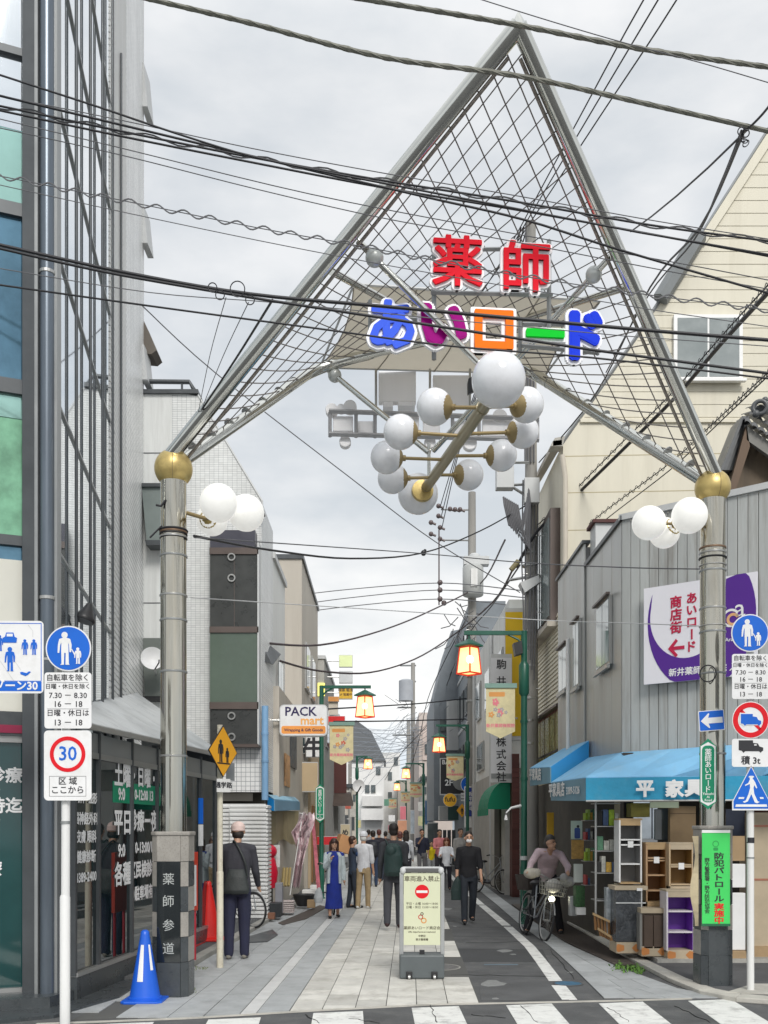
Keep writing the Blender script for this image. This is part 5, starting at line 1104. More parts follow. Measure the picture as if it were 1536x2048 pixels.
def banner(x, y0, y1, wpx, Y, label, big=True, text='新井薬師梅照院'):
    k = Y/F; h = (y1-y0)*k; w2 = wpx*k/2; t = thing('street_banner', label, 'banner', P(x, y0, Y), 'pale yellow banners hanging from the lantern posts'); bd = Board(P(x, y0, Y), parent=t)
    bd.rect('rail', -w2*1.08, w2*1.12, 0, h*.09, mat('rail_green', (.20, .33, .28), .5), d=-.03, th=.06)
    bd.poly('sheet', [(-w2, 0), (-w2, -h*.86), (0, -h), (w2, -h*.86), (w2, 0)], art, d=0, th=.004)
    if big:
        bd.rect('title_wave', -w2*.8, w2*.3, -h*.17, -h*.08, arto, d=.0045, th=.001, r=h*.02)
        for i in range(9):                                        # plain blossoms in place of the cartoon
            a, b, r_ = random.uniform(-.7, .75)*w2, -h*random.uniform(.2, .62), w2*random.uniform(.10, .2)
            m = random.choice([artr, artg, arto, pink, artg]); pts = []
            for q in range(20): an = 2*math.pi*q/20; rr = r_*(1+.28*math.cos(5*an)); pts.append((a+rr*math.cos(an), b+rr*math.sin(an)))
            bd.poly('blossom', pts, m, d=.0045+.0006*i, th=.0005); bd.disc('blossom_eye', a, b, r_*.28, art, d=.0051+.0006*i, th=.0005, n=10)
        bd.text(text, 0, -h*.75, w2*.26, pink, d=.0045, bold=.03, th=.001)
    return t
def lpost(x, ybase, Y, armx, ytop, lx_, ly, s, label, z0=0, side=1):
    t = thing('lantern_post', label, 'street lamp', (P(x, 0, Y).x, Y, 0), 'green lantern posts along the lane'); X = P(x, 0, Y).x; zt = P(0, ytop, Y).z
    add('post', MB().lathe([(.095, 0), (.095, .03), (.066, .05), (.066, 1.0), (.055, 1.04), (.055, zt)], (X, Y, z0), 16), green, t, True)
    add('post_sleeve', MB().lathe([(.05, 0), (.09, .06), (.09, .55), (.05, .62)], (X, Y, zt-1.15), 16), green, t, True)
    add('arm', MB().box(min(X, P(armx, 0, Y).x), max(X, P(armx, 0, Y).x)+.0, Y-.03, Y+.03, zt-.07, zt), green, t)
    add('brace', MB().tube([(X, Y, zt-.28), (X+side*.1, Y, zt-.15), (X+side*.28, Y, zt-.06)], .02, 6), green, t)
    add('hanger', MB().cyl(P(lx_, ytop+3, Y), P(lx_, ly, Y)+Vector((0, 0, .22*s)), .015), green, t)
    lantern(t, lx_, ly, Y, s); return t
lp1 = lpost(1048, 1849, 17.5, 928, 1262, 938, 1318, 1.28, 'green lantern post beside the concrete pole on the right, nearest the gate', side=-1)
for y in (1382, 1440, 1555): add('post_band', MB().cyl(P(1048, y, 17.5), P(1048, y+6, 17.5), .066), green, lp1, True)
add('speaker_box', MB().prism([P(1027, 1286, 17.3), P(1044, 1281, 17.3), P(1046, 1306, 17.3), P(1031, 1310, 17.3)], (0, .2, 0)), black, lp1)
lp1b = add('tape_band', MB().cyl(P(1048, 1712, 17.5), P(1048, 1720, 17.5), .068), lgrey, lp1, True)
add('hook_lamp', MB().tube([P(1041, 1612, 17.5), P(1022, 1616, 17.3), P(1012, 1626, 17.2)], [.03, .02, .012], 8), whitel, lp1, True); add('hook_bell', MB().lathe([(.035, 0), (.02, .06), (.012, .09)], P(1012, 1640, 17.2), 12), whitel, lp1, True)
banner(1001, 1376, 1477, 58, 17.4, 'largest pale yellow banner, beside the white vertical company sign')
lpL = lpost(643, 1800, 23.8, 742, 1371, 730, 1411, 1.35, 'green lantern post on the left with the hanging lantern over the street', side=1)
banner(683, 1451, 1530, 47, 23.6, 'pale yellow banner with blossoms on the left lantern post')
lpost(935, 1758, 33, 872, 1449, 878, 1488, 1.3, 'green lantern post by the middle utility pole with a doubled lantern', side=-1); banner(910, 1512, 1562, 34, 32.8, 'pale yellow banner left of the middle utility pole')
lpost(847, 1730, 50, 811, 1526, 812, 1546, 1.3, 'slim green lantern post right of the distant transformer pole', side=-1); banner(832, 1567, 1596, 24, 49.5, 'small pale yellow banner on the slim far post')
lpost(812, 1700, 66, 792, 1561, 794, 1573, 1.3, 'far green lantern post at the end of the right row', side=-1); banner(811, 1585, 1606, 18, 64, 'tiny pale yellow banner below the distant lanterns')
lpost(803, 1700, 84, 790, 1583, 793, 1590, 1.3, 'farthest lantern post on the right, a speck of light over the crowd', side=-1)
lpost(714, 1720, 49, 735, 1512, 736, 1527, 1.3, 'far left lantern post with its lantern against the grey gabled roof', side=1); banner(785, 1598, 1618, 16, 70, 'small white and red banner between the far lanterns')
# ------------------------------------------------------------------ utility poles
def upole(label, x, Y, ytop, rb, rt):
    t = thing('utility_pole', label, 'utility pole', (P(x, 0, Y).x, Y, 0)); X = P(x, 0, Y).x; zt = P(0, ytop, Y).z
    add('shaft', MB().lathe([(rb, 0), (rt, zt)], (X, Y, 0), 20), pole_c, t, True)
    for k in range(9): add('step_bolt', MB().cyl((X, Y-.1, 2.2+k*.8), (X+(.2 if k % 2 else -.2), Y-.1, 2.2+k*.8), .012, n=6), alum, t)
    return t, X, zt
u1, X1, Z1 = upole('large concrete utility pole right of the lane behind the green lantern post', 1062, 21, 445, .17, .10)
def bandz(t, x, Y, ys_, r, m=alum):
    for y in ys_: add('pole_band', MB().cyl(P(x, y, Y), P(x, y+4, Y), r, n=20), m, t, True)
bandz(u1, 1060, 21, (1105, 1130, 1180, 1262, 1290, 1330, 1395, 1440, 1485), .16)
add('meter_box', MB().box(*[v for a in zip(P(992, 978, 20.6)-Vector((0, .1, 0)), P(1027, 935, 20.6)+Vector((0, .15, 0))) for v in a]), lgrey, u1, bev=.01)
add('pole_box', MB().box(*[v for a in zip(P(1048, 1008, 20.7)-Vector((0, .1, 0)), P(1078, 958, 20.7)+Vector((0, .1, 0))) for v in a]), lgrey, u1, bev=.01)
for y0, y1, x0, x1 in ((970, 968, 1026, 1058), (975, 990, 1026, 1050), (1160, 1150, 1020, 1080), (925, 925, 1015, 1058)): add('cross_arm', MB().tube([P(x0, y0, 20.8), P(x1, y1, 20.8)], .03, 4), alum, u1)
add('junction_sleeve', MB().cyl(P(1022, 1140, 20.5), P(1037, 1122, 20.5), .055, n=12), mat('sleeve_olive', (.2, .17, .08), .5), u1, True)
rc = MB()
random.seed(11)
for i in range(9):
    x0 = 1005+i*3; a = P(x0, 978, 20.5); pts = [a, P(x0+4+i, 1010+i*4, 20.4), P(1018+i*5, 1050+i*6, 20.4), P(1036+i*3, 1062-i*7, 20.5), P(1055, 1030-i*9, 20.7)]
    rc.tube([pts[0].lerp(pts[1], .5) if k == 0 else p for k, p in enumerate(pts)], .022, 5)
for i in range(6): rc.tube([P(1046+i*6, 960, 20.75), P(1044+i*6+random.uniform(-6, 6), 1120, 20.72), P(1048+i*4, 1260+i*20, 20.75)], .014, 4)
add('cable_loops', rc, wireg, u1, kind='stuff')
for i in range(4): add('pole_cable', MB().tube([P(1052+i*5, 445+i*10, 21), P(1050+i*6, 700, 20.85), P(1050+i*6, 925, 20.85)], .018, 5), wireg, u1)
add('bracket', MB().prism([P(1040, 1165, 20.7), P(1078, 1150, 20.7), P(1080, 1164, 20.7), P(1050, 1185, 20.7)], (0, .3, 0)), lgrey, u1)
u2, X2, Z2 = upole('middle utility pole with a grey transformer and blue and white eye clinic panels', 944, 35, 985, .19, .13)
add('transformer', MB().lathe([(.33, 0), (.36, .03), (.36, .98), (.30, 1.05)], P(946, 1192, 34.6), 24), mat('transformer_grey', (.42, .43, .42), .5, var=.06), u2, True)
add('transformer_label', MB().box(*[v for a in zip(P(942, 1172, 34.2), P(955, 1137, 34.22)) for v in a]), offw, u2); add('transformer_head', MB().lathe([(.2, 0), (.2, .3), (.12, .36)], P(949, 1128, 34.9), 16), lgrey, u2, True)
add('cutout', MB().box(*[v for a in zip(P(928, 1128, 34.5), P(976, 1118, 34.9)) for v in a]), lgrey, u2)
for y in (1019, 1080): add('cross_arm', MB().tube([P(882, y, 35), P(946, y+1, 35)], .03, 4), alum, u2)
ins = MB()
for (x, y) in ((877, 1012), (877, 1032), (880, 1055), (862, 1045), (862, 1068), (880, 1078), (900, 1018), (910, 1019), (920, 1019)): ins.ball(P(x, y, 35), .09, 8); ins.cyl(P(x, y, 35), P(x+10, y+4, 35), .04)
add('insulators', ins, mat('insulator', (.12, .09, .09), .3), u2, True)
ins = MB()
for (x, y) in ((880, 1165), (880, 1180), (880, 1198), (888, 1206)): ins.ball(P(x, y, 34.9), .1, 8)
ins.cyl(P(878, 1060, 34.9), P(878, 1210, 34.9), .025); add('insulator_stack', ins, mat('insulator', (.12, .09, .09), .3), u2, True)
blu = mat('clinic_blue', (.02, .05, .30), .5)
add('clinic_sleeve', MB().cyl(P(940, 1655, 35), P(940, 1573, 35), .20, n=20), white, u2, True)
bd = Board(P(938, 1605, 34.78), parent=u2); bd.rect('blue_panel', -.13, .15, -.48, .52, blu, d=0, th=.01); bd.text('新井眼科', .03, .3, .15, whitel, d=.012, bold=.03, vert=.17); bd.text('医院', -.06, -.2, .15, blu, d=.012, bold=.03, vert=.17)
bandz(u2, 943, 35, (1250, 1300, 1350, 1400, 1492), .18)
mess = MB()
for i in range(26): a = P(random.uniform(905, 955), random.uniform(1195, 1330), 34.7); b = a+Vector((random.uniform(-.7, .7), random.uniform(-.3, .2), random.uniform(-.9, .4))); mess.tube([a, a.lerp(b, .5)-Vector((0, 0, .12)), b], .018, 4)
add('cable_tangle', mess, wireg, u2, kind='stuff'); add('splice_box', MB().box(*[v for a in zip(P(921, 1320, 34.5), P(936, 1290, 34.9)) for v in a]), lgrey, u2)
u3, X3, Z3 = upole('distant grey utility pole with a transformer and many fanned cables', 826, 70, 1326, .19, .14)
add('transformer', MB().lathe([(.5, 0), (.5, 1.4), (.3, 1.5)], P(812, 1402, 69.5), 16), mat('far_grey', (.36, .38, .41), .6), u3, True); add('transformer_frame', MB().box(*[v for a in zip(P(804, 1386, 69.3), P(820, 1368, 69.6)) for v in a]), lgrey, u3)
for y, a, b in ((1331, 800, 832), (1363, 800, 832), (1470, 785, 845), (1415, 795, 832)): add('cross_arm', MB().tube([P(a, y, 70), P(b, y, 70)], .06, 4), greym, u3)
tg_ = MB()
for i in range(22): a = P(random.uniform(790, 838), random.uniform(1405, 1500), 69.5); b = a+Vector((random.uniform(-1, 1), 0, random.uniform(-.8, .8))); tg_.tube([a, b], .018, 4)
add('cable_tangle', tg_, greym, u3, kind='stuff')
upole('slim far utility pole left of the distant transformer pole', 817, 82, 1440, .2, .15); upole('thin dark pole between the far right shops', 700, 58, 1500, .12, .1)
# ------------------------------------------------------------------ overhead lines
def smooth(pts, n=5):
    out = []; pts = [Vector(p) for p in pts]; m = len(pts)
    for i in range(m-1):
        p0 = pts[max(i-1, 0)]; p1 = pts[i]; p2 = pts[i+1]; p3 = pts[min(i+2, m-1)]
        for k in range(n):
            t = k/n; out.append(.5*((2*p1)+(-p0+p2)*t+(2*p0-5*p1+4*p2-p3)*t*t+(-p0+3*p1-3*p2+p3)*t*t*t))
    out.append(pts[-1]); return out
def wire(label, pts, Y, r, m=None, ext=0, wave=None, n=5, ns=6, cat='cable', group=None, name='overhead_cable', twist=False):
    Ys = Y if isinstance(Y, (list, tuple)) else [Y]*len(pts)
    q = [P(a, b, c) for (a, b), c in zip(pts, Ys)]
    s = smooth(q, n); mb = MB()
    if ext:
        d0 = (s[0]-s[1]).normalized(); d1 = (s[-1]-s[-2]).normalized(); e0, e1 = s[0], s[-1]
        s = [e0+d0*(abs(ext)*k/4)+Vector((0, 0, .03*abs(ext)*(k/4)**2)) for k in (4, 3, 2, 1)]+s
        if ext > 0: s = s+[e1+d1*(ext*k/4)+Vector((0, 0, .04*ext*(k/4)**2)) for k in (1, 2, 3, 4)]
    mb.tube(s, r, ns)
    if twist:
        for ph in (0, math.pi):
            L_ = []; acc = 0
            for i in range(len(s)-1):
                ln = (s[i+1]-s[i]).length; kk = max(2, int(ln/.03))
                for j in range(kk): an = (acc+ln*j/kk)*22+ph; L_.append(s[i].lerp(s[i+1], j/kk)+Vector((0, math.cos(an)*r*.6, math.sin(an)*r*.6)))
                acc += ln
            mb.tube(L_, r*.62, 4)
    if wave:
        amp, per = wave; L_ = []; acc = 0
        for i in range(len(s)-1):
            seg = (s[i+1]-s[i]).length; k = max(2, int(seg/(per/9)))
            for j in range(k): f = j/k; acc += seg/k; L_.append(s[i].lerp(s[i+1], f)+Vector((0, 0, amp*math.sin(acc/per*6.283))))
        mb.tube(L_, .0055, 4)
    return meta(add(name, mb, m or wirem, None, True), label, cat, group)
GC = 'overhead cables crossing the junction'
wire('thick twisted grey cable crossing from the top left below the gate tip', [(290, -4), (500, 46), (770, 115), (1037, 152), (1290, 207), (1536, 262)], 7, .0155, cablem, 9, twist=True, group=GC)
wire('thick twisted grey cable passing closest to the gate apex', [(700, -6), (860, 20), (1040, 51), (1290, 99), (1536, 134)], 7, .0155, cablem, 9, twist=True, group=GC)
wire('hair thin wire at the very top right above the thick cables', [(940, -8), (1100, 42), (1250, 86), (1400, 125), (1536, 165)], 6.5, .0032, wireg, 9, group=GC)
wire('black cable of the upper bundle with a looping lashing wire', [(0, 212), (240, 262), (500, 314), (760, 360), (1036, 404), (1300, 450), (1536, 482)], 7, .0075, None, 9, wave=(.02, .42), group=GC)
wire('second black cable of the upper bundle just below the lashed one', [(0, 221), (240, 272), (500, 324), (760, 374), (1036, 420), (1300, 468), (1536, 512)], 7.1, .0075, None, 9, group=GC)
wire('black cable descending from the left edge to join the upper bundle', [(0, 150), (200, 215), (350, 266), (500, 312), (640, 342)], 6.9, .007, None, 9, group=GC)
wire('thin messenger wire just above the upper bundle', [(0, 192), (240, 240), (500, 296), (760, 345), (1036, 392), (1300, 440), (1536, 478)], 7.05, .0035, wireg, 9, group=GC)
wire('thin grey wire under the upper bundle', [(0, 238), (250, 298), (620, 388), (1000, 462), (1350, 525), (1536, 560)], 7.2, .0036, wireg, 9, group=GC)
wire('thin grey wire running second below the upper bundle', [(0, 256), (250, 312), (512, 378), (760, 435), (1000, 478), (1350, 545), (1536, 578)], 7.2, .0036, wireg, 9, group=GC)
wire('black cable sloping from the bundle down to the right edge', [(640, 345), (860, 396), (1050, 440), (1240, 500), (1536, 586)], 7.0, .008, None, 9, group=GC)
wire('thin wire with a wavy lashing across the left building', [(0, 352), (250, 402), (512, 455), (720, 492), (1000, 545), (1300, 590), (1536, 620)], 7.3, .0036, wireg, 9, wave=(.022, .2), group=GC)
wire('thin wire beneath the wavy lashed one', [(0, 370), (250, 425), (512, 480), (760, 528), (1000, 570)], 7.3, .0032, wireg, 5, group=GC)
wire('heaviest black cable crossing in front of the coloured letters', [(0, 490), (250, 545), (500, 588), (760, 612), (1000, 634), (1300, 661), (1536, 680)], 7, [.019]*12+[.016]*50 if False else .0125, None, 9, group=GC)
wire('black cable lashed on top of the heaviest one at the left', [(0, 497), (200, 542), (400, 578), (545, 602)], 6.95, .010, None, 9, group=GC)
wire('black cable below the heaviest one, running in front of the blue letter', [(0, 570), (300, 612), (620, 655), (900, 692), (1190, 716), (1536, 757)], 7.1, .007, None, 9, group=GC)
wire('thin wire between the two lowest black cables', [(0, 537), (300, 585), (560, 606), (900, 640)], 7.2, .0035, wireg, 5, group=GC)
clip = MB()
for x, y in ((425, 575), (440, 590), (475, 578), (500, 600)): clip.torus(P(x, y, 6.9), (0, 1, .2), .03 if x != 475 else .05, .004, 18, 5)
meta(add('cable_coil', clip, wirem, None, True), 'small loose wire loops where thin lines leave the heaviest cable on the left', 'wire loop')
wire('thin drop wire from the loops to the left column, leftmost of three', [(452, 595), (420, 710), (395, 832)], [6.9, 8.4, 9.9], .0035, wireg)
wire('thin drop wire from the loops to the left column, middle of three', [(497, 605), (445, 715), (398, 832)], [6.9, 8.4, 9.9], .0035, wireg)
wire('dark thick drop wire from the heaviest cable to the left column', [(545, 600), (470, 720), (402, 822), (385, 850)], [6.95, 8.5, 9.8, 10.1], .009, None)
wire('long thin wire falling from the glass building across the sky to the middle pole', [(285, 612), (430, 745), (700, 955), (870, 1083), (1040, 1185)], [17, 18, 19, 20, 20.8], .011, wireg)
GH = 'three high power lines running up the street from the tallest pole top'
for i, (a, b) in enumerate(((1287, 1042), (1316, 1048), (1353, 1056))):
    wire(['left', 'middle', 'right'][i]+' one of three power lines rising to the top edge right of the gate', [(a+250, -420), (a, 0), ((a+b)/2-4, 232), (b, 452)], [10.5, 14, 17, 21], .012, None, 4, group=GH)
for i in range(3): wire(['left', 'middle', 'right'][i]+' one of three lines from the tallest pole to the middle pole insulators', [(1042+i*6, 455), (975+i*5, 700), (920+i*2, 880), (880+i*2, 1015+i*20)], [21, 26, 30, 35], .016, None)
wire('thick bundled cable running down past the cream building window to the tall pole', [(1536, 585), (1440, 690), (1350, 795), (1240, 905), (1130, 1012), (1075, 1062), (1032, 1135)], [12, 14, 16, 18, 20, 20.6, 21], .030, None, -8)
wire('dark lashing line beside the thick bundled cable', [(1536, 570), (1436, 680), (1340, 790), (1236, 893), (1125, 1005), (1075, 1050)], [12, 14, 16, 18, 20, 20.6], .010, None, -8, wave=(.05, .25))
wire('cable with ladder like lashing in front of the cream building', [(1536, 745), (1410, 862), (1335, 930), (1200, 1030), (1115, 1105), (1070, 1165)], [12, 15, 16.5, 19, 20.5, 21], .008, None, -8, wave=(.045, .22))
wire('plain cable under the ladder like lashed one', [(1536, 752), (1415, 868), (1340, 940), (1208, 1042), (1120, 1118), (1072, 1172)], [12, 15, 16.5, 19, 20.5, 21], .009, None, -8)
wire('pair line dropping from the tied knot at the upper right', [(1490, 258), (1400, 455), (1300, 575), (1190, 790), (1078, 925)], [7, 10, 13, 17, 20.8], .012, None)
wire('second line dropping from the tied knot at the upper right', [(1483, 262), (1440, 370), (1388, 480), (1296, 592), (1212, 745)], [7, 9, 11, 14, 17], .010, None)
wire('short line from the right edge to the tied knot', [(1600, 120), (1536, 215), (1496, 258)], [6, 6.6, 7], .008, None, 4)
kn = MB()
for i in range(6): kn.torus(P(1487+random.uniform(-7, 7), 262+i*5, 6.95), (random.uniform(-1, 1), 1, random.uniform(-1, 1)), .022, .004, 14, 4)
meta(add('cable_knot', kn, wirem, None, True), 'knotted wire tie on the thick cable near the upper right corner', 'wire tie')
wire('black cable from the left column across the lane to the tall pole', [(388, 1072), (540, 1100), (700, 1117), (845, 1106), (960, 1062), (1050, 1012)], [10.1, 12.5, 15, 17.5, 19.5, 20.8], .014, None)
wire('light festoon wire from the left column towards the right column', [(388, 1075), (550, 1086), (845, 1107), (1045, 1125), (1250, 1135), (1400, 1138)], [10.1, 11.6, 14.5, 13, 11.5, 10.6], .007, wireg)
wire('white guide wire from the right column to the tall pole, upper one', [(1400, 1252), (1250, 1246), (1080, 1240), (640, 1212), (380, 1195)], [10.6, 12.5, 15, 13, 10.2], .006, mat('wire_white', (.55, .55, .55), .5))
for i, (y0, y1) in enumerate(((1195, 1166), (1215, 1180), (1231, 1198))):
    wire(['top', 'middle', 'bottom'][i]+' one of three thin lines going left from the insulator stack', [(560, y0), (700, (y0+y1)/2-2), (880, y1), (1035, y1+14)], [34, 34.5, 35, 30], .017, wireg, 1)
wire('heavy dark cable sagging from the beige house to the middle pole, upper one', [(508, 1284), (640, 1290), (760, 1262), (860, 1222), (960, 1168), (1010, 1080)], [19, 23, 27, 31, 34.5, 25], .024, mat('cable_purple', (.06, .04, .045), .6))
wire('heavy dark cable sagging below it in front of the sky', [(560, 1322), (640, 1342), (740, 1345), (830, 1318), (900, 1275), (985, 1205), (1030, 1130)], [21, 24, 27, 30, 33, 27, 21.5], .024, mat('cable_purple', (.06, .04, .045), .6))
wire('black cable hanging in an arc from the middle pole down to the far lamps', [(950, 1205), (890, 1320), (855, 1400), (838, 1480), (818, 1545)], [35, 40, 46, 52, 60], .018, None)
wire('second black cable from the middle pole curving to the distant pole', [(955, 1230), (900, 1350), (862, 1440), (800, 1510), (770, 1560)], [35, 42, 50, 58, 66], .018, None)
wire('third black cable from the tall pole over the lantern to the middle pole', [(1040, 1130), (985, 1210), (940, 1265), (905, 1340), (872, 1430)], [21, 28, 34, 40, 46], .018, None)
wire('horizontal span between left shops and right shops, upper', [(655, 1418), (760, 1412), (850, 1406), (940, 1396)], [26, 30, 34, 38], .022, None)
wire('horizontal span between left shops and right shops, lower', [(668, 1443), (780, 1442), (940, 1438)], [26, 32, 38], .022, None)
fw = MB(); random.seed(21)
for i in range(20):
    a = P(random.choice([random.uniform(712, 740), random.uniform(700, 720)]), random.uniform(1440, 1590), random.uniform(45, 65)); b = P(random.uniform(782, 835), random.uniform(1425, 1500), 69)
    fw.tube(smooth([a, a.lerp(b, .5)-Vector((0, 0, .4)), b], 4), .011, 3)
for i in range(14):
    a = P(random.uniform(810, 835), random.uniform(1430, 1500), 69); b = P(random.uniform(868, 940), random.uniform(1380, 1520), random.uniform(40, 45))
    fw.tube(smooth([a, a.lerp(b, .5)-Vector((0, 0, .5)), b], 4), .012, 3)
for i in range(10):
    a = P(700, 1455+i*9, 60); b = P(860, 1452+i*7+random.uniform(-6, 6), 60); fw.tube([a, a.lerp(b, .5)-Vector((0, 0, .25)), b], .018, 3)
meta(add('distant_cables', fw, mat('far_wire', (.16, .18, .21), .6)), 'tangle of thin cables fanning around the distant pole', kind='stuff')
bird = MB().ball(P(847, 1106, 17.4), .05, 10, (1, 1.4, 1)); bird.ball(P(850, 1101, 17.4), .028, 8)
meta(add('cable_ball', bird, black, None, True), 'small dark marker ball on the cable over the middle of the lane', 'marker')
# ------------------------------------------------------------------ shop awnings on the right
aw2 = thing('shop_awning', 'large sky blue awning with white shop lettering over the furniture front', 'awning', (4, 12.5, 2))
q0 = P(1172, 1556, 12.7); q1 = P(1560, 1551, 12.05); b0 = P(1172, 1602, 12.7); b1 = P(1560, 1600, 12.05); far_ = P(1900, 1549, 11.9); farb = P(1900, 1600, 11.9)
w0 = Vector(fpt(0.02, .03)+(2.71,)); w1 = Vector(fpt(wl_+4, .03)+(2.78,)); s0 = P(1102, 1566, 15.4); sb0 = P(1102, 1601, 15.4); ws = Vector((3.19, 15.6, 2.78))
add('front_valance', MB().prism([b0, q0, q1, b1], (0, .02, 0)), bluefab2, aw2); add('front_valance', MB().prism([b1, q1, far_, farb], (0, .02, 0)), bluefab2, aw2)
add('side_valance', MB().prism([sb0, s0, q0, b0], (.02, 0, 0)), mat('valance_faded', (.16, .30, .38), .7), aw2)
for i in range(8):
    f0, f1 = i/8, (i+1)/8
    add('cover_strip', MB().prism([q0.lerp(far_, f0), q0.lerp(far_, f1), w0.lerp(w1, f1), w0.lerp(w1, f0)], (0, 0, .012)), bluefab, aw2)
add('side_cover', MB().prism([s0, q0, w0, ws], (0, 0, .012)), bluefab, aw2)
add('valance_pipe', MB().tube([b0, b1, farb], .014, 6), alum, aw2)
bd = Board(P(1330, 1578, 12.38)-Vector((0, .01, 0)), q1-q0, (0, 0, 1), aw2)
for ch, x in (('平', 1291), ('家', 1348), ('具', 1385)): bd.text(ch, (x-1330)/F*12.4, .005, .205, whitel, d=.0, bold=.045, th=.004)
bd = Board((s0+q0)/2+Vector((-.02, 0, -.13)), q0-s0, (0, 0, 1), aw2); bd.text('平家具店', -.75, 0, .2, whitel, d=0, bold=.03, sxx=1.6); bd.text('3389-5126', .55, -.02, .13, whitel, d=0, bold=.02, sxx=1.6)
aw3 = thing('shop_awning', 'smaller blue awning with white lettering under the siding annex', 'awning', (3, 16.5, 2.4))
a0, a1 = P(1100, 1535, 15.6), P(1060, 1537, 17.7); c0, c1 = P(1100, 1566, 15.6), P(1060, 1572, 17.7); w_a, w_b = Vector((3.2, 15.62, 3.05)), Vector((3.2, 17.9, 3.1))
add('side_valance', MB().prism([c0, a0, a1, c1], (.02, 0, 0)), mat('valance_faded', (.16, .3, .38)), aw3); add('cover', MB().prism([a0, a1, w_b, w_a], (0, 0, .012)), bluefab, aw3)
add('end_panel', MB().prism([c0, a0, w_a, Vector((3.2, 15.62, 2.72))], (0, .02, 0)), mat('end_blue', (.03, .30, .66), .7), aw3)
bd = Board((a0+a1)/2+Vector((-.02, 0, -.12)), a0-a1, (0, 0, 1), aw3); bd.text('平家具店', -.35, 0, .2, whitel, d=0, bold=.03, sxx=1.5)

# ------------------------------------------------------------------ goods of the furniture shop
def shelf(label, x0, x1, y0, y1, Y, dep, shelves, body, edge, inner, tag_at=None, rot=0, topb=None, kick=0, cat='shelf'):
    a = P(x0, y1, Y); b = P(x1, y0, Y); t = thing('bookshelf', label, cat, ((a.x+b.x)/2, Y, a.z)); w_ = b.x-a.x; h = b.z-a.z; e = .02
    add('side_panel', MB().box(a.x, a.x+e, Y, Y+dep, a.z, b.z), edge, t, bev=.002); add('side_panel', MB().box(b.x-e, b.x, Y, Y+dep, a.z, b.z), edge, t, bev=.002)
    add('back_panel', MB().box(a.x+e, b.x-e, Y+dep-.01, Y+dep, a.z, b.z), inner, t)
    add('inner_side', MB().box(a.x+e, a.x+e+.004, Y+.004, Y+dep-.01, a.z, b.z), inner, t); add('inner_side', MB().box(b.x-e-.004, b.x-e, Y+.004, Y+dep-.01, a.z, b.z), inner, t)
    for f in shelves: add('shelf_board', MB().box(a.x+e, b.x-e, Y+.004, Y+dep-.01, a.z+h*f, a.z+h*f+.018), edge, t)
    add('top_board', MB().box(a.x-.004, b.x+.004, Y-.004, Y+dep, b.z, b.z+.02), topb or edge, t); add('bottom_board', MB().box(a.x, b.x, Y, Y+dep, a.z, a.z+.02+kick), topb or edge, t)
    if topb: add('top_rail', MB().box(a.x+e, b.x-e, Y, Y+.02, b.z-.07, b.z), topb, t)
    if tag_at: add('price_tag', MB().box((a.x+b.x)/2-.035, (a.x+b.x)/2+.035, Y-.006, Y-.002, a.z+h*tag_at-.04, a.z+h*tag_at+.04), whitel, t)
    return t
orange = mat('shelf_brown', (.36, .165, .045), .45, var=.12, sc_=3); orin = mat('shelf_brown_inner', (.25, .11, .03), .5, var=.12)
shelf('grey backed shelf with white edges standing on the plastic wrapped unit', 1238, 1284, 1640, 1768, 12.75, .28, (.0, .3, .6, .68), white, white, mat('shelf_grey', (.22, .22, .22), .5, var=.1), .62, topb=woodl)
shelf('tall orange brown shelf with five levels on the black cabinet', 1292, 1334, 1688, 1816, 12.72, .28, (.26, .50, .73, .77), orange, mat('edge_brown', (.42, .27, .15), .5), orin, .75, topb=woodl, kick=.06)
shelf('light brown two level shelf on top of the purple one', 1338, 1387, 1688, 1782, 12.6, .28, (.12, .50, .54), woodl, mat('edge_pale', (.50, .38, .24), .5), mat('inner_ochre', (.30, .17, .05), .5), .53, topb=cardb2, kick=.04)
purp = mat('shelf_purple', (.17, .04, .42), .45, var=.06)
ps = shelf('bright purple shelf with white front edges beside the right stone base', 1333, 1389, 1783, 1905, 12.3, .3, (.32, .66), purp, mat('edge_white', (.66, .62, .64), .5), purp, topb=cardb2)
add('outer_side', MB().box(P(1389, 0, 12.3).x, P(1389, 0, 12.3).x+.05, 12.31, 12.6, P(0, 1905, 12.3).z, P(0, 1783, 12.3).z), purp, ps)
def bx(name, label, cat, x0, x1, y0, y1, Y, dep, m, **k):
    a = P(x0, y1, Y); b = P(x1, y0, Y); t = thing(name, label, cat, ((a.x+b.x)/2, Y, a.z)); add('body', MB().box(a.x, b.x, Y, Y+dep, a.z, b.z), m, t, bev=.006); return t, a, b
wrapm = mat('black_wrap', (.05, .055, .062), .14, var=.4, sc_=9, bump=1, bsc=14, spec=.8)
t, a, b = bx('wrapped_unit', 'black unit in shiny plastic wrap standing on white cardboard, leftmost of the goods', 'cabinet', 1232, 1282, 1780, 1884, 12.6, .35, wrapm)
add('top_board', MB().box(a.x-.02, b.x+.08, 12.58, 12.96, b.z, b.z+.05), cardb2, t); add('strap', MB().box(a.x-.004, b.x+.06, 12.592, 12.597, b.z-.17, b.z-.155), lgrey, t); add('side_post', MB().box(b.x, b.x+.015, 12.6, 12.62, a.z, b.z), lgrey, t)
add('price_tag', MB().box(b.x-.06, b.x+.01, 12.57, 12.575, b.z-.01, b.z+.025), whitel, t)
t, a, b = bx('dark_cabinet', 'dark wood cabinet with double doors beside the purple shelf', 'cabinet', 1284, 1328, 1826, 1900, 12.45, .35, woodd)
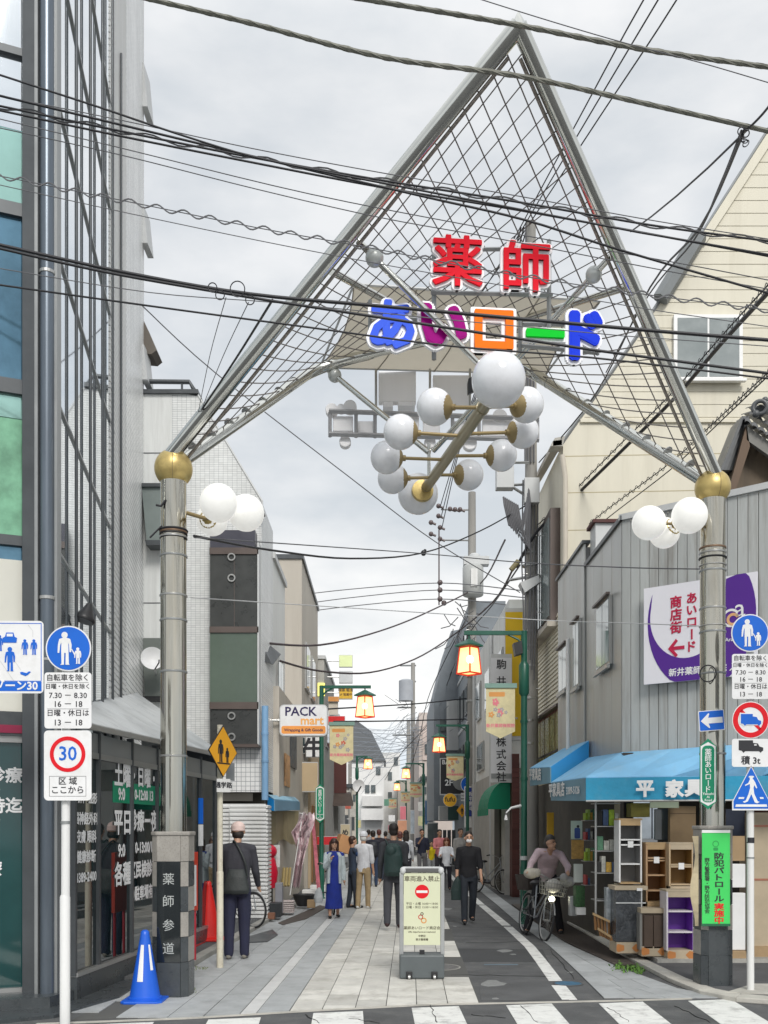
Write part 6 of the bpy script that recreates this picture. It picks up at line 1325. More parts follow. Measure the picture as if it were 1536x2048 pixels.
add('door', MB().box(a.x+.02, (a.x+b.x)/2-.004, 12.43, 12.45, a.z+.02, b.z-.03), woodd, t, bev=.004); add('door', MB().box((a.x+b.x)/2+.004, b.x-.02, 12.43, 12.45, a.z+.02, b.z-.03), woodd, t, bev=.004)
add('top_board', MB().box(a.x-.02, b.x+.03, 12.42, 12.8, b.z, b.z+.06), cardb2, t); add('side_panel', MB().box(a.x-.03, a.x, 12.44, 12.8, a.z, b.z), mat('grey_wood', (.2, .2, .2)), t)
prt = mat('print_orange', (.50, .20, .06), .8)
for i, (x0, x1, lab) in enumerate(((1233, 1283, 'white cardboard tray with orange print under the black wrapped unit'), (1283, 1335, 'white cardboard tray with orange print under the dark cabinet'), (1335, 1392, 'white cardboard tray with orange print under the purple shelf'))):
    t, a, b = bx('cardboard_tray', lab, 'cardboard', x0, x1-.5, 1885+i*8, 1907+i*6, 12.58-i*.15, .4, cardb2)
    Yt = 12.58-i*.15
    for u in (.12, .85):
        cx = a.x+(b.x-a.x)*u; pts = [(cx+.06*math.cos(q*.63)*(1+.2*(q % 2)), Yt-.003, (a.z+b.z)/2+.045*math.sin(q*.63)*(1+.2*(q % 2))) for q in range(10)]
        add('orange_print', MB().prism([(max(a.x, min(b.x, x)), y, max(a.z, min(b.z, z))) for x, y, z in pts], (0, .002, 0)), prt, t)
t, a, b = bx('cardboard_box', 'upright flattened cardboard behind the brown shelves left of the steel column', 'cardboard', 1340, 1392, 1612, 1690, 13.0, .1, cardb)
add('fold_line', MB().box(a.x, b.x, 12.995, 13.0, b.z-.1, b.z-.095), woodd, t)
bx('cardboard_box', 'olive yellow carton with a black mark high under the awning', 'cardboard', 1262, 1300, 1606, 1634, 13.1, .3, mat('olive_box', (.30, .27, .06), .7, var=.15, sc_=6))
bx('paper_sheet', 'pale green paper sheet hanging under the awning by the gate column', 'sheet', 1300, 1358, 1600, 1616, 12.85, .02, mat('pale_green', (.50, .58, .42), .7))
bx('glass_case', 'dark display frame with glass behind the shelf stack', 'frame', 1310, 1340, 1618, 1680, 13.2, .05, window)
bx('cardboard_box', 'brown board leaning right of the stone base at the top', 'cardboard', 1459, 1490, 1672, 1722, 12.5, .1, cardb)
bx('leaning_board', 'short white panel leaning right of the stone base', 'panel', 1459, 1491, 1728, 1775, 12.4, .1, white)
bx('leaning_board', 'tall white panel standing on the ground right of the stone base', 'panel', 1459, 1491, 1786, 1900, 12.35, .1, white)
bx('cardboard_tray', 'brown cardboard base below the tall white panel', 'cardboard', 1458, 1493, 1902, 1932, 12.3, .2, cardb)
t, a, b = bx('large_carton', 'large pale cardboard carton at the right edge of the goods', 'cardboard', 1507, 1570, 1625, 1900, 12.5, .5, cardb2)
for y in (1650, 1757): add('tape', MB().box(a.x, b.x, 12.494, 12.499, P(0, y+4, 12.5).z, P(0, y, 12.5).z), mat('tape_red', (.4, .16, .1), .5), t)
add('base', MB().box(a.x-.02, b.x, 12.45, 13, .09, .22), cardb, t)
bx('drawer_unit', 'dark blue grey shelf stack in the shadow right of the gate column', 'shelf', 1450, 1490, 1618, 1672, 12.8, .3, mat('dark_blue', (.03, .04, .07), .5))
bx('red_brown_wall', 'long reddish wooden chest high at the right edge', 'chest', 1508, 1580, 1618, 1652, 13, .3, redwood)
# display rack left part of the shop with small goods
rk = thing('display_rack', 'steel display rack crowded with small colourful goods behind the dark corner post', 'rack', (3.0, 13.3, .1))
for y in (1606, 1652, 1701, 1745, 1800): a = P(1191, y, 13.1); b = P(1240, y, 13.1); add('rack_shelf', MB().box(a.x, b.x, 13.05, 13.4, a.z-.012, a.z), alum, rk)
for x in (1191, 1192): add('rack_post', MB().cyl(P(x, 1840, 13.05), P(x, 1600, 13.05), .012), alum, rk, True)
random.seed(5)
gc = [(.30, .45, .03), (.06, .10, .2), (.5, .3, .05), (.02, .02, .02), (.35, .05, .05), (.35, .5, .1), (.4, .4, .36), (.08, .2, .12)]
names_ = ['box', 'bag', 'packet', 'tin']
k_i = 0
for y in (1652, 1701, 1745):
    x = 1195; ni = -1
    while x < 1236:
        ni += 1
        w_ = random.uniform(7, 12); h_ = random.uniform(18, 34); ci = (k_i*3+int(x)) % 8; Yg = 13.1
        a = P(x, y-.5, Yg); b = P(x+w_, y-h_, Yg); nm = names_[k_i % 4]
        o = add('small_'+nm, MB().box(a.x, b.x, Yg, Yg+.12, a.z, b.z), mat('goods%d' % ci, gc[ci], .6, var=.35, sc_=25), None, bev=.006)
        meta(o, '%s %s number%s' % (['lime', 'navy', 'amber', 'black', 'red', 'pale green', 'grey', 'dark green'][ci], nm, '') if False else '%s %s, %s from the left on the %s shelf of the display rack' % (['lime', 'navy', 'amber', 'black', 'red', 'pale green', 'grey', 'dark green'][ci], nm, ['first', 'second', 'third', 'fourth', 'fifth', 'sixth'][ni], {1652: 'upper', 1701: 'middle', 1745: 'lower'}[y]), nm, 'small goods on the display rack'); x += w_+1; k_i += 1
d2 = thing('display_rack', 'narrow rack of small goods in the doorway between the cyclist and the dark corner post', 'rack', (2.85, 14.6, .1))
for y in (1640, 1680, 1722, 1770): a = P(1170, y, 14.4); b = P(1192, y, 14.4); add('rack_shelf', MB().box(a.x, b.x, 14.4, 14.7, a.z-.012, a.z), alum, d2)
for i in range(14): x = 1171+(i % 4)*5; y = (1640, 1680, 1722, 1770)[i//4]; a = P(x, y-.5, 14.42); b = P(x+4.2, y-14-(i*7) % 13, 14.42); add('packet', MB().box(a.x, b.x, 14.42, 14.6, a.z, b.z), mat('goods%d' % ((i*5) % 8), gc[(i*5) % 8], .6, var=.35, sc_=25), d2)
add('lit_strip', MB().box(P(1180, 0, 13.9).x, P(1330, 0, 13.9).x, 13.9, 13.95, 2.5, 2.56), mat('tube_light', (.9, .9, .8), .5, emit=1.2, ecol=(1, .95, .75)), d2) if False else None
dj = thing('poster_calendar', 'hanging calendar with a blue figure above a cat poster in the shop doorway', 'poster', P(1157, 1660, 14)); bd = Board(P(1153, 1660, 14), parent=dj)
bd.rect('sheet', -.08, .08, -.13, .13, mat('calendar_sky', (.42, .52, .45), .6, var=.1), d=0, th=.004); bd.rect('blue_figure', -.03, .05, -.12, .03, mat('figure_blue', (.03, .07, .25), .6), d=.005, th=.001, r=.02); bd.disc('figure_head', .02, .05, .02, ink, d=.005, th=.001, n=12)
bx('orange_poster', 'orange brown poster below the hanging calendar', 'poster', 1143, 1168, 1680, 1718, 13.9, .02, mat('poster_brown', (.34, .20, .05), .6, var=.4, sc_=20))
bx('hanging_bag', 'pale grey cloth bag hanging in the shop doorway behind the cyclist', 'bag', 1149, 1166, 1728, 1765, 13.8, .08, mat('bag_grey', (.42, .45, .42), .7))
bx('green_goods', 'dark green foliage patterned bundle low in the shop doorway', 'bundle', 1152, 1170, 1772, 1814, 13.8, .2, mat('goods_green', (.03, .09, .03), .7, var=.5, sc_=30))
bx('white_bucket', 'small white bucket on the step in the shop doorway', 'bucket', 1154, 1172, 1815, 1830, 13.8, .12, offw)
bx('grey_can', 'grey canister in the doorway just right of the cyclist', 'canister', 1140, 1154, 1793, 1832, 14, .14, greym)
bx('yellow_banner', 'narrow yellow banner standing behind the cyclist near the tall pole', 'banner', 1094, 1108, 1625, 1715, 17, .02, mat('banner_amber', (.62, .36, .02), .6))
for i, (x0, y0, x1, y1) in enumerate(((1186, 1825, 1220, 1868), (1196, 1855, 1222, 1880))):
    t = thing('wooden_crate', ['slatted wooden crate leaning against the wrapped unit', 'small low wooden frame in front of the slatted crate'][i], 'crate', P((x0+x1)/2, y1, 13.0-i*.3)); Yc = 13.0-i*.3
    add('top_rail', MB().prism([P(x0, y0, Yc), P(x1, y0+16, Yc-.2), P(x1, y0+21, Yc-.2), P(x0, y0+5, Yc)], (0, .04, 0)), woodl, t)
    for k in range(5): f = k/5; p = P(x0+4+(x1-x0)*f, y0+6+14*f, Yc-.15*f); q = P(x0+6+(x1-x0)*f, y1-8+14*f*.8, Yc-.15*f); add('slat', MB().tube([p, q], .018, 4), wood, t)
tgl = mat('plastic_clear', (.35, .38, .40), .12, var=.4, sc_=10, bump=1, bsc=20)
bx('wrapped_roll', 'tall roll in clear crinkled plastic left of the black wrapped unit', 'roll', 1213, 1230, 1775, 1870, 12.9, .15, tgl)

# ------------------------------------------------------------------ notice board in the lane
nb = thing('notice_board', 'wheeled cream notice board with a red no entry mark in mid lane', 'notice board', G(844, 1958)); c = G(844, 1958); Yn = c.y; k = Yn/F
def nx(x): return (x-768)*k
zB = lambda y: P(0, y, Yn).z
add('water_base', MB().box(nx(799), nx(888), Yn-.10, Yn+.22, .015, zB(1908)), mat('base_grey', (.10, .115, .12), .5, var=.06, sc_=8), nb, bev=.018)
for x in (818, 868): add('wheel_bracket', MB().box(nx(x-6), nx(x+6), Yn-.125, Yn-.1, .02, .1), black, nb, bev=.004); add('wheel', MB().cyl((nx(x)-.012, Yn-.12, .035), (nx(x)+.012, Yn-.12, .035), .032, n=16), alum, nb, True)
add('catch', MB().box(nx(839), nx(849), Yn-.03, Yn+.03, zB(1908), zB(1900)), black, nb)
for x in (803, 885): add('frame_post', MB().box(nx(x)-.022, nx(x)+.022, Yn-.0, Yn+.05, zB(1910), zB(1745)), mat('frame_grey', (.42, .43, .43), .35, .4), nb, bev=.006)
add('top_rail', MB().box(nx(808), nx(880), Yn-.012, Yn+.06, zB(1745), zB(1737)), mat('frame_dark', (.10, .10, .10), .5), nb, bev=.006); add('top_cap', MB().box(nx(806), nx(882), Yn-.005, Yn+.055, zB(1737), zB(1733.5)), lgrey, nb, bev=.004)
for x in (806, 882): add('corner_clip', MB().ball((nx(x), Yn, zB(1741)), .035, 12, (1, .8, 1.2)), lgrey, nb, True)
bd = Board((nx(844), Yn+.012, zB(1818)), parent=nb)
bd.rect('face', -.205, .205, -.405, .405, mat('board_cream', (.66, .68, .48), .45, var=.03), d=0, th=.008)
bd.text('車両進入禁止', 0, .335, .062, mat('ink_brown', (.07, .055, .03), .5), d=.0085, bold=.012, th=.001); bd.disc('red_disc', 0, .195, .078, signred, d=.0085, th=.001); bd.rect('white_bar', -.062, .062, .18, .208, whitel, d=.010, th=.001)
ib = MATS['ink_brown']
bd.text('平日・土曜 16:00～18:00', 0, .058, .031, ib, d=.0085, th=.001, bold=.006); bd.text('日曜・休日 13:00～18:00', 0, .018, .031, ib, d=.0085, th=.001, bold=.006)
bd.annulus('emblem', -.015, -.09, .018, .028, artr, d=.0085, th=.001); bd.annulus('emblem', .02, -.13, .02, .032, arto, d=.0085, th=.001); bd.annulus('emblem', 0, -.055, .01, .018, ib, d=.0085, th=.001)
bd.text('薬師あいロード商店会', 0, -.215, .038, ib, d=.0085, th=.001, bold=.01); bd.text('URL http://www.ai-road.com/', 0, -.258, .024, ib, d=.0085, th=.001); bd.text('中野区', 0, -.305, .026, ib, d=.0085, th=.001); bd.text('野方警察署', 0, -.345, .026, ib, d=.0085, th=.001)
# ------------------------------------------------------------------ cones and small street things
def cone(label, x, y, h, m, z=0, stripe=True):
    c = G(x, y, z); t = thing('traffic_cone', label, 'traffic cone', c); r = h*.21
    add('base', MB().slab([(c.x+a*h*.285, c.y+b*h*.285) for a, b in ((-1, -.8), (-.8, -1), (.8, -1), (1, -.8), (1, .8), (.8, 1), (-.8, 1), (-1, .8))], z+.002, z+.03), m, t, bev=.008)
    add('cone_body', MB().lathe([(r*1.12, .028), (r*1.12, .05), (r, .055), (.044, h*.93), (.04, h*.975), (.022, h)], (c.x, c.y, z), 28), m, t, True)
    if stripe:
        for a0, z0, z1, wd in ((-100, .3, .8, 14), (-38, .45, .8, 9)):
            mb = MB(); g = lambda zz_: (r+(.044-r)*(zz_*h-.055)/(h*.93-.055))+.003
            for i in range(4):
                for q in range(4):
                    A = [(a0-wd+2*wd*(q+dq)/4, z0+(z1-z0)*(i+di)/4) for dq, di in ((0, 0), (1, 0), (1, 1), (0, 1))]
                    mb.add([(c.x+g(zz_)*math.cos(R(an)), c.y+g(zz_)*math.sin(R(an)), z+zz_*h) for an, zz_ in A], [(0, 1, 2, 3)])
            add('white_stripe', mb, whitel, t, True)
    return t
cone('blue traffic cone with white stripes beside the left stone base', 290, 2003, .70, cone_b)
cone('red traffic cone behind the cream sign pole', 417, 1880, .86, cone_r, .06, False)
rb2 = thing('red_board', 'narrow red metal notice board on two legs seen edge on beside the left stone base', 'notice board', (-2.36, 12.1, 0)); bd = Board((-2.36, 12.1, 1.04), (.16, .98, 0), (0, 0, 1), rb2)
rdm = mat('board_red', (.62, .06, .03), .45, var=.08)
bd.rect('panel', -.26, .26, -.36, .36, rdm, d=-.02, th=.04); bd.rect('paper_strip', .10, .2, -.3, .2, whitel, d=.021, th=.001); bd.text('歯科診療所', -.1, .2, .1, whitel, d=.021, bold=.02, vert=.11)
for a in (-.2, .2): p = bd.pt(a, -.36); add('leg', MB().cyl((p.x, p.y, .03), p, .018, n=8), mat('leg_red', (.45, .02, .04), .5), rb2, True)
db = thing('reflection_board', 'slim blue and white standing sign behind the glass corner', 'sign', (-2.55, 13.6, .06)); bd = Board((-2.5, 13.6, 1.9), (.5, .86, 0), (0, 0, 1), db); bd.rect('panel', -.04, .04, -.15, .2, signblue, d=0, th=.02); bd.rect('white_part', -.04, .04, -.45, -.16, whitel, d=0, th=.02)  # solid panel stands in for a blue and white reflection in the glass
# projecting shop signs
def psign(name, label, x0, x1, y0, y1, Y, m, dep=.16, r=0.0, bar=None):
    k = Y/F; t = thing(name, label, 'shop sign', P((x0+x1)/2, y1, Y)); bd = Board(P((x0+x1)/2, (y0+y1)/2, Y), parent=t); w_ = (x1-x0)*k/2; h_ = (y1-y0)*k/2
    bd.rect('casing', -w_, w_, -h_, h_, lgrey, d=-dep, th=dep, r=r); bd.rect('face', -w_*.96, w_*.96, -h_*.94, h_*.94, m, d=.001, th=.004, r=r*.9)
    if bar: add('bracket', MB().tube([P((x0+x1)/2, (y0+y1)/2, Y+.06), P(bar, (y0+y1)/2, Y+.06)], .025, 6), alum, t)
    return t, bd, w_, h_
t, bd, w_, h_ = psign('pack_sign', 'rounded white and orange PACK mart projecting sign on the left', 559, 655, 1409, 1472, 20.3, whitel, r=.09, bar=540)
bd.rect('orange_band', -w_*.92, w_*.92, -h_*.86, -h_*.36, mat('sign_orange', (.85, .33, .07), .4), d=.0055, th=.001, r=.04)
nav = mat('letter_navy', (.02, .012, .08), .5)
bd.text('PACK', -.06, .17, .235, nav, d=.0055, bold=.02, sxx=1.0); bd.text('mart', .17, -.01, .225, mat('letter_peach', (.85, .42, .12), .5), d=.0055, bold=.03, sxx=1.0); bd.text('Wrapping & Gift Goods', 0, -.20, .075, nav, d=.0075, bold=.02)
t, bd, w_, h_ = psign('milk_sign', 'white square sign with a black cow character under the PACK mart sign', 612, 646, 1474, 1514, 26.5, whitel, bar=605); bd.text('牛', -.03, 0, .48, ink, d=.006, bold=.04)
t, bd, w_, h_ = psign('company_sign', 'tall white vertical company sign with black brush characters on the right', 981, 1024, 1308, 1565, 24.5, mat('sign_pale', (.72, .72, .74), .4, var=.03), bar=1035)
for ch, y in (('駒', 1328), ('井', 1362), ('株', 1483), ('式', 1508), ('会', 1531), ('社', 1553)): bd.text(ch, -.0, (1436-y)*24.5/F, .235, ink, d=.006, bold=.014)
bd.rect('grey_foot', -w_*.95, w_*.95, -h_*.94, -h_*.86, greym, d=.006, th=.002)
psign('yellow_sign', 'tall plain yellow sign board behind the concrete utility pole', 1010, 1046, 1216, 1480, 24.9, mat('sign_amber', (.72, .47, .01), .5, var=.05), bar=1055)
t, bd, w_, h_ = psign('brown_sign', 'brown vertical sign with pale spots behind the company sign', 1026, 1036, 1480, 1600, 25.2, mat('sign_brown', (.16, .07, .05), .5, var=.3, sc_=3), bar=1045)
t, bd, w_, h_ = psign('blue_sign', 'tall bright blue sign partly behind the middle utility pole', 940, 961, 1496, 1592, 37, mat('sign_cobalt', (.01, .06, .60), .45, var=.04), bar=975); bd.disc('yellow_dot', -.08, h_*.78, .09, yell, d=.006, th=.001); bd.text('クリニック', .06, .2, .16, whitel, d=.006, bold=.02, vert=.19)
t, bd, w_, h_ = psign('dark_poster', 'black framed sign with tilted white letters left of the middle pole', 880, 946, 1516, 1590, 39, ink, bar=950)
bd.text('BAR', -.35, .55, .22, whitel, d=.006, bold=.02); bd.text('2F', -.3, -.25, .3, whitel, d=.006, bold=.02); bd.disc('red_spot', -.2, .05, .13, signred, d=.006, th=.001, n=14); bd.disc('grey_spot', .2, -.2, .35, greym, d=.006, th=.001, n=16)
t = thing('fufu_sign', 'round yellow fufu sign hanging over the lane', 'shop sign', P(900, 1600, 38)); bd = Board(P(900, 1600, 38), parent=t); bd.disc('casing', 0, 0, .26, lgrey, d=-.12, th=.12); bd.disc('face', 0, 0, .25, mat('fufu_yellow', (.88, .48, .03), .4), d=.001); bd.text('fufu', 0, .02, .24, ink, d=.005, bold=.02); add('bracket', MB().tube([P(912, 1600, 38.05), P(935, 1600, 38.05)], .02, 6), greym, t)
t = thing('direction_sign', 'round blue sign half hidden by the middle utility pole', 'road sign', P(941, 1569, 36)); bd = Board(P(938, 1569, 35.5), parent=t); bd.disc('plate', 0, 0, .30, whitel, d=-.004, th=.006); bd.disc('face', 0, 0, .28, signblue, d=.003); bd.poly('arrow', [(-.05, -.15), (.05, -.15), (.05, .03), (.13, .03), (0, .17), (-.13, .03), (-.05, .03)], whitel, d=.007)
t = thing('school_sign', 'small orange diamond school sign left of the middle pole', 'road sign', P(924, 1621, 37)); bd = Board(P(924, 1621, 37), parent=t); bd.poly('face', [(-.2, 0), (0, -.26), (.2, 0), (0, .26)], yell, d=0, th=.01); person_sign(bd, 0, -.14, .25, ink, .011)
t = thing('stop_plate', 'small white plates above the orange diamond sign', 'sign plate', P(927, 1600, 37.2)); bd = Board(P(927, 1594, 37.2), parent=t); bd.rect('plate', -.1, .1, -.15, .15, whitel, r=.02); bd.text('8-20', 0, .05, .08, ink, d=.004); bd.text('通学路', 0, -.07, .06, ink, d=.004)
t, bd, w_, h_ = psign('blind_awning', 'grey and dark green striped sun blind under the fufu sign', 878, 917, 1612, 1640, 39.5, greym, dep=.5); bd.rect('green_half', -.03, w_, -h_, h_, mat('blind_green', (.02, .06, .055), .6), d=.006, th=.002)
for i, (y0, y1, m, lab, lit) in enumerate(((1310, 1334, mat('sign_lime', (.68, .76, .42), .5, emit=.12, ecol=(.8, .9, .4)), 'topmost pale lime square sign of the stack on the left', 0), (1342, 1366, mat('sign_blank', (.62, .64, .66), .5), 'blank grey white square sign, second of the stack on the left', 0), (1372, 1398, mat('sign_gold', (.75, .46, .04), .5, var=.2, sc_=8), 'golden yellow square sign, third of the stack on the left', 0))):
    t, bd, w_, h_ = psign('square_sign', lab, 678, 705, y0, y1, 36, m, bar=655)
    if i == 2: bd.text('喫茶 軽食', 0, .08, .12, mat('ink_dark', (.12, .05, .02), .5), d=.006, bold=.02); bd.text('2F 営業中', 0, -.08, .1, mat('ink_dark', (.12, .05, .02), .5), d=.006, bold=.02)
psign('red_sign', 'small bright red sign box on the roof edge at the left', 656, 690, 1432, 1449, 34.5, mat('box_red', (.68, .02, .02), .4))
psign('small_sign', 'little orange and cream round ended sign below the lamp arm on the left', 656, 678, 1393, 1403, 34.6, arto)
psign('cream_sign', 'pale upright sign board under the little orange sign', 657, 676, 1404, 1430, 34.7, mat('cream_board', (.6, .55, .47), .6))
psign('tan_panel', 'flat tan panel on the wall below the cow character sign', 600, 636, 1524, 1584, 26.3, mat('tan_board', (.56, .43, .27), .6, var=.05))
psign('dark_window_sign', 'dark green window box left of the cow character sign', 579, 610, 1474, 1507, 26.6, mat('dark_teal', (.01, .04, .05), .2))
t, bd, w_, h_ = psign('menu_sign', 'cream paper board with black characters in front of the maroon shop', 681, 700, 1648, 1682, 31, mat('menu_cream', (.55, .48, .33), .6), dep=.04); bd.text('めし', 0, 0, .2, ink, d=.006, vert=.2, bold=.03)
psign('pink_flag', 'pink and white flag banner far down the right row', 800, 812, 1612, 1640, 56, pink, dep=.02); psign('orange_curtain', 'salmon coloured shop curtain far down the right row', 795, 814, 1640, 1668, 58, mat('salmon', (.62, .30, .18), .6), dep=.02)
psign('white_far_sign', 'white hanging sign at the end of the left row', 777, 790, 1630, 1643, 60, whitel, dep=.1); psign('pole_advert', 'narrow blue white advert strip on the distant pole', 821, 829, 1620, 1668, 58, mat('advert', (.45, .5, .55), .5, var=.3, sc_=3), dep=.05)
psign('glazed_door', 'dark framed shop door with posters behind the crowd on the right', 855, 876, 1645, 1700, 41, window, dep=.1)
psign('blue_yellow_flag', 'blue and yellow flag beside the middle pole', 951, 962, 1625, 1650, 34.4, mat('flag_blue', (.12, .28, .55), .6, var=.3, sc_=12), dep=.02); psign('yellow_flag', 'yellow flag under the blue one beside the middle pole', 951, 960, 1652, 1690, 34.3, mat('flag_yellow', (.8, .55, .05), .6), dep=.02)
psign('canvas_box', 'red awning strip over the shop entrance behind the left lantern post', 632, 678, 1673, 1690, 29, mat('red_canvas', (.62, .02, .03), .6), dep=.6)
t = thing('satellite_dish', 'white dish aerial on the narrow far shop on the left', 'satellite dish', P(716, 1572, 44)); add('dish', MB().lathe([(.03, .06), (.22, 0), (.28, -.04), (.22, .02), (.03, .09)], P(717, 1572, 44), 20, (-.3, 1, 0)), whitel, t, True); add('feed_arm', MB().tube([P(712, 1590, 44), P(722, 1573, 43.4)], .03), black, t)
for a in ((836, 848, 1604, 1622, 55, (.62, .60, .55), 'little cream sign right of the slim far post'), (850, 857, 1600, 1650, 50, (.10, .22, .42), 'narrow blue upright sign before the pink building'), (860, 872, 1622, 1640, 48, (.65, .20, .12), 'small red lit sign over the far right shops'), (836, 846, 1632, 1652, 54, (.75, .72, .40), 'small yellow white sign low on the far right'), (700, 712, 1618, 1634, 50, (.66, .64, .60), 'little white sign left of the far balcony house'), (690, 702, 1606, 1618, 46, (.55, .14, .10), 'small red sign above the maroon shop entrance'), (712, 722, 1640, 1656, 52, (.70, .62, .32), 'small cream lit sign above the crowd on the left'), (768, 778, 1598, 1612, 64, (.15, .35, .25), 'tiny green sign on the cream block'), (776, 788, 1650, 1664, 66, (.62, .25, .30), 'tiny pink sign above the middle of the crowd')):
    t, bd, w_, h_ = psign('hanging_sign', a[6], a[0], a[1], a[2], a[3], a[4], mat('sign_%d_%d' % (a[0], a[2]), a[5], .5, var=.2, sc_=5), dep=.08)
for x, yb, Y, lab in ((858, 1560, 56, 'shop house with dark shutters beyond the pink block'), (700, 1575, 58, 'narrow grey shop house before the white house')):
    t = thing('shop_house', lab, 'building', P(x, 1680, Y)); a = P(x-14, 1700, Y); b = P(x+12, yb, Y); add('wall', MB().box(a.x, b.x, Y, Y+5, 0, b.z), stucco_g if x > 800 else beige, t); add('roof', MB().box(a.x-.1, b.x+.1, Y-.2, Y+5.1, b.z, b.z+.2), dgrey, t)
    for k in range(3): add('window', PB(x-10+k*8, x-5+k*8, yb+14, yb+28, Y-.05, .05), window, t)
    add('shop_shutter', PB(x-11, x+9, yb+55, yb+85, Y-.05, .05), dgrey, t)
# cluttered left shop front
def clutter(name, label, cat, mb, m, sm=False): return meta(add(name, mb, m, None, sm, bev=0 if sm else .01), label, cat)
def gbox(name, label, cat, x0, x1, yb, yt, dep, m, z=.06):
    Y = (H-z)*F/(yb-HY); a = P(x0, yb, Y); b = P(x1, yt, Y); return clutter(name, label, cat, MB().box(a.x, b.x, Y, Y+dep, z, b.z), m)
gbox('black_tub', 'dark plastic tub with a lid by the corrugated fence corner', 'tub', 535, 561, 1835, 1806, .3, mat('tub_navy', (.03, .035, .04), .5))
gbox('terracotta_pot', 'small reddish brown pot in front of the dark tub', 'pot', 535, 549, 1839, 1826, .15, mat('terracotta', (.22, .10, .06), .8))
gbox('floral_crate', 'upright paper bag with orange flower print by the fence', 'bag', 535, 550, 1812, 1762, .1, mat('bag_floral', (.55, .40, .20), .7, var=.45, sc_=12))
gbox('grey_carton', 'grey carton with a red flap beside the flower print bag', 'carton', 550, 564, 1828, 1766, .25, mat('carton_grey', (.30, .30, .33), .7, var=.1))
mb = MB()
for i in range(6): mb.box(P(566, 0, 19.5).x, P(587, 0, 19.2).x, 19.2, 19.5, .06+i*.04, .09+i*.04)
clutter('magazine_stack', 'stack of white and red magazines on the left kerb', 'magazines', mb, mat('paper_stack', (.55, .48, .46), .7, var=.3, sc_=30))
mb = MB(); c = G(608, 1812, .06); mb.lathe([(.14, 0), (.2, .12), (.24, .24), (.22, .25), (.12, .1)], c, 16); clutter('black_basket', 'tilted black basket full of small things on the left kerb', 'basket', mb, black, True)
gbox('brown_box', 'small brown box right of the black basket', 'box', 614, 630, 1816, 1800, .15, cardb)
for i, (x0, yb, yt) in enumerate(((604, 1795, 1780), (620, 1783, 1771))): gbox('white_crate', ['low white foam crate behind the black basket', 'second white foam crate further back'][i], 'crate', x0, x0+30, yb, yt, .4, offw)
mb = MB(); c = P(540, 1715, 19.8); mb.lathe([(.12, -.6), (.16, -.3), (.11, -.05), (.09, .0)], c, 14); mb.ball(c+Vector((0, 0, .12)), .14, 14); clutter('red_figure', 'red inflatable figure peeking from behind the fence corner', 'figure', mb, mat('toy_red', (.62, .01, .04), .35), True)
gbox('price_board', 'white wall notice with a teal heading inside the left shop', 'notice', 546, 560, 1735, 1690, .02, mat('notice_white', (.66, .70, .68), .6, var=.1, sc_=20), z=.9)
for i in range(4): gbox('leaning_board', 'one of four ochre boards leaning in the left shop front', 'board', 552+i*7, 558+i*7, 1772, 1738, .05, mat('board_ochre', (.36, .28, .12), .7), z=.35) if False else None
t = thing('leaning_boards', 'bundle of narrow ochre boards leaning in the left shop front', 'boards', P(560, 1770, 21))
for i in range(5): add('board', MB().tube([P(553+i*6, 1772, 20.8), P(556+i*6, 1736, 21.2)], .03, 4), mat('board_ochre', (.36, .28, .12), .7), t)
bn = thing('torn_banner', 'crumpled purple and white banner on a slanting pole over the left kerb', 'banner', P(600, 1640, 21))
random.seed(9)
mb = MB(); rows, cs = 9, 8
ed = [(600, 628), (596, 630), (590, 628), (582, 622), (586, 618), (590, 616), (594, 612), (588, 606), (584, 600)]
ysq = [1626, 1640, 1652, 1664, 1676, 1688, 1700, 1730, 1775]
gq = [[P(ed[j][0]+(ed[j][1]-ed[j][0])*i/cs, ysq[j]+3*math.sin(i*2+j), 21+.16*math.sin(i*1.9+j*1.3)+.1*math.cos(i*3.1+j)) for i in range(cs+1)] for j in range(rows)]
for j in range(rows-1):
    for i in range(cs): mb.add([gq[j][i], gq[j][i+1], gq[j+1][i+1], gq[j+1][i]], [(0, 1, 2, 3)])
add('cloth', mb, mat('cloth_torn', (.80, .66, .68), .7, var=.25, sc_=7, stain=((.20, .04, .14), .8, 11)), bn, True)
add('banner_pole', MB().cyl(P(580, 1790, 20.8), P(606, 1625, 21), .012), offw, bn, True); add('top_bar', MB().cyl(P(599, 1626, 21), P(628, 1634, 21.2), .01), offw, bn, True)
t = thing('hanging_banner', 'narrow red and pink banner on a pole beside the torn one', 'banner', P(632, 1700, 23)); mb = MB()
for j in range(8): mb.add([P(622+j*1.6, 1630+j*20, 23), P(628+j*1.8, 1632+j*20, 23.05), P(630+j*1.8, 1652+j*20, 23.05), P(623+j*1.6, 1650+j*20, 23)], [(0, 1, 2, 3)])
add('cloth', mb, mat('cloth_rose', (.50, .14, .18), .7, var=.4, sc_=8), t)
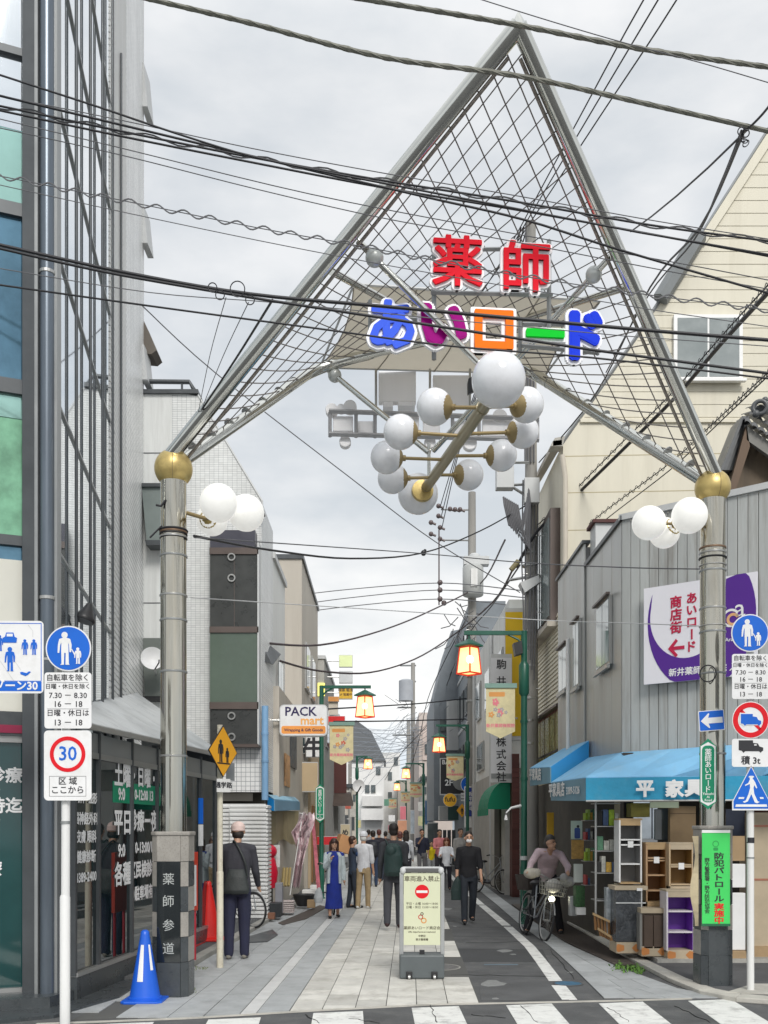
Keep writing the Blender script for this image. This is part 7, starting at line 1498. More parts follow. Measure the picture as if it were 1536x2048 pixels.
# ------------------------------------------------------------------ bicycles
def bicycle(label, c, yaw, s=1, basket=True, glow=False, fork=0):
    t = thing('bicycle', label, 'bicycle', c); M_r = Matrix.Translation(c) @ Matrix.Rotation(R(fork), 4, 'Y') @ Matrix.Rotation(yaw, 4, 'Z') @ Matrix.Scale(s, 4)
    T = lambda x, y, z: M_r @ Vector((x, y, z))                     # bike frame: -y is forward
    ax = (M_r.to_3x3() @ Vector((1, 0, 0))).normalized(); rr = .31
    for nm, y in (('front_wheel', -.52), ('rear_wheel', .52)):
        wo = add(nm, MB().torus(T(0, y, rr), ax, rr*s, .017*s, 36, 8), rubber, t, True)
        add('rim', MB().torus(T(0, y, rr), ax, (rr-.025)*s, .009*s, 36, 6), alum, wo, True)
        sp_ = MB()
        for k in range(16): an = 2*math.pi*k/16; sp_.tube([T(.012, y, rr), T(0, y+math.cos(an)*(rr-.03), rr+math.sin(an)*(rr-.03))], .0016*s, 3)
        add('spokes', sp_, alum, wo, kind='stuff'); add('hub', MB().cyl(T(-.04, y, rr), T(.04, y, rr), .02*s, n=10), alum, wo, True)
        mb = MB(); 
        pts = [T(0, y+math.cos(a)*(rr+.03), rr+math.sin(a)*(rr+.03)) for a in [R(q) for q in range(30, 161, 13)]]; mb.tube(pts, .012*s, 6); add('mudguard', mb, alum, t, True)
    fm = mat('bike_frame', (.32, .34, .36), .3, .6)
    fr_ = MB(); fr_.tube([T(0, -.42, .72), T(0, -.05, .32), T(0, .12, .30)], .016*s, 8); fr_.tube([T(0, -.40, .82), T(0, .0, .48), T(0, .10, .42)], .013*s, 8); fr_.tube([T(0, .08, .28), T(0, .20, .80)], .015*s, 8)
    for q in (-.05, .05): fr_.tube([T(q, .52, rr), T(q*.6, .10, .30)], .009*s, 6); fr_.tube([T(q, .52, rr), T(q*.5, .17, .62)], .008*s, 6)
    add('frame', fr_, fm, t, True)
    fk = MB()
    for q in (-.05, .05): fk.tube([T(q, -.52, rr), T(q, -.45, .62), T(0, -.43, .68)], .010*s, 6)
    fk.tube([T(0, -.43, .66), T(0, -.38, .92)], .015*s, 8); add('fork', fk, fm, t, True)
    hb = MB(); hb.tube([T(-.28, -.20, .99), T(-.25, -.34, 1.02), T(-.08, -.40, .95), T(0, -.385, .92), T(.08, -.40, .95), T(.25, -.34, 1.02), T(.28, -.20, .99)], .011*s, 8); add('handlebar', hb, alum, t, True)
    for q in (-1, 1): add('grip', MB().cyl(T(.28*q, -.19, .99), T(.26*q, -.29, 1.01), .017*s), rubber, t, True); add('brake_lever', MB().tube([T(.22*q, -.37, 1.0), T(.27*q, -.3, .97)], .006*s, 5), alum, t)
    add('saddle', MB().lathe([(.02, -.01), (.10, 0), (.11, .03), (.06, .06)], T(0, .23, .80), 16), black, t, True)
    add('chain_guard', MB().prism([T(.06, .02, .34), T(.06, .5, .36), T(.06, .5, .27), T(.06, .02, .22)], ax*.01), mat('guard', (.05, .05, .055), .4), t)
    pd = MB(); pd.tube([T(.07, .08, .28), T(.09, .0, .17)], .01*s, 5); pd.tube([T(-.07, .08, .28), T(-.09, .16, .39)], .01*s, 5); pd.obox(T(.14, 0, .17), ax, (0, 1, 0), (0, 0, 1), .045, .03, .01); pd.obox(T(-.14, .16, .39), ax, (0, 1, 0), (0, 0, 1), .045, .03, .01); add('pedals', pd, black, t)
    rk_ = MB()
    for q in (-.06, .06): rk_.tube([T(q, .25, .66), T(q, .72, .66), T(q, .54, .33)], .006*s, 5)
    add('carrier', rk_, alum, t)
    if basket:
        bk = MB()
        for i in range(9):
            f = i/8-.5
            for q in (-.72, -.44): bk.tube([T(f*.30, q, .70), T(f*.36, q-(.03 if q < -.5 else 0), .93)], .0035*s, 4)
        for i in range(5):
            for q in (-.15, .15): bk.tube([T(q, -.72+i*.07, .70), T(q*1.2, -.75+i*.078, .93)], .0035*s, 4)
        for z, e in ((.70, 0), (.76, .01), (.82, .02), (.88, .025), (.93, .03)): bk.tube([T(-.15-e, -.72-e, z), T(.15+e, -.72-e, z), T(.15+e, -.44, z), T(-.15-e, -.44, z), T(-.15-e, -.72-e, z)], .004*s, 4)
        for i in range(7): bk.tube([T(-.15+i*.05, -.72, .70), T(-.15+i*.05, -.44, .70)], .003*s, 4)
        add('basket', bk, mat('basket_wire', (.36, .36, .33), .4, .5), t)
    if glow: add('headlamp', MB().ball(T(0, -.60, .645), .042*s, 14, (1, 1.2, 1)), mat('bike_lamp', (1, 1, .8), .3, emit=14, ecol=(1, .96, .7)), t, True)
    return t, T
BY = G(1085, 1884); bikeT, T1 = bicycle('silver bicycle with a lit headlamp and wire basket under the man in pink', Vector((BY.x-.05, BY.y+.62, .014)), R(9), 1.0, True, True, 9)
bg_ = add('hand_cover', MB().ball(T1(-.29, -.32, .97), .10, 14, (1.15, 1, .85)).ball(T1(-.22, -.36, .99), .07, 12), mat('cover_beige', (.42, .39, .33), .8, var=.15, sc_=9), bikeT, True); add('hand_cover', MB().ball(T1(.30, -.32, .93), .10, 14, (1.15, 1, .85)).ball(T1(.22, -.36, .98), .07, 12), mat('cover_grey', (.40, .40, .39), .8, var=.15, sc_=9), bikeT, True)
meta(add('shopping_bag', MB().ball(T1(0, -.57, .84), .12, 14, (1.05, 1, .9)), mat('bag_white', (.5, .48, .44), .6, var=.2, sc_=14, bump=.8, bsc=30), None, True), 'crumpled whitish bag inside the basket of the cyclist', 'bag')
add('rear_basket', MB().lathe([(.15, 0), (.19, .24), (.18, .24), (.14, .02)], T1(-.02, .62, .68), 12), mat('basket_dark', (.05, .04, .035), .6), bikeT)
bicycle('parked bicycle leaning on the grey stucco wall', Vector((2.72, 25.8, .013)), R(38), .98, False)
bb_, T2 = bicycle('bicycle standing beside the woman in the blue dress, mostly one front wheel seen', Vector((-1.05, 19.9, .013)), R(8), .98, False)
bicycle('bicycle hidden behind the man in the pink cap and the cream pole', Vector((-2.5, 16.7, .06)), R(50), .92, False)

# ------------------------------------------------------------------ people
def body_mesh(prims, vox, name, m, parent, M4, fold=0, seed=0, smooth=3):
    mb = MB()
    for pr in prims:
        if pr[0] == 'c':                                         # capsule with two radii, optional flattening along y
            _, a, b, ra, rb_, fl = pr; a = Vector(a); b = Vector(b)
            for p, r in ((a, ra), (b, rb_)):
                mb.ball(p, r, 12, (1, fl, 1))
            ax = (b-a)
            if ax.length > 1e-4:
                n = 12; o = len(mb.v); axn = ax.normalized(); u = Vector((1, 0, 0)); u = (u-axn*u.dot(axn))
                if u.length < .1: u = Vector((0, 1, 0))-axn*axn.y
                u.normalize(); v = axn.cross(u).normalized()
                for p, r in ((a, ra), (b, rb_)):
                    for k in range(n):
                        an = 2*math.pi*k/n; d = u*(r*math.cos(an))+v*(r*math.sin(an)); d.y *= fl; mb.v.append(tuple(p+d))
                for k in range(n): mb.f.append((o+k, o+(k+1) % n, o+n+(k+1) % n, o+n+k))
                mb.f.append(tuple(o+k for k in range(n-1, -1, -1))); mb.f.append(tuple(o+n+k for k in range(n)))
        elif pr[0] == 'e': mb.ball(pr[1], 1, 14, pr[2])
        elif pr[0] == 'l':                                       # lofted ellipses: (z, cx, cy, rx, ry)
            n = 18; o = len(mb.v)
            for z, cx, cy, rx, ry in pr[1]:
                for k in range(n): an = 2*math.pi*k/n; mb.v.append((cx+rx*math.cos(an), cy+ry*math.sin(an), z))
            m_ = len(pr[1])
            for i in range(m_-1):
                for k in range(n): a = o+i*n+k; b = o+i*n+(k+1) % n; mb.f.append((a, b, b+n, a+n))
            mb.f.append(tuple(o+k for k in range(n-1, -1, -1))); mb.f.append(tuple(o+(m_-1)*n+k for k in range(n)))
    me = bpy.data.meshes.new(name); me.from_pydata(mb.v, [], mb.f); bm = bmesh.new(); bm.from_mesh(me)
    bm.to_mesh(me); bm.free()
    tmp = bpy.data.objects.new('tmp', me); COL.objects.link(tmp)
    md = tmp.modifiers.new('r', 'REMESH'); md.mode = 'VOXEL'; md.voxel_size = vox; md.use_smooth_shade = True
    ms = tmp.modifiers.new('s', 'SMOOTH'); ms.factor = .5; ms.iterations = smooth
    bpy.context.view_layer.update(); out = bpy.data.meshes.new_from_object(tmp.evaluated_get(bpy.context.evaluated_depsgraph_get()))
    bpy.data.objects.remove(tmp)
    if fold:
        for v in out.vertices:
            c = v.co; q = Vector((c.x*9+seed, c.y*9, c.z*5+seed)); d = noise.noise(q)*fold+noise.noise(q*2.3)*fold*.55; v.co += Vector((c.x*.6, c.y, 0)).normalized()*d
    out.name = name; out.materials.clear(); out.materials.append(m); out.shade_smooth(); out.transform(M4)
    xs = [v.co for v in out.vertices]; cc = Vector((sum(v.x for v in xs)/len(xs), sum(v.y for v in xs)/len(xs), min(v.z for v in xs))); out.transform(Matrix.Translation(-cc))
    o = bpy.data.objects.new(name, out); return link(o, parent, Matrix.Translation(cc))
def cloth(nm, col, rough=.85): return mat('cloth_'+nm, col, rough, var=.16, sc_=9, bump=.35, bsc=45)
# joint layout for a unit-height (1.0 m) person facing -y; pose values in degrees
def person(label, x, yf, h, yaw=0, top='t', bottom='trousers', tc=(.5, .5, .5), bc=(.1, .1, .1), sleeve='long', hair='short', hc=None, legs=((0, 0), (0, 0)), arms=((5, 8, 10), (5, 8, 10)),
           lean=0, head=(0, 0), shoe=(.02, .02, .02), build=1.0, extra=None, Y=None, z=.012, mask=False, cap=None, jacket_len=.47, gender='m', open_=None, group=None, cat='person', fem=0, under=None, foldk=1, side=0):
    if Y is None: Y = (H-z)*F/(yf-HY)
    loc = Vector(((x-CX)/F*Y, Y, z)); t = thing('person', label, cat, loc, group)
    S = h; near = Y < 22; vox = (.0062 if Y < 20 else .0085 if Y < 28 else .012)/1.0
    M4 = Matrix.Translation(loc) @ Matrix.Rotation(R(yaw), 4, 'Z') @ Matrix.Scale(S, 4)
    bw = build; hipz = .53
    def rx(v, a, o=Vector((0, 0, 0))): return Matrix.Rotation(a, 3, 'X') @ (v-o)+o
    J = {}
    hip = Vector((0, 0, hipz)); L_ = R(-lean)
    up = lambda x_, y_, z_: Matrix.Rotation(R(side), 3, 'Y') @ (rx(Vector((x_, y_, z_)), R(lean), hip)-hip)+hip
    J['neck'] = up(0, .006, .835); J['chest'] = up(0, 0, .73); J['waist'] = up(0, 0, .61)
    hd_off = Vector((0, -.012, .075)); hd_off = Matrix.Rotation(R(head[0]), 3, 'X') @ hd_off
    J['head'] = J['neck']+Vector((0, -.004, .02))+Matrix.Rotation(R(lean), 3, 'X') @ hd_off
    for s, lg in zip((-1, 1), legs):                             # hip forward angle, knee bend, spread
        hf, kn = lg[:2]; ab = R(lg[2]) if len(lg) > 2 else 0
        H_ = Vector((s*.050, 0, .51)); a = R(hf); K = H_+Vector((s*.004, -math.sin(a)*.245, -math.cos(a)*.245)); b = a-R(kn)
        A = K+Vector((0, -math.sin(b)*.235, -math.cos(b)*.235)); K.x += s*math.sin(ab)*.245; A.x += s*math.sin(ab)*.48; J['h%d' % s] = H_; J['k%d' % s] = K; J['a%d' % s] = A
    dz = .035-min(J['a-1'].z, J['a1'].z)
    for s, pose in zip((-1, 1), arms):
        fw, outw, el = pose[0], pose[1]*(.55 if pose[1] < 20 else 1), pose[2]; inw = pose[3] if len(pose) > 3 else 0
        Sh = up(s*.092*bw, .0, .795); d = Vector((s*math.sin(R(outw)), -math.sin(R(fw))*math.cos(R(outw)), -math.cos(R(fw))*math.cos(R(outw)))); E = Sh+d*.165
        f2 = R(fw+el); o2 = R(outw*.3-inw); d2 = Vector((s*math.sin(o2), -math.sin(f2)*math.cos(o2), -math.cos(f2)*math.cos(o2))); W = E+d2*.145
        J['s%d' % s] = Sh; J['e%d' % s] = E; J['w%d' % s] = W; J['d%d' % s] = d2
    for q in J: 
        if q[0] != 'd': J[q] = J[q]+Vector((0, 0, dz))
    hz_ = dz
    C = lambda a, b, ra, rb_, fl=1.: ('c', a, b, ra, rb_, fl)
    # body: one continuous figure
    B = []
    hd = J['head']; hr = Matrix.Rotation(R(head[1]), 3, 'Z')
    B += [('e', hd+Vector((0, .004, .012)), (.043, .054, .056)), ('e', hd+hr @ Vector((0, -.014, -.026)), (.034, .038, .038)), C(J['neck']+Vector((0, .004, -.03)), hd+Vector((0, .010, -.03)), .030, .029)]
    fwd = hr @ Vector((0, -1, 0)); sd = hr @ Vector((1, 0, 0))
    B += [('e', hd+fwd*.052+Vector((0, 0, -.008)), (.0075, .011, .013)), ('e', hd+fwd*.040+Vector((0, 0, -.052)), (.016, .014, .011))]
    for s in (-1, 1): B.append(('e', hd+sd*s*.046-fwd*.0+Vector((0, 0, -.004)), (.006, .012, .017)))
    B += [('l', [(J['chest'].z+.07, J['neck'].x*.8, J['neck'].y, .066*bw, .04), (J['chest'].z, J['chest'].x, J['chest'].y, .082*bw, .055), (J['waist'].z, J['waist'].x, J['waist'].y, .066*bw, .045), (hipz+hz_-.03, 0, 0, .075*bw, .052)])]
    for s in (-1, 1):
        B += [C(J['s%d' % s], J['e%d' % s], .025, .021), C(J['e%d' % s], J['w%d' % s], .0215, .0145)]
        Wp = J['w%d' % s]; d2 = J['d%d' % s]; side = Vector((0, 1, 0)).cross(d2)
        side = side.normalized() if side.length > .2 else Vector((1, 0, 0)); fl_ = d2.cross(side).normalized()
        B += [('c', Wp, Wp+d2*.035, .0135, .017, 1)]
        for i, (o_, ln) in enumerate(((-.012, .030), (-.004, .036), (.004, .034), (.012, .026))):
            bse = Wp+d2*.045+fl_*o_; mid_ = bse+d2*ln*.55; B += [C(bse, mid_, .0052, .005), C(mid_, mid_+d2*ln*.4-side*s*ln*.3, .005, .0042)]
        B += [C(Wp+d2*.018-fl_*.012, Wp+d2*.04-fl_*.026, .0062, .0048)]
        B += [C(J['h%d' % s], J['k%d' % s], .043, .030), C(J['k%d' % s], J['a%d' % s], .029, .019)]
        B += [C(J['a%d' % s], J['a%d' % s]+Vector((s*.004, -.075, -.012)), .020, .015)]
    body_mesh(B, max(vox/S, .0042 if near else .007), 'body', skin, t, M4, smooth=2)
    # face
    if abs(((yaw+head[1]+180) % 360)-180) < 100:
        ey = MB()
        for s in (-1, 1): ey.ball(hd+sd*s*.017+fwd*.046+Vector((0, 0, .004)), .0058, 8, (1.3, .6, .7))
        for q in ('eyes',): mbx = ey; mbx.v = [tuple(M4 @ Vector(v)) for v in mbx.v]; add('eyes', mbx, ink, t, True)
        br = MB()
        for s in (-1, 1): br.tube([hd+sd*s*.008+fwd*.051+Vector((0, 0, .015)), hd+sd*s*.026+fwd*.044+Vector((0, 0, .016))], .0024, 5)
        br.tube([hd-sd*.011+fwd*.052+Vector((0, 0, -.035)), hd+fwd*.054+Vector((0, 0, -.037)), hd+sd*.011+fwd*.052+Vector((0, 0, -.035))], .0026, 5)
        br.v = [tuple(M4 @ Vector(v)) for v in br.v]; add('brows_and_mouth', br, mat('brow', (.06, .025, .02), .6), t, True)
    # hair
    hcm = hc or hairm
    if hair == 'short': Hh = [('e', hd+Vector((0, .008, .028))-fwd*.004, (.048, .056, .05)), ('e', hd-fwd*.024+Vector((0, 0, .0)), (.043, .036, .052))]
    elif hair == 'bob': Hh = [('e', hd+Vector((0, .008, .026)), (.052, .060, .054)), ('e', hd-fwd*.026+Vector((0, 0, -.024)), (.054, .038, .066)), C(hd+sd*.046-fwd*.002+Vector((0, 0, .02)), hd+sd*.048-fwd*.006+Vector((0, 0, -.075)), .017, .016), C(hd-sd*.046-fwd*.002+Vector((0, 0, .02)), hd-sd*.048-fwd*.006+Vector((0, 0, -.075)), .017, .016)]
    elif hair == 'long': Hh = [('e', hd+Vector((0, .008, .026)), (.052, .060, .054)), ('l', [(hd.z-.14, 0, hd.y+.045, .045, .02), (hd.z-.06, 0, hd.y+.036, .056, .034), (hd.z, 0, hd.y+.02, .052, .046), (hd.z+.05, 0, hd.y+.01, .03, .03)])]
    else: Hh = []
    if cap: Hh = [('e', hd-fwd*.020+Vector((0, 0, -.022)), (.0455, .040, .040))]
    if Hh: body_mesh(Hh, .006, 'hair', hcm, t, M4, .004 if near else .002, 3, 1)
    if cap:
        cm = cloth('cap_'+cap[0], cap[1]); Cp = [('l', [(hd.z+.004, hd.x, hd.y+.004, .053, .062), (hd.z+.04, hd.x, hd.y+.004, .052, .060), (hd.z+.064, hd.x, hd.y+.004, .038, .044), (hd.z+.076, hd.x, hd.y+.004, .012, .014)])]
        if cap[2]: Cp.append(('e', hd+fwd*.068+Vector((0, 0, .014)), (.036, .034, .006)))
        body_mesh(Cp, .005, 'cap', cm, t, M4, smooth=2)
    if mask: body_mesh([('e', hd+fwd*.036+Vector((0, 0, -.030)), (.034, .026, .024))], .005, 'face_mask', whitel, t, M4, smooth=2)
    # top
    tcm = cloth('%02x%02x%02x' % tuple(int(255*min(1, c)) for c in tc), tc)
    g = .010; jz = jacket_len+hz_
    ct = J['chest']; wt = J['waist']; nk = J['neck']; fm = fem
    sh = .098*bw
    Tp = [('l', [(jz, 0, (hip.y if lean < 20 else 0), .086*bw+fm*.01, .062), (hipz+hz_+.02, 0, 0, .086*bw, .062), (wt.z, wt.x, wt.y, (.080-.008*fm)*bw, .058), (ct.z, ct.x, ct.y, .090*bw, .066), (ct.z+.05, (ct.x+nk.x)/2, (ct.y+nk.y)/2, .092*bw, .058), (nk.z-.012, nk.x, nk.y, .052*bw, .043), (nk.z+.008, nk.x, nk.y, .034, .036)])]
    if lean > 15: Tp.append(C(Vector((0, .0, hipz+hz_)), wt, .078*bw, .076*bw, .8))
    for s in (-1, 1):
        Tp.append(C(nk+Vector((s*.022, 0, -.020)), J['s%d' % s]+Vector((0, 0, -.002)), .031, .038))
        if sleeve == 'long': Tp += [C(J['s%d' % s], J['e%d' % s], .035, .030), C(J['e%d' % s], J['w%d' % s], .030, .022)]
        elif sleeve == 'half': Tp += [C(J['s%d' % s], J['e%d' % s], .036, .034), C(J['e%d' % s], J['e%d' % s].lerp(J['w%d' % s], .2), .032, .029)]
        elif sleeve == 'short': Tp += [C(J['s%d' % s], J['s%d' % s].lerp(J['e%d' % s], .75), .037, .036)]
        elif sleeve == 'none': Tp += [C(J['s%d' % s], J['s%d' % s]+Vector((0, 0, -.01)), .034, .03)]
    body_mesh(Tp, max(vox/S, .005), 'top', tcm, t, M4, .006*foldk, x, 3)
    if under: 
        U = []
        for s in (-1, 1): U += [C(J['s%d' % s], J['e%d' % s], .033, .029)]+([C(J['e%d' % s], J['w%d' % s], .029, .021)] if under[1] == 'long' else [C(J['e%d' % s], J['e%d' % s].lerp(J['w%d' % s], .15), .029, .027)])
        body_mesh(U, max(vox/S, .005), 'shirt_sleeves', cloth(under[0], under[2]), t, M4, .004, x, 3)
    bcm = cloth('%02x%02x%02x' % tuple(int(255*min(1, c)) for c in bc), bc)
    if bottom == 'trousers':
        Bt = [('l', [(hipz+hz_-.075, 0, .0, .080*bw, .058), (hipz+hz_-.02, 0, 0, .083*bw, .059), (hipz+hz_+.05, 0, 0, .074*bw, .053)])]
        for s in (-1, 1): Bt += [C(J['h%d' % s]+Vector((0, 0, -.01)), J['k%d' % s], .050*bw, .037*bw), C(J['k%d' % s], J['a%d' % s]+Vector((0, 0, .004)), .037*bw, .031*bw)]
        body_mesh(Bt, max(vox/S, .005), 'trousers', bcm, t, M4, .006, x+5, 2)
    else:
        z0 = bottom if isinstance(bottom, float) else .12
        Bt = [('l', [(z0, 0, .0, .108*bw, .094), (.30, 0, 0, .100*bw, .088), (.46, 0, 0, .088*bw, .066), (hipz+hz_+.05, 0, 0, .074*bw, .054)])]
        if bottom == 'dress': pass
        body_mesh(Bt, max(vox/S, .005), 'skirt', bcm, t, M4, .011, x+5, 2)
    for s in (-1, 1):
        a = J['a%d' % s]; tilt = Vector((s*.006, -.085, -.016))
        body_mesh([C(a+Vector((0, .010, -.012)), a+tilt, .024, .019), C(a+Vector((0, .014, -.020)), a+tilt+Vector((0, -.006, -.003)), .017, .014)], .006, 'shoe', cloth('shoe%d' % int(shoe[0]*100+shoe[2]*1000), shoe, .5), t, M4, smooth=2)
    if extra: extra(t, J, M4, lambda v: M4 @ Vector(v))
    return t, J, M4
def bag_prims(lst, name, m, t, M4, fold=.004, vox=.006): return body_mesh(lst, vox, name, m, t, M4, fold, 4, 3)
def hang_bag(label, M4, prims, m, cat='bag', name='shoulder_bag', strap=None):
    t = thing(name, label, cat, M4 @ Vector((0, 0, 0))); bag_prims(prims, 'bag_body', m, t, M4)
    if strap:
        mb = MB(); mb.tube([M4 @ Vector(p) for p in smooth(strap, 4)], .012, 6); add('strap', mb, m, t, True)
    return t
blk = cloth('bag_black', (.03, .036, .036), .6)
# 1 man in the pink cap (back view)
t, J, M4 = person('man in a pink cap seen from behind with dark jacket, facing the corrugated fence', 474, 1916, 1.755, 178, tc=(.042, .042, .052), bc=(.020, .022, .05), hair='short', hc=hairm, legs=((2, 2), (-3, 2)), arms=((14, 12, 28), (10, 14, 20)), shoe=(.28, .26, .22), build=1.17, cap=('pink', (.78, .60, .55), True), head=(14, 6), jacket_len=.46, z=.02, lean=3)
hang_bag('black shoulder bag on the back of the man in the pink cap', M4, [('l', [(.475, -.005, .085, .095, .028), (.50, -.01, .09, .10, .04), (.60, -.01, .085, .078, .032), (.655, -.01, .08, .06, .018)])], blk, strap=[(-.085, .06, .60), (-.075, .08, .70), (-.03, .068, .80), (.02, .02, .86), (.035, -.04, .80)])
# 2 woman in the blue dress
wd_b = (.012, .03, .25)
def cardigan(t, J, M4, T):
    cg_ = cloth('cardigan', (.50, .56, .58)); Pm = []
    for s in (-1, 1):
        Pm += [('c', J['s%d' % s], J['e%d' % s], .037, .032, 1), ('c', J['e%d' % s], J['w%d' % s], .032, .024, 1)]
        Pm += [('l', [(.44, s*.072, 0, .028, .074), (.62, s*.066, 0, .026, .070), (.78, s*.07, 0, .03, .07), (.83, s*.045, 0, .03, .05)])]
    Pm += [('l', [(.44, 0, .045, .085, .03), (.62, 0, .04, .075, .028), (.80, 0, .035, .085, .03)])]
    body_mesh(Pm, .0055, 'cardigan', cg_, t, M4, .006, 2, 3)
person('smiling woman in a long royal blue dress and pale cardigan', 668, 1836, 1.475, 8, tc=wd_b, bc=wd_b, bottom='skirt', sleeve='none', hair='bob', hc=mat('hair_brown', (.05, .022, .015), .5), legs=((6, 3), (-6, 8)), arms=((25, 12, 110, 25), (0, 16, 5)), shoe=(.012, .012, .012), extra=cardigan, fem=1, head=(-4, 4), build=1.05)
hang_bag('white plastic bag held by the woman in the blue dress', Matrix.Translation(P(637, 1790, 18.6)) @ Matrix.Scale(1.0, 4), [('l', [(-.14, 0, 0, .07, .05), (-.05, 0, 0, .09, .06), (.08, 0, 0, .06, .04), (.14, .01, 0, .02, .02)])], cloth('bag_clear', (.45, .47, .48), .4), name='carrier_bag')
# 3,4 pair beside her
person('man in a navy vest and blue shirt beside the woman in blue', 706, 1816, 1.50, 112, tc=(.030, .045, .075), bc=(.025, .032, .045), sleeve='none', under=('vest_blue', 'half', (.03, .07, .17)), hair='short', hc=mat('hair_brown', (.05, .022, .015), .5), legs=((4, 2), (-4, 4)), arms=((38, 8, 95, 10), (30, 8, 100, 10)), build=1.05, head=(-6, 0))
meta(add('carton', MB().obox(P(687, 1688, 21.1), Vector((1, .3, -.35)).normalized(), Vector((.35, .1, .9)).normalized(), Vector((-.3, 1, 0)).normalized(), .15, .18, .16), mat('carton_tan', (.52, .27, .12), .7, var=.1), None, bev=.008), 'tan cardboard carton carried on the shoulder between the blue dress and the white cap', 'carton')
person('man in a white tee shirt, white cap and khaki trousers seen from behind', 727, 1817, 1.60, 160, tc=(.62, .63, .66), bc=(.34, .25, .14), sleeve='half', hair='short', hc=hairw, legs=((4, 2), (-6, 4)), arms=((4, 12, 10), (4, 10, 14)), shoe=(.6, .6, .58), cap=('white', (.66, .67, .70), False), build=1.02)
# 5 backpack man
suit = (.045, .048, .055)
t, J, M4 = person('man in a charcoal suit with a dark green backpack walking away', 787, 1857, 1.76, 178, tc=suit, bc=(.06, .062, .072), legs=((14, 6), (-16, 16)), arms=((10, 10, 30), (-6, 16, 20)), hair='short', shoe=(.035, .012, .014), build=1.06, jacket_len=.44, z=.014)
hang_bag('dark green rolled backpack on the man in the charcoal suit', M4, [('l', [(.50, .0, .095, .075, .035), (.54, .0, .105, .09, .055), (.70, 0, .11, .088, .058), (.78, 0, .10, .07, .045), (.81, 0, .09, .04, .02)]), ('e', (.02, .15, .74), (.05, .03, .05))], cloth('pack_green', (.020, .045, .042), .6), name='backpack', cat='backpack', strap=[(.05, .07, .79), (.075, 0, .84), (.075, -.07, .76), (.08, -.04, .62)])
# 6.. crowd
t, J, M4 = person('person in navy with a black backpack walking away behind the white cap', 746, 1774, 1.60, 180, tc=(.02, .022, .035), bc=(.03, .05, .10), legs=((8, 4), (-8, 8)), hair='short', head=(8, 0))
hang_bag('black backpack on the person in navy', M4, [('l', [(.56, .0, .09, .07, .035), (.60, .0, .10, .085, .05), (.74, 0, .10, .08, .05), (.80, 0, .09, .05, .03)])], cloth('pack_black', (.025, .028, .035), .6), name='backpack', cat='backpack')
person('person in black with reddish dark hair in the middle of the crowd', 758, 1762, 1.62, 178, tc=(.025, .02, .03), bc=(.04, .05, .08), hc=mat('hair_red', (.10, .03, .025), .5), legs=((6, 4), (-6, 6)))
person('dark haired person just left of the charcoal suit, further up the street', 771, 1752, 1.55, 175, tc=(.05, .03, .03), bc=(.08, .10, .14), hair='short', legs=((6, 4), (-6, 6)))
person('shorter person in grey further up the street at the back of the crowd', 737, 1748, 1.60, 172, tc=(.30, .30, .32), bc=(.05, .05, .06), hair='short', legs=((4, 4), (-4, 6)))
t, J, M4 = person('long haired woman in a white blouse with a dark backpack walking away', 812, 1776, 1.60, 178, tc=(.60, .62, .66), bc=(.03, .03, .04), hair='long', legs=((8, 4), (-8, 8)), arms=((10, 14, 20), (20, 16, 60, 20)), fem=1, build=.98)
hang_bag('small dark backpack of the woman in the white blouse', M4, [('l', [(.60, .0, .08, .05, .025), (.66, .0, .09, .06, .04), (.76, 0, .09, .05, .03)])], cloth('pack_navy', (.02, .025, .05), .6), name='backpack', cat='backpack', strap=[(.04, .07, .76), (.05, 0, .84), (.055, -.07, .74)])
person('woman in a dark coat walking beside the charcoal suit on its right', 800, 1788, 1.58, 178, tc=(.06, .05, .065), bc=(.05, .05, .06), hair='short', legs=((8, 4), (-8, 8)), fem=1, hc=mat('hair_red', (.10, .03, .025)))
person('man in a navy tee shirt raising one hand to his face', 844, 1760, 1.63, 5, tc=(.022, .026, .05), bc=(.16, .16, .17), sleeve='half', legs=((6, 4), (-6, 6)), arms=((45, 10, 105, 30), (0, 14, 8)), build=1.05)
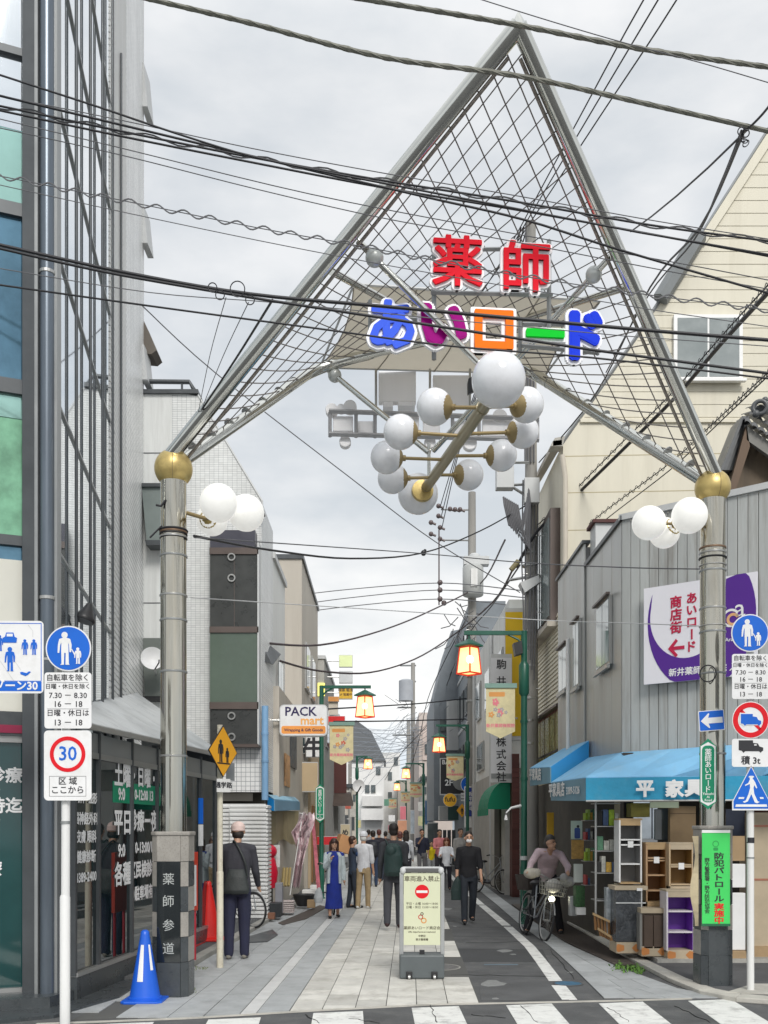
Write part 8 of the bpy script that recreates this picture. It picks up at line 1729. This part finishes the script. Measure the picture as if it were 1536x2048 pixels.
person('small child in a bright yellow shirt', 863, 1755, 1.22, 0, tc=(.72, .58, .01), bc=(.40, .42, .44), sleeve='short', legs=((4, 4), (-4, 4)), build=1.0, arms=((40, 10, 110, 20), (5, 10, 10)))
person('woman in a salmon pink top with a dark shoulder strap', 879, 1762, 1.62, 10, tc=(.68, .25, .26), bc=(.05, .05, .06), hair='short', legs=((4, 4), (-4, 4)), arms=((20, 14, 70, 20), (10, 14, 20)), fem=1)
person('woman with brown bobbed hair in a white shirt walking towards the viewer', 893, 1783, 1.42, -6, tc=(.60, .62, .66), bc=(.02, .02, .03), sleeve='half', hair='bob', hc=mat('hair_auburn', (.14, .04, .02), .5), legs=((12, 6), (-10, 16)), arms=((30, 16, 70, 10), (30, 16, 70, 10)), fem=1)
person('man in a grey shirt half hidden behind the masked man', 921, 1775, 1.66, 10, tc=(.34, .33, .32), bc=(.06, .06, .07), legs=((4, 4), (-4, 4)))
# 13 masked man
t, J, M4 = person('man in black with a white face mask walking towards the viewer on the right', 937, 1846, 1.63, 2, tc=(.010, .010, .013), bc=(.018, .023, .032), sleeve='half', hair='short', legs=((15, 8), (-10, 14)), arms=((0, 14, 14), (4, 14, 20)), mask=True, build=1.1, shoe=(.015, .015, .018), head=(10, 0), jacket_len=.50)
hang_bag('limp black shopping bag in the hand of the masked man', Matrix.Translation(P(912, 1775, 17.5)), [('l', [(-.22, 0, 0, .085, .03), (-.05, 0, 0, .09, .035), (.12, .02, 0, .06, .03), (.2, .03, 0, .015, .015)])], cloth('tote_green', (.012, .03, .028), .6), name='tote_bag')
# 15 man with the bicycle
person('man in a pale pink shirt astride his bicycle, leaning over the handlebar', 1092, 1868, 1.76, -8, tc=(.52, .40, .43), bc=(.012, .012, .016), sleeve='long', hair='short', hc=mat('hair_grizzled', (.05, .045, .04), .6, var=.4, sc_=80), legs=((6, 12, 14), (-2, 2, 9)), arms=((48, 24, 22, 0), (52, 20, 22, 8)), lean=42, side=8, head=(6, 52), shoe=(.012, .012, .014), build=1.06)
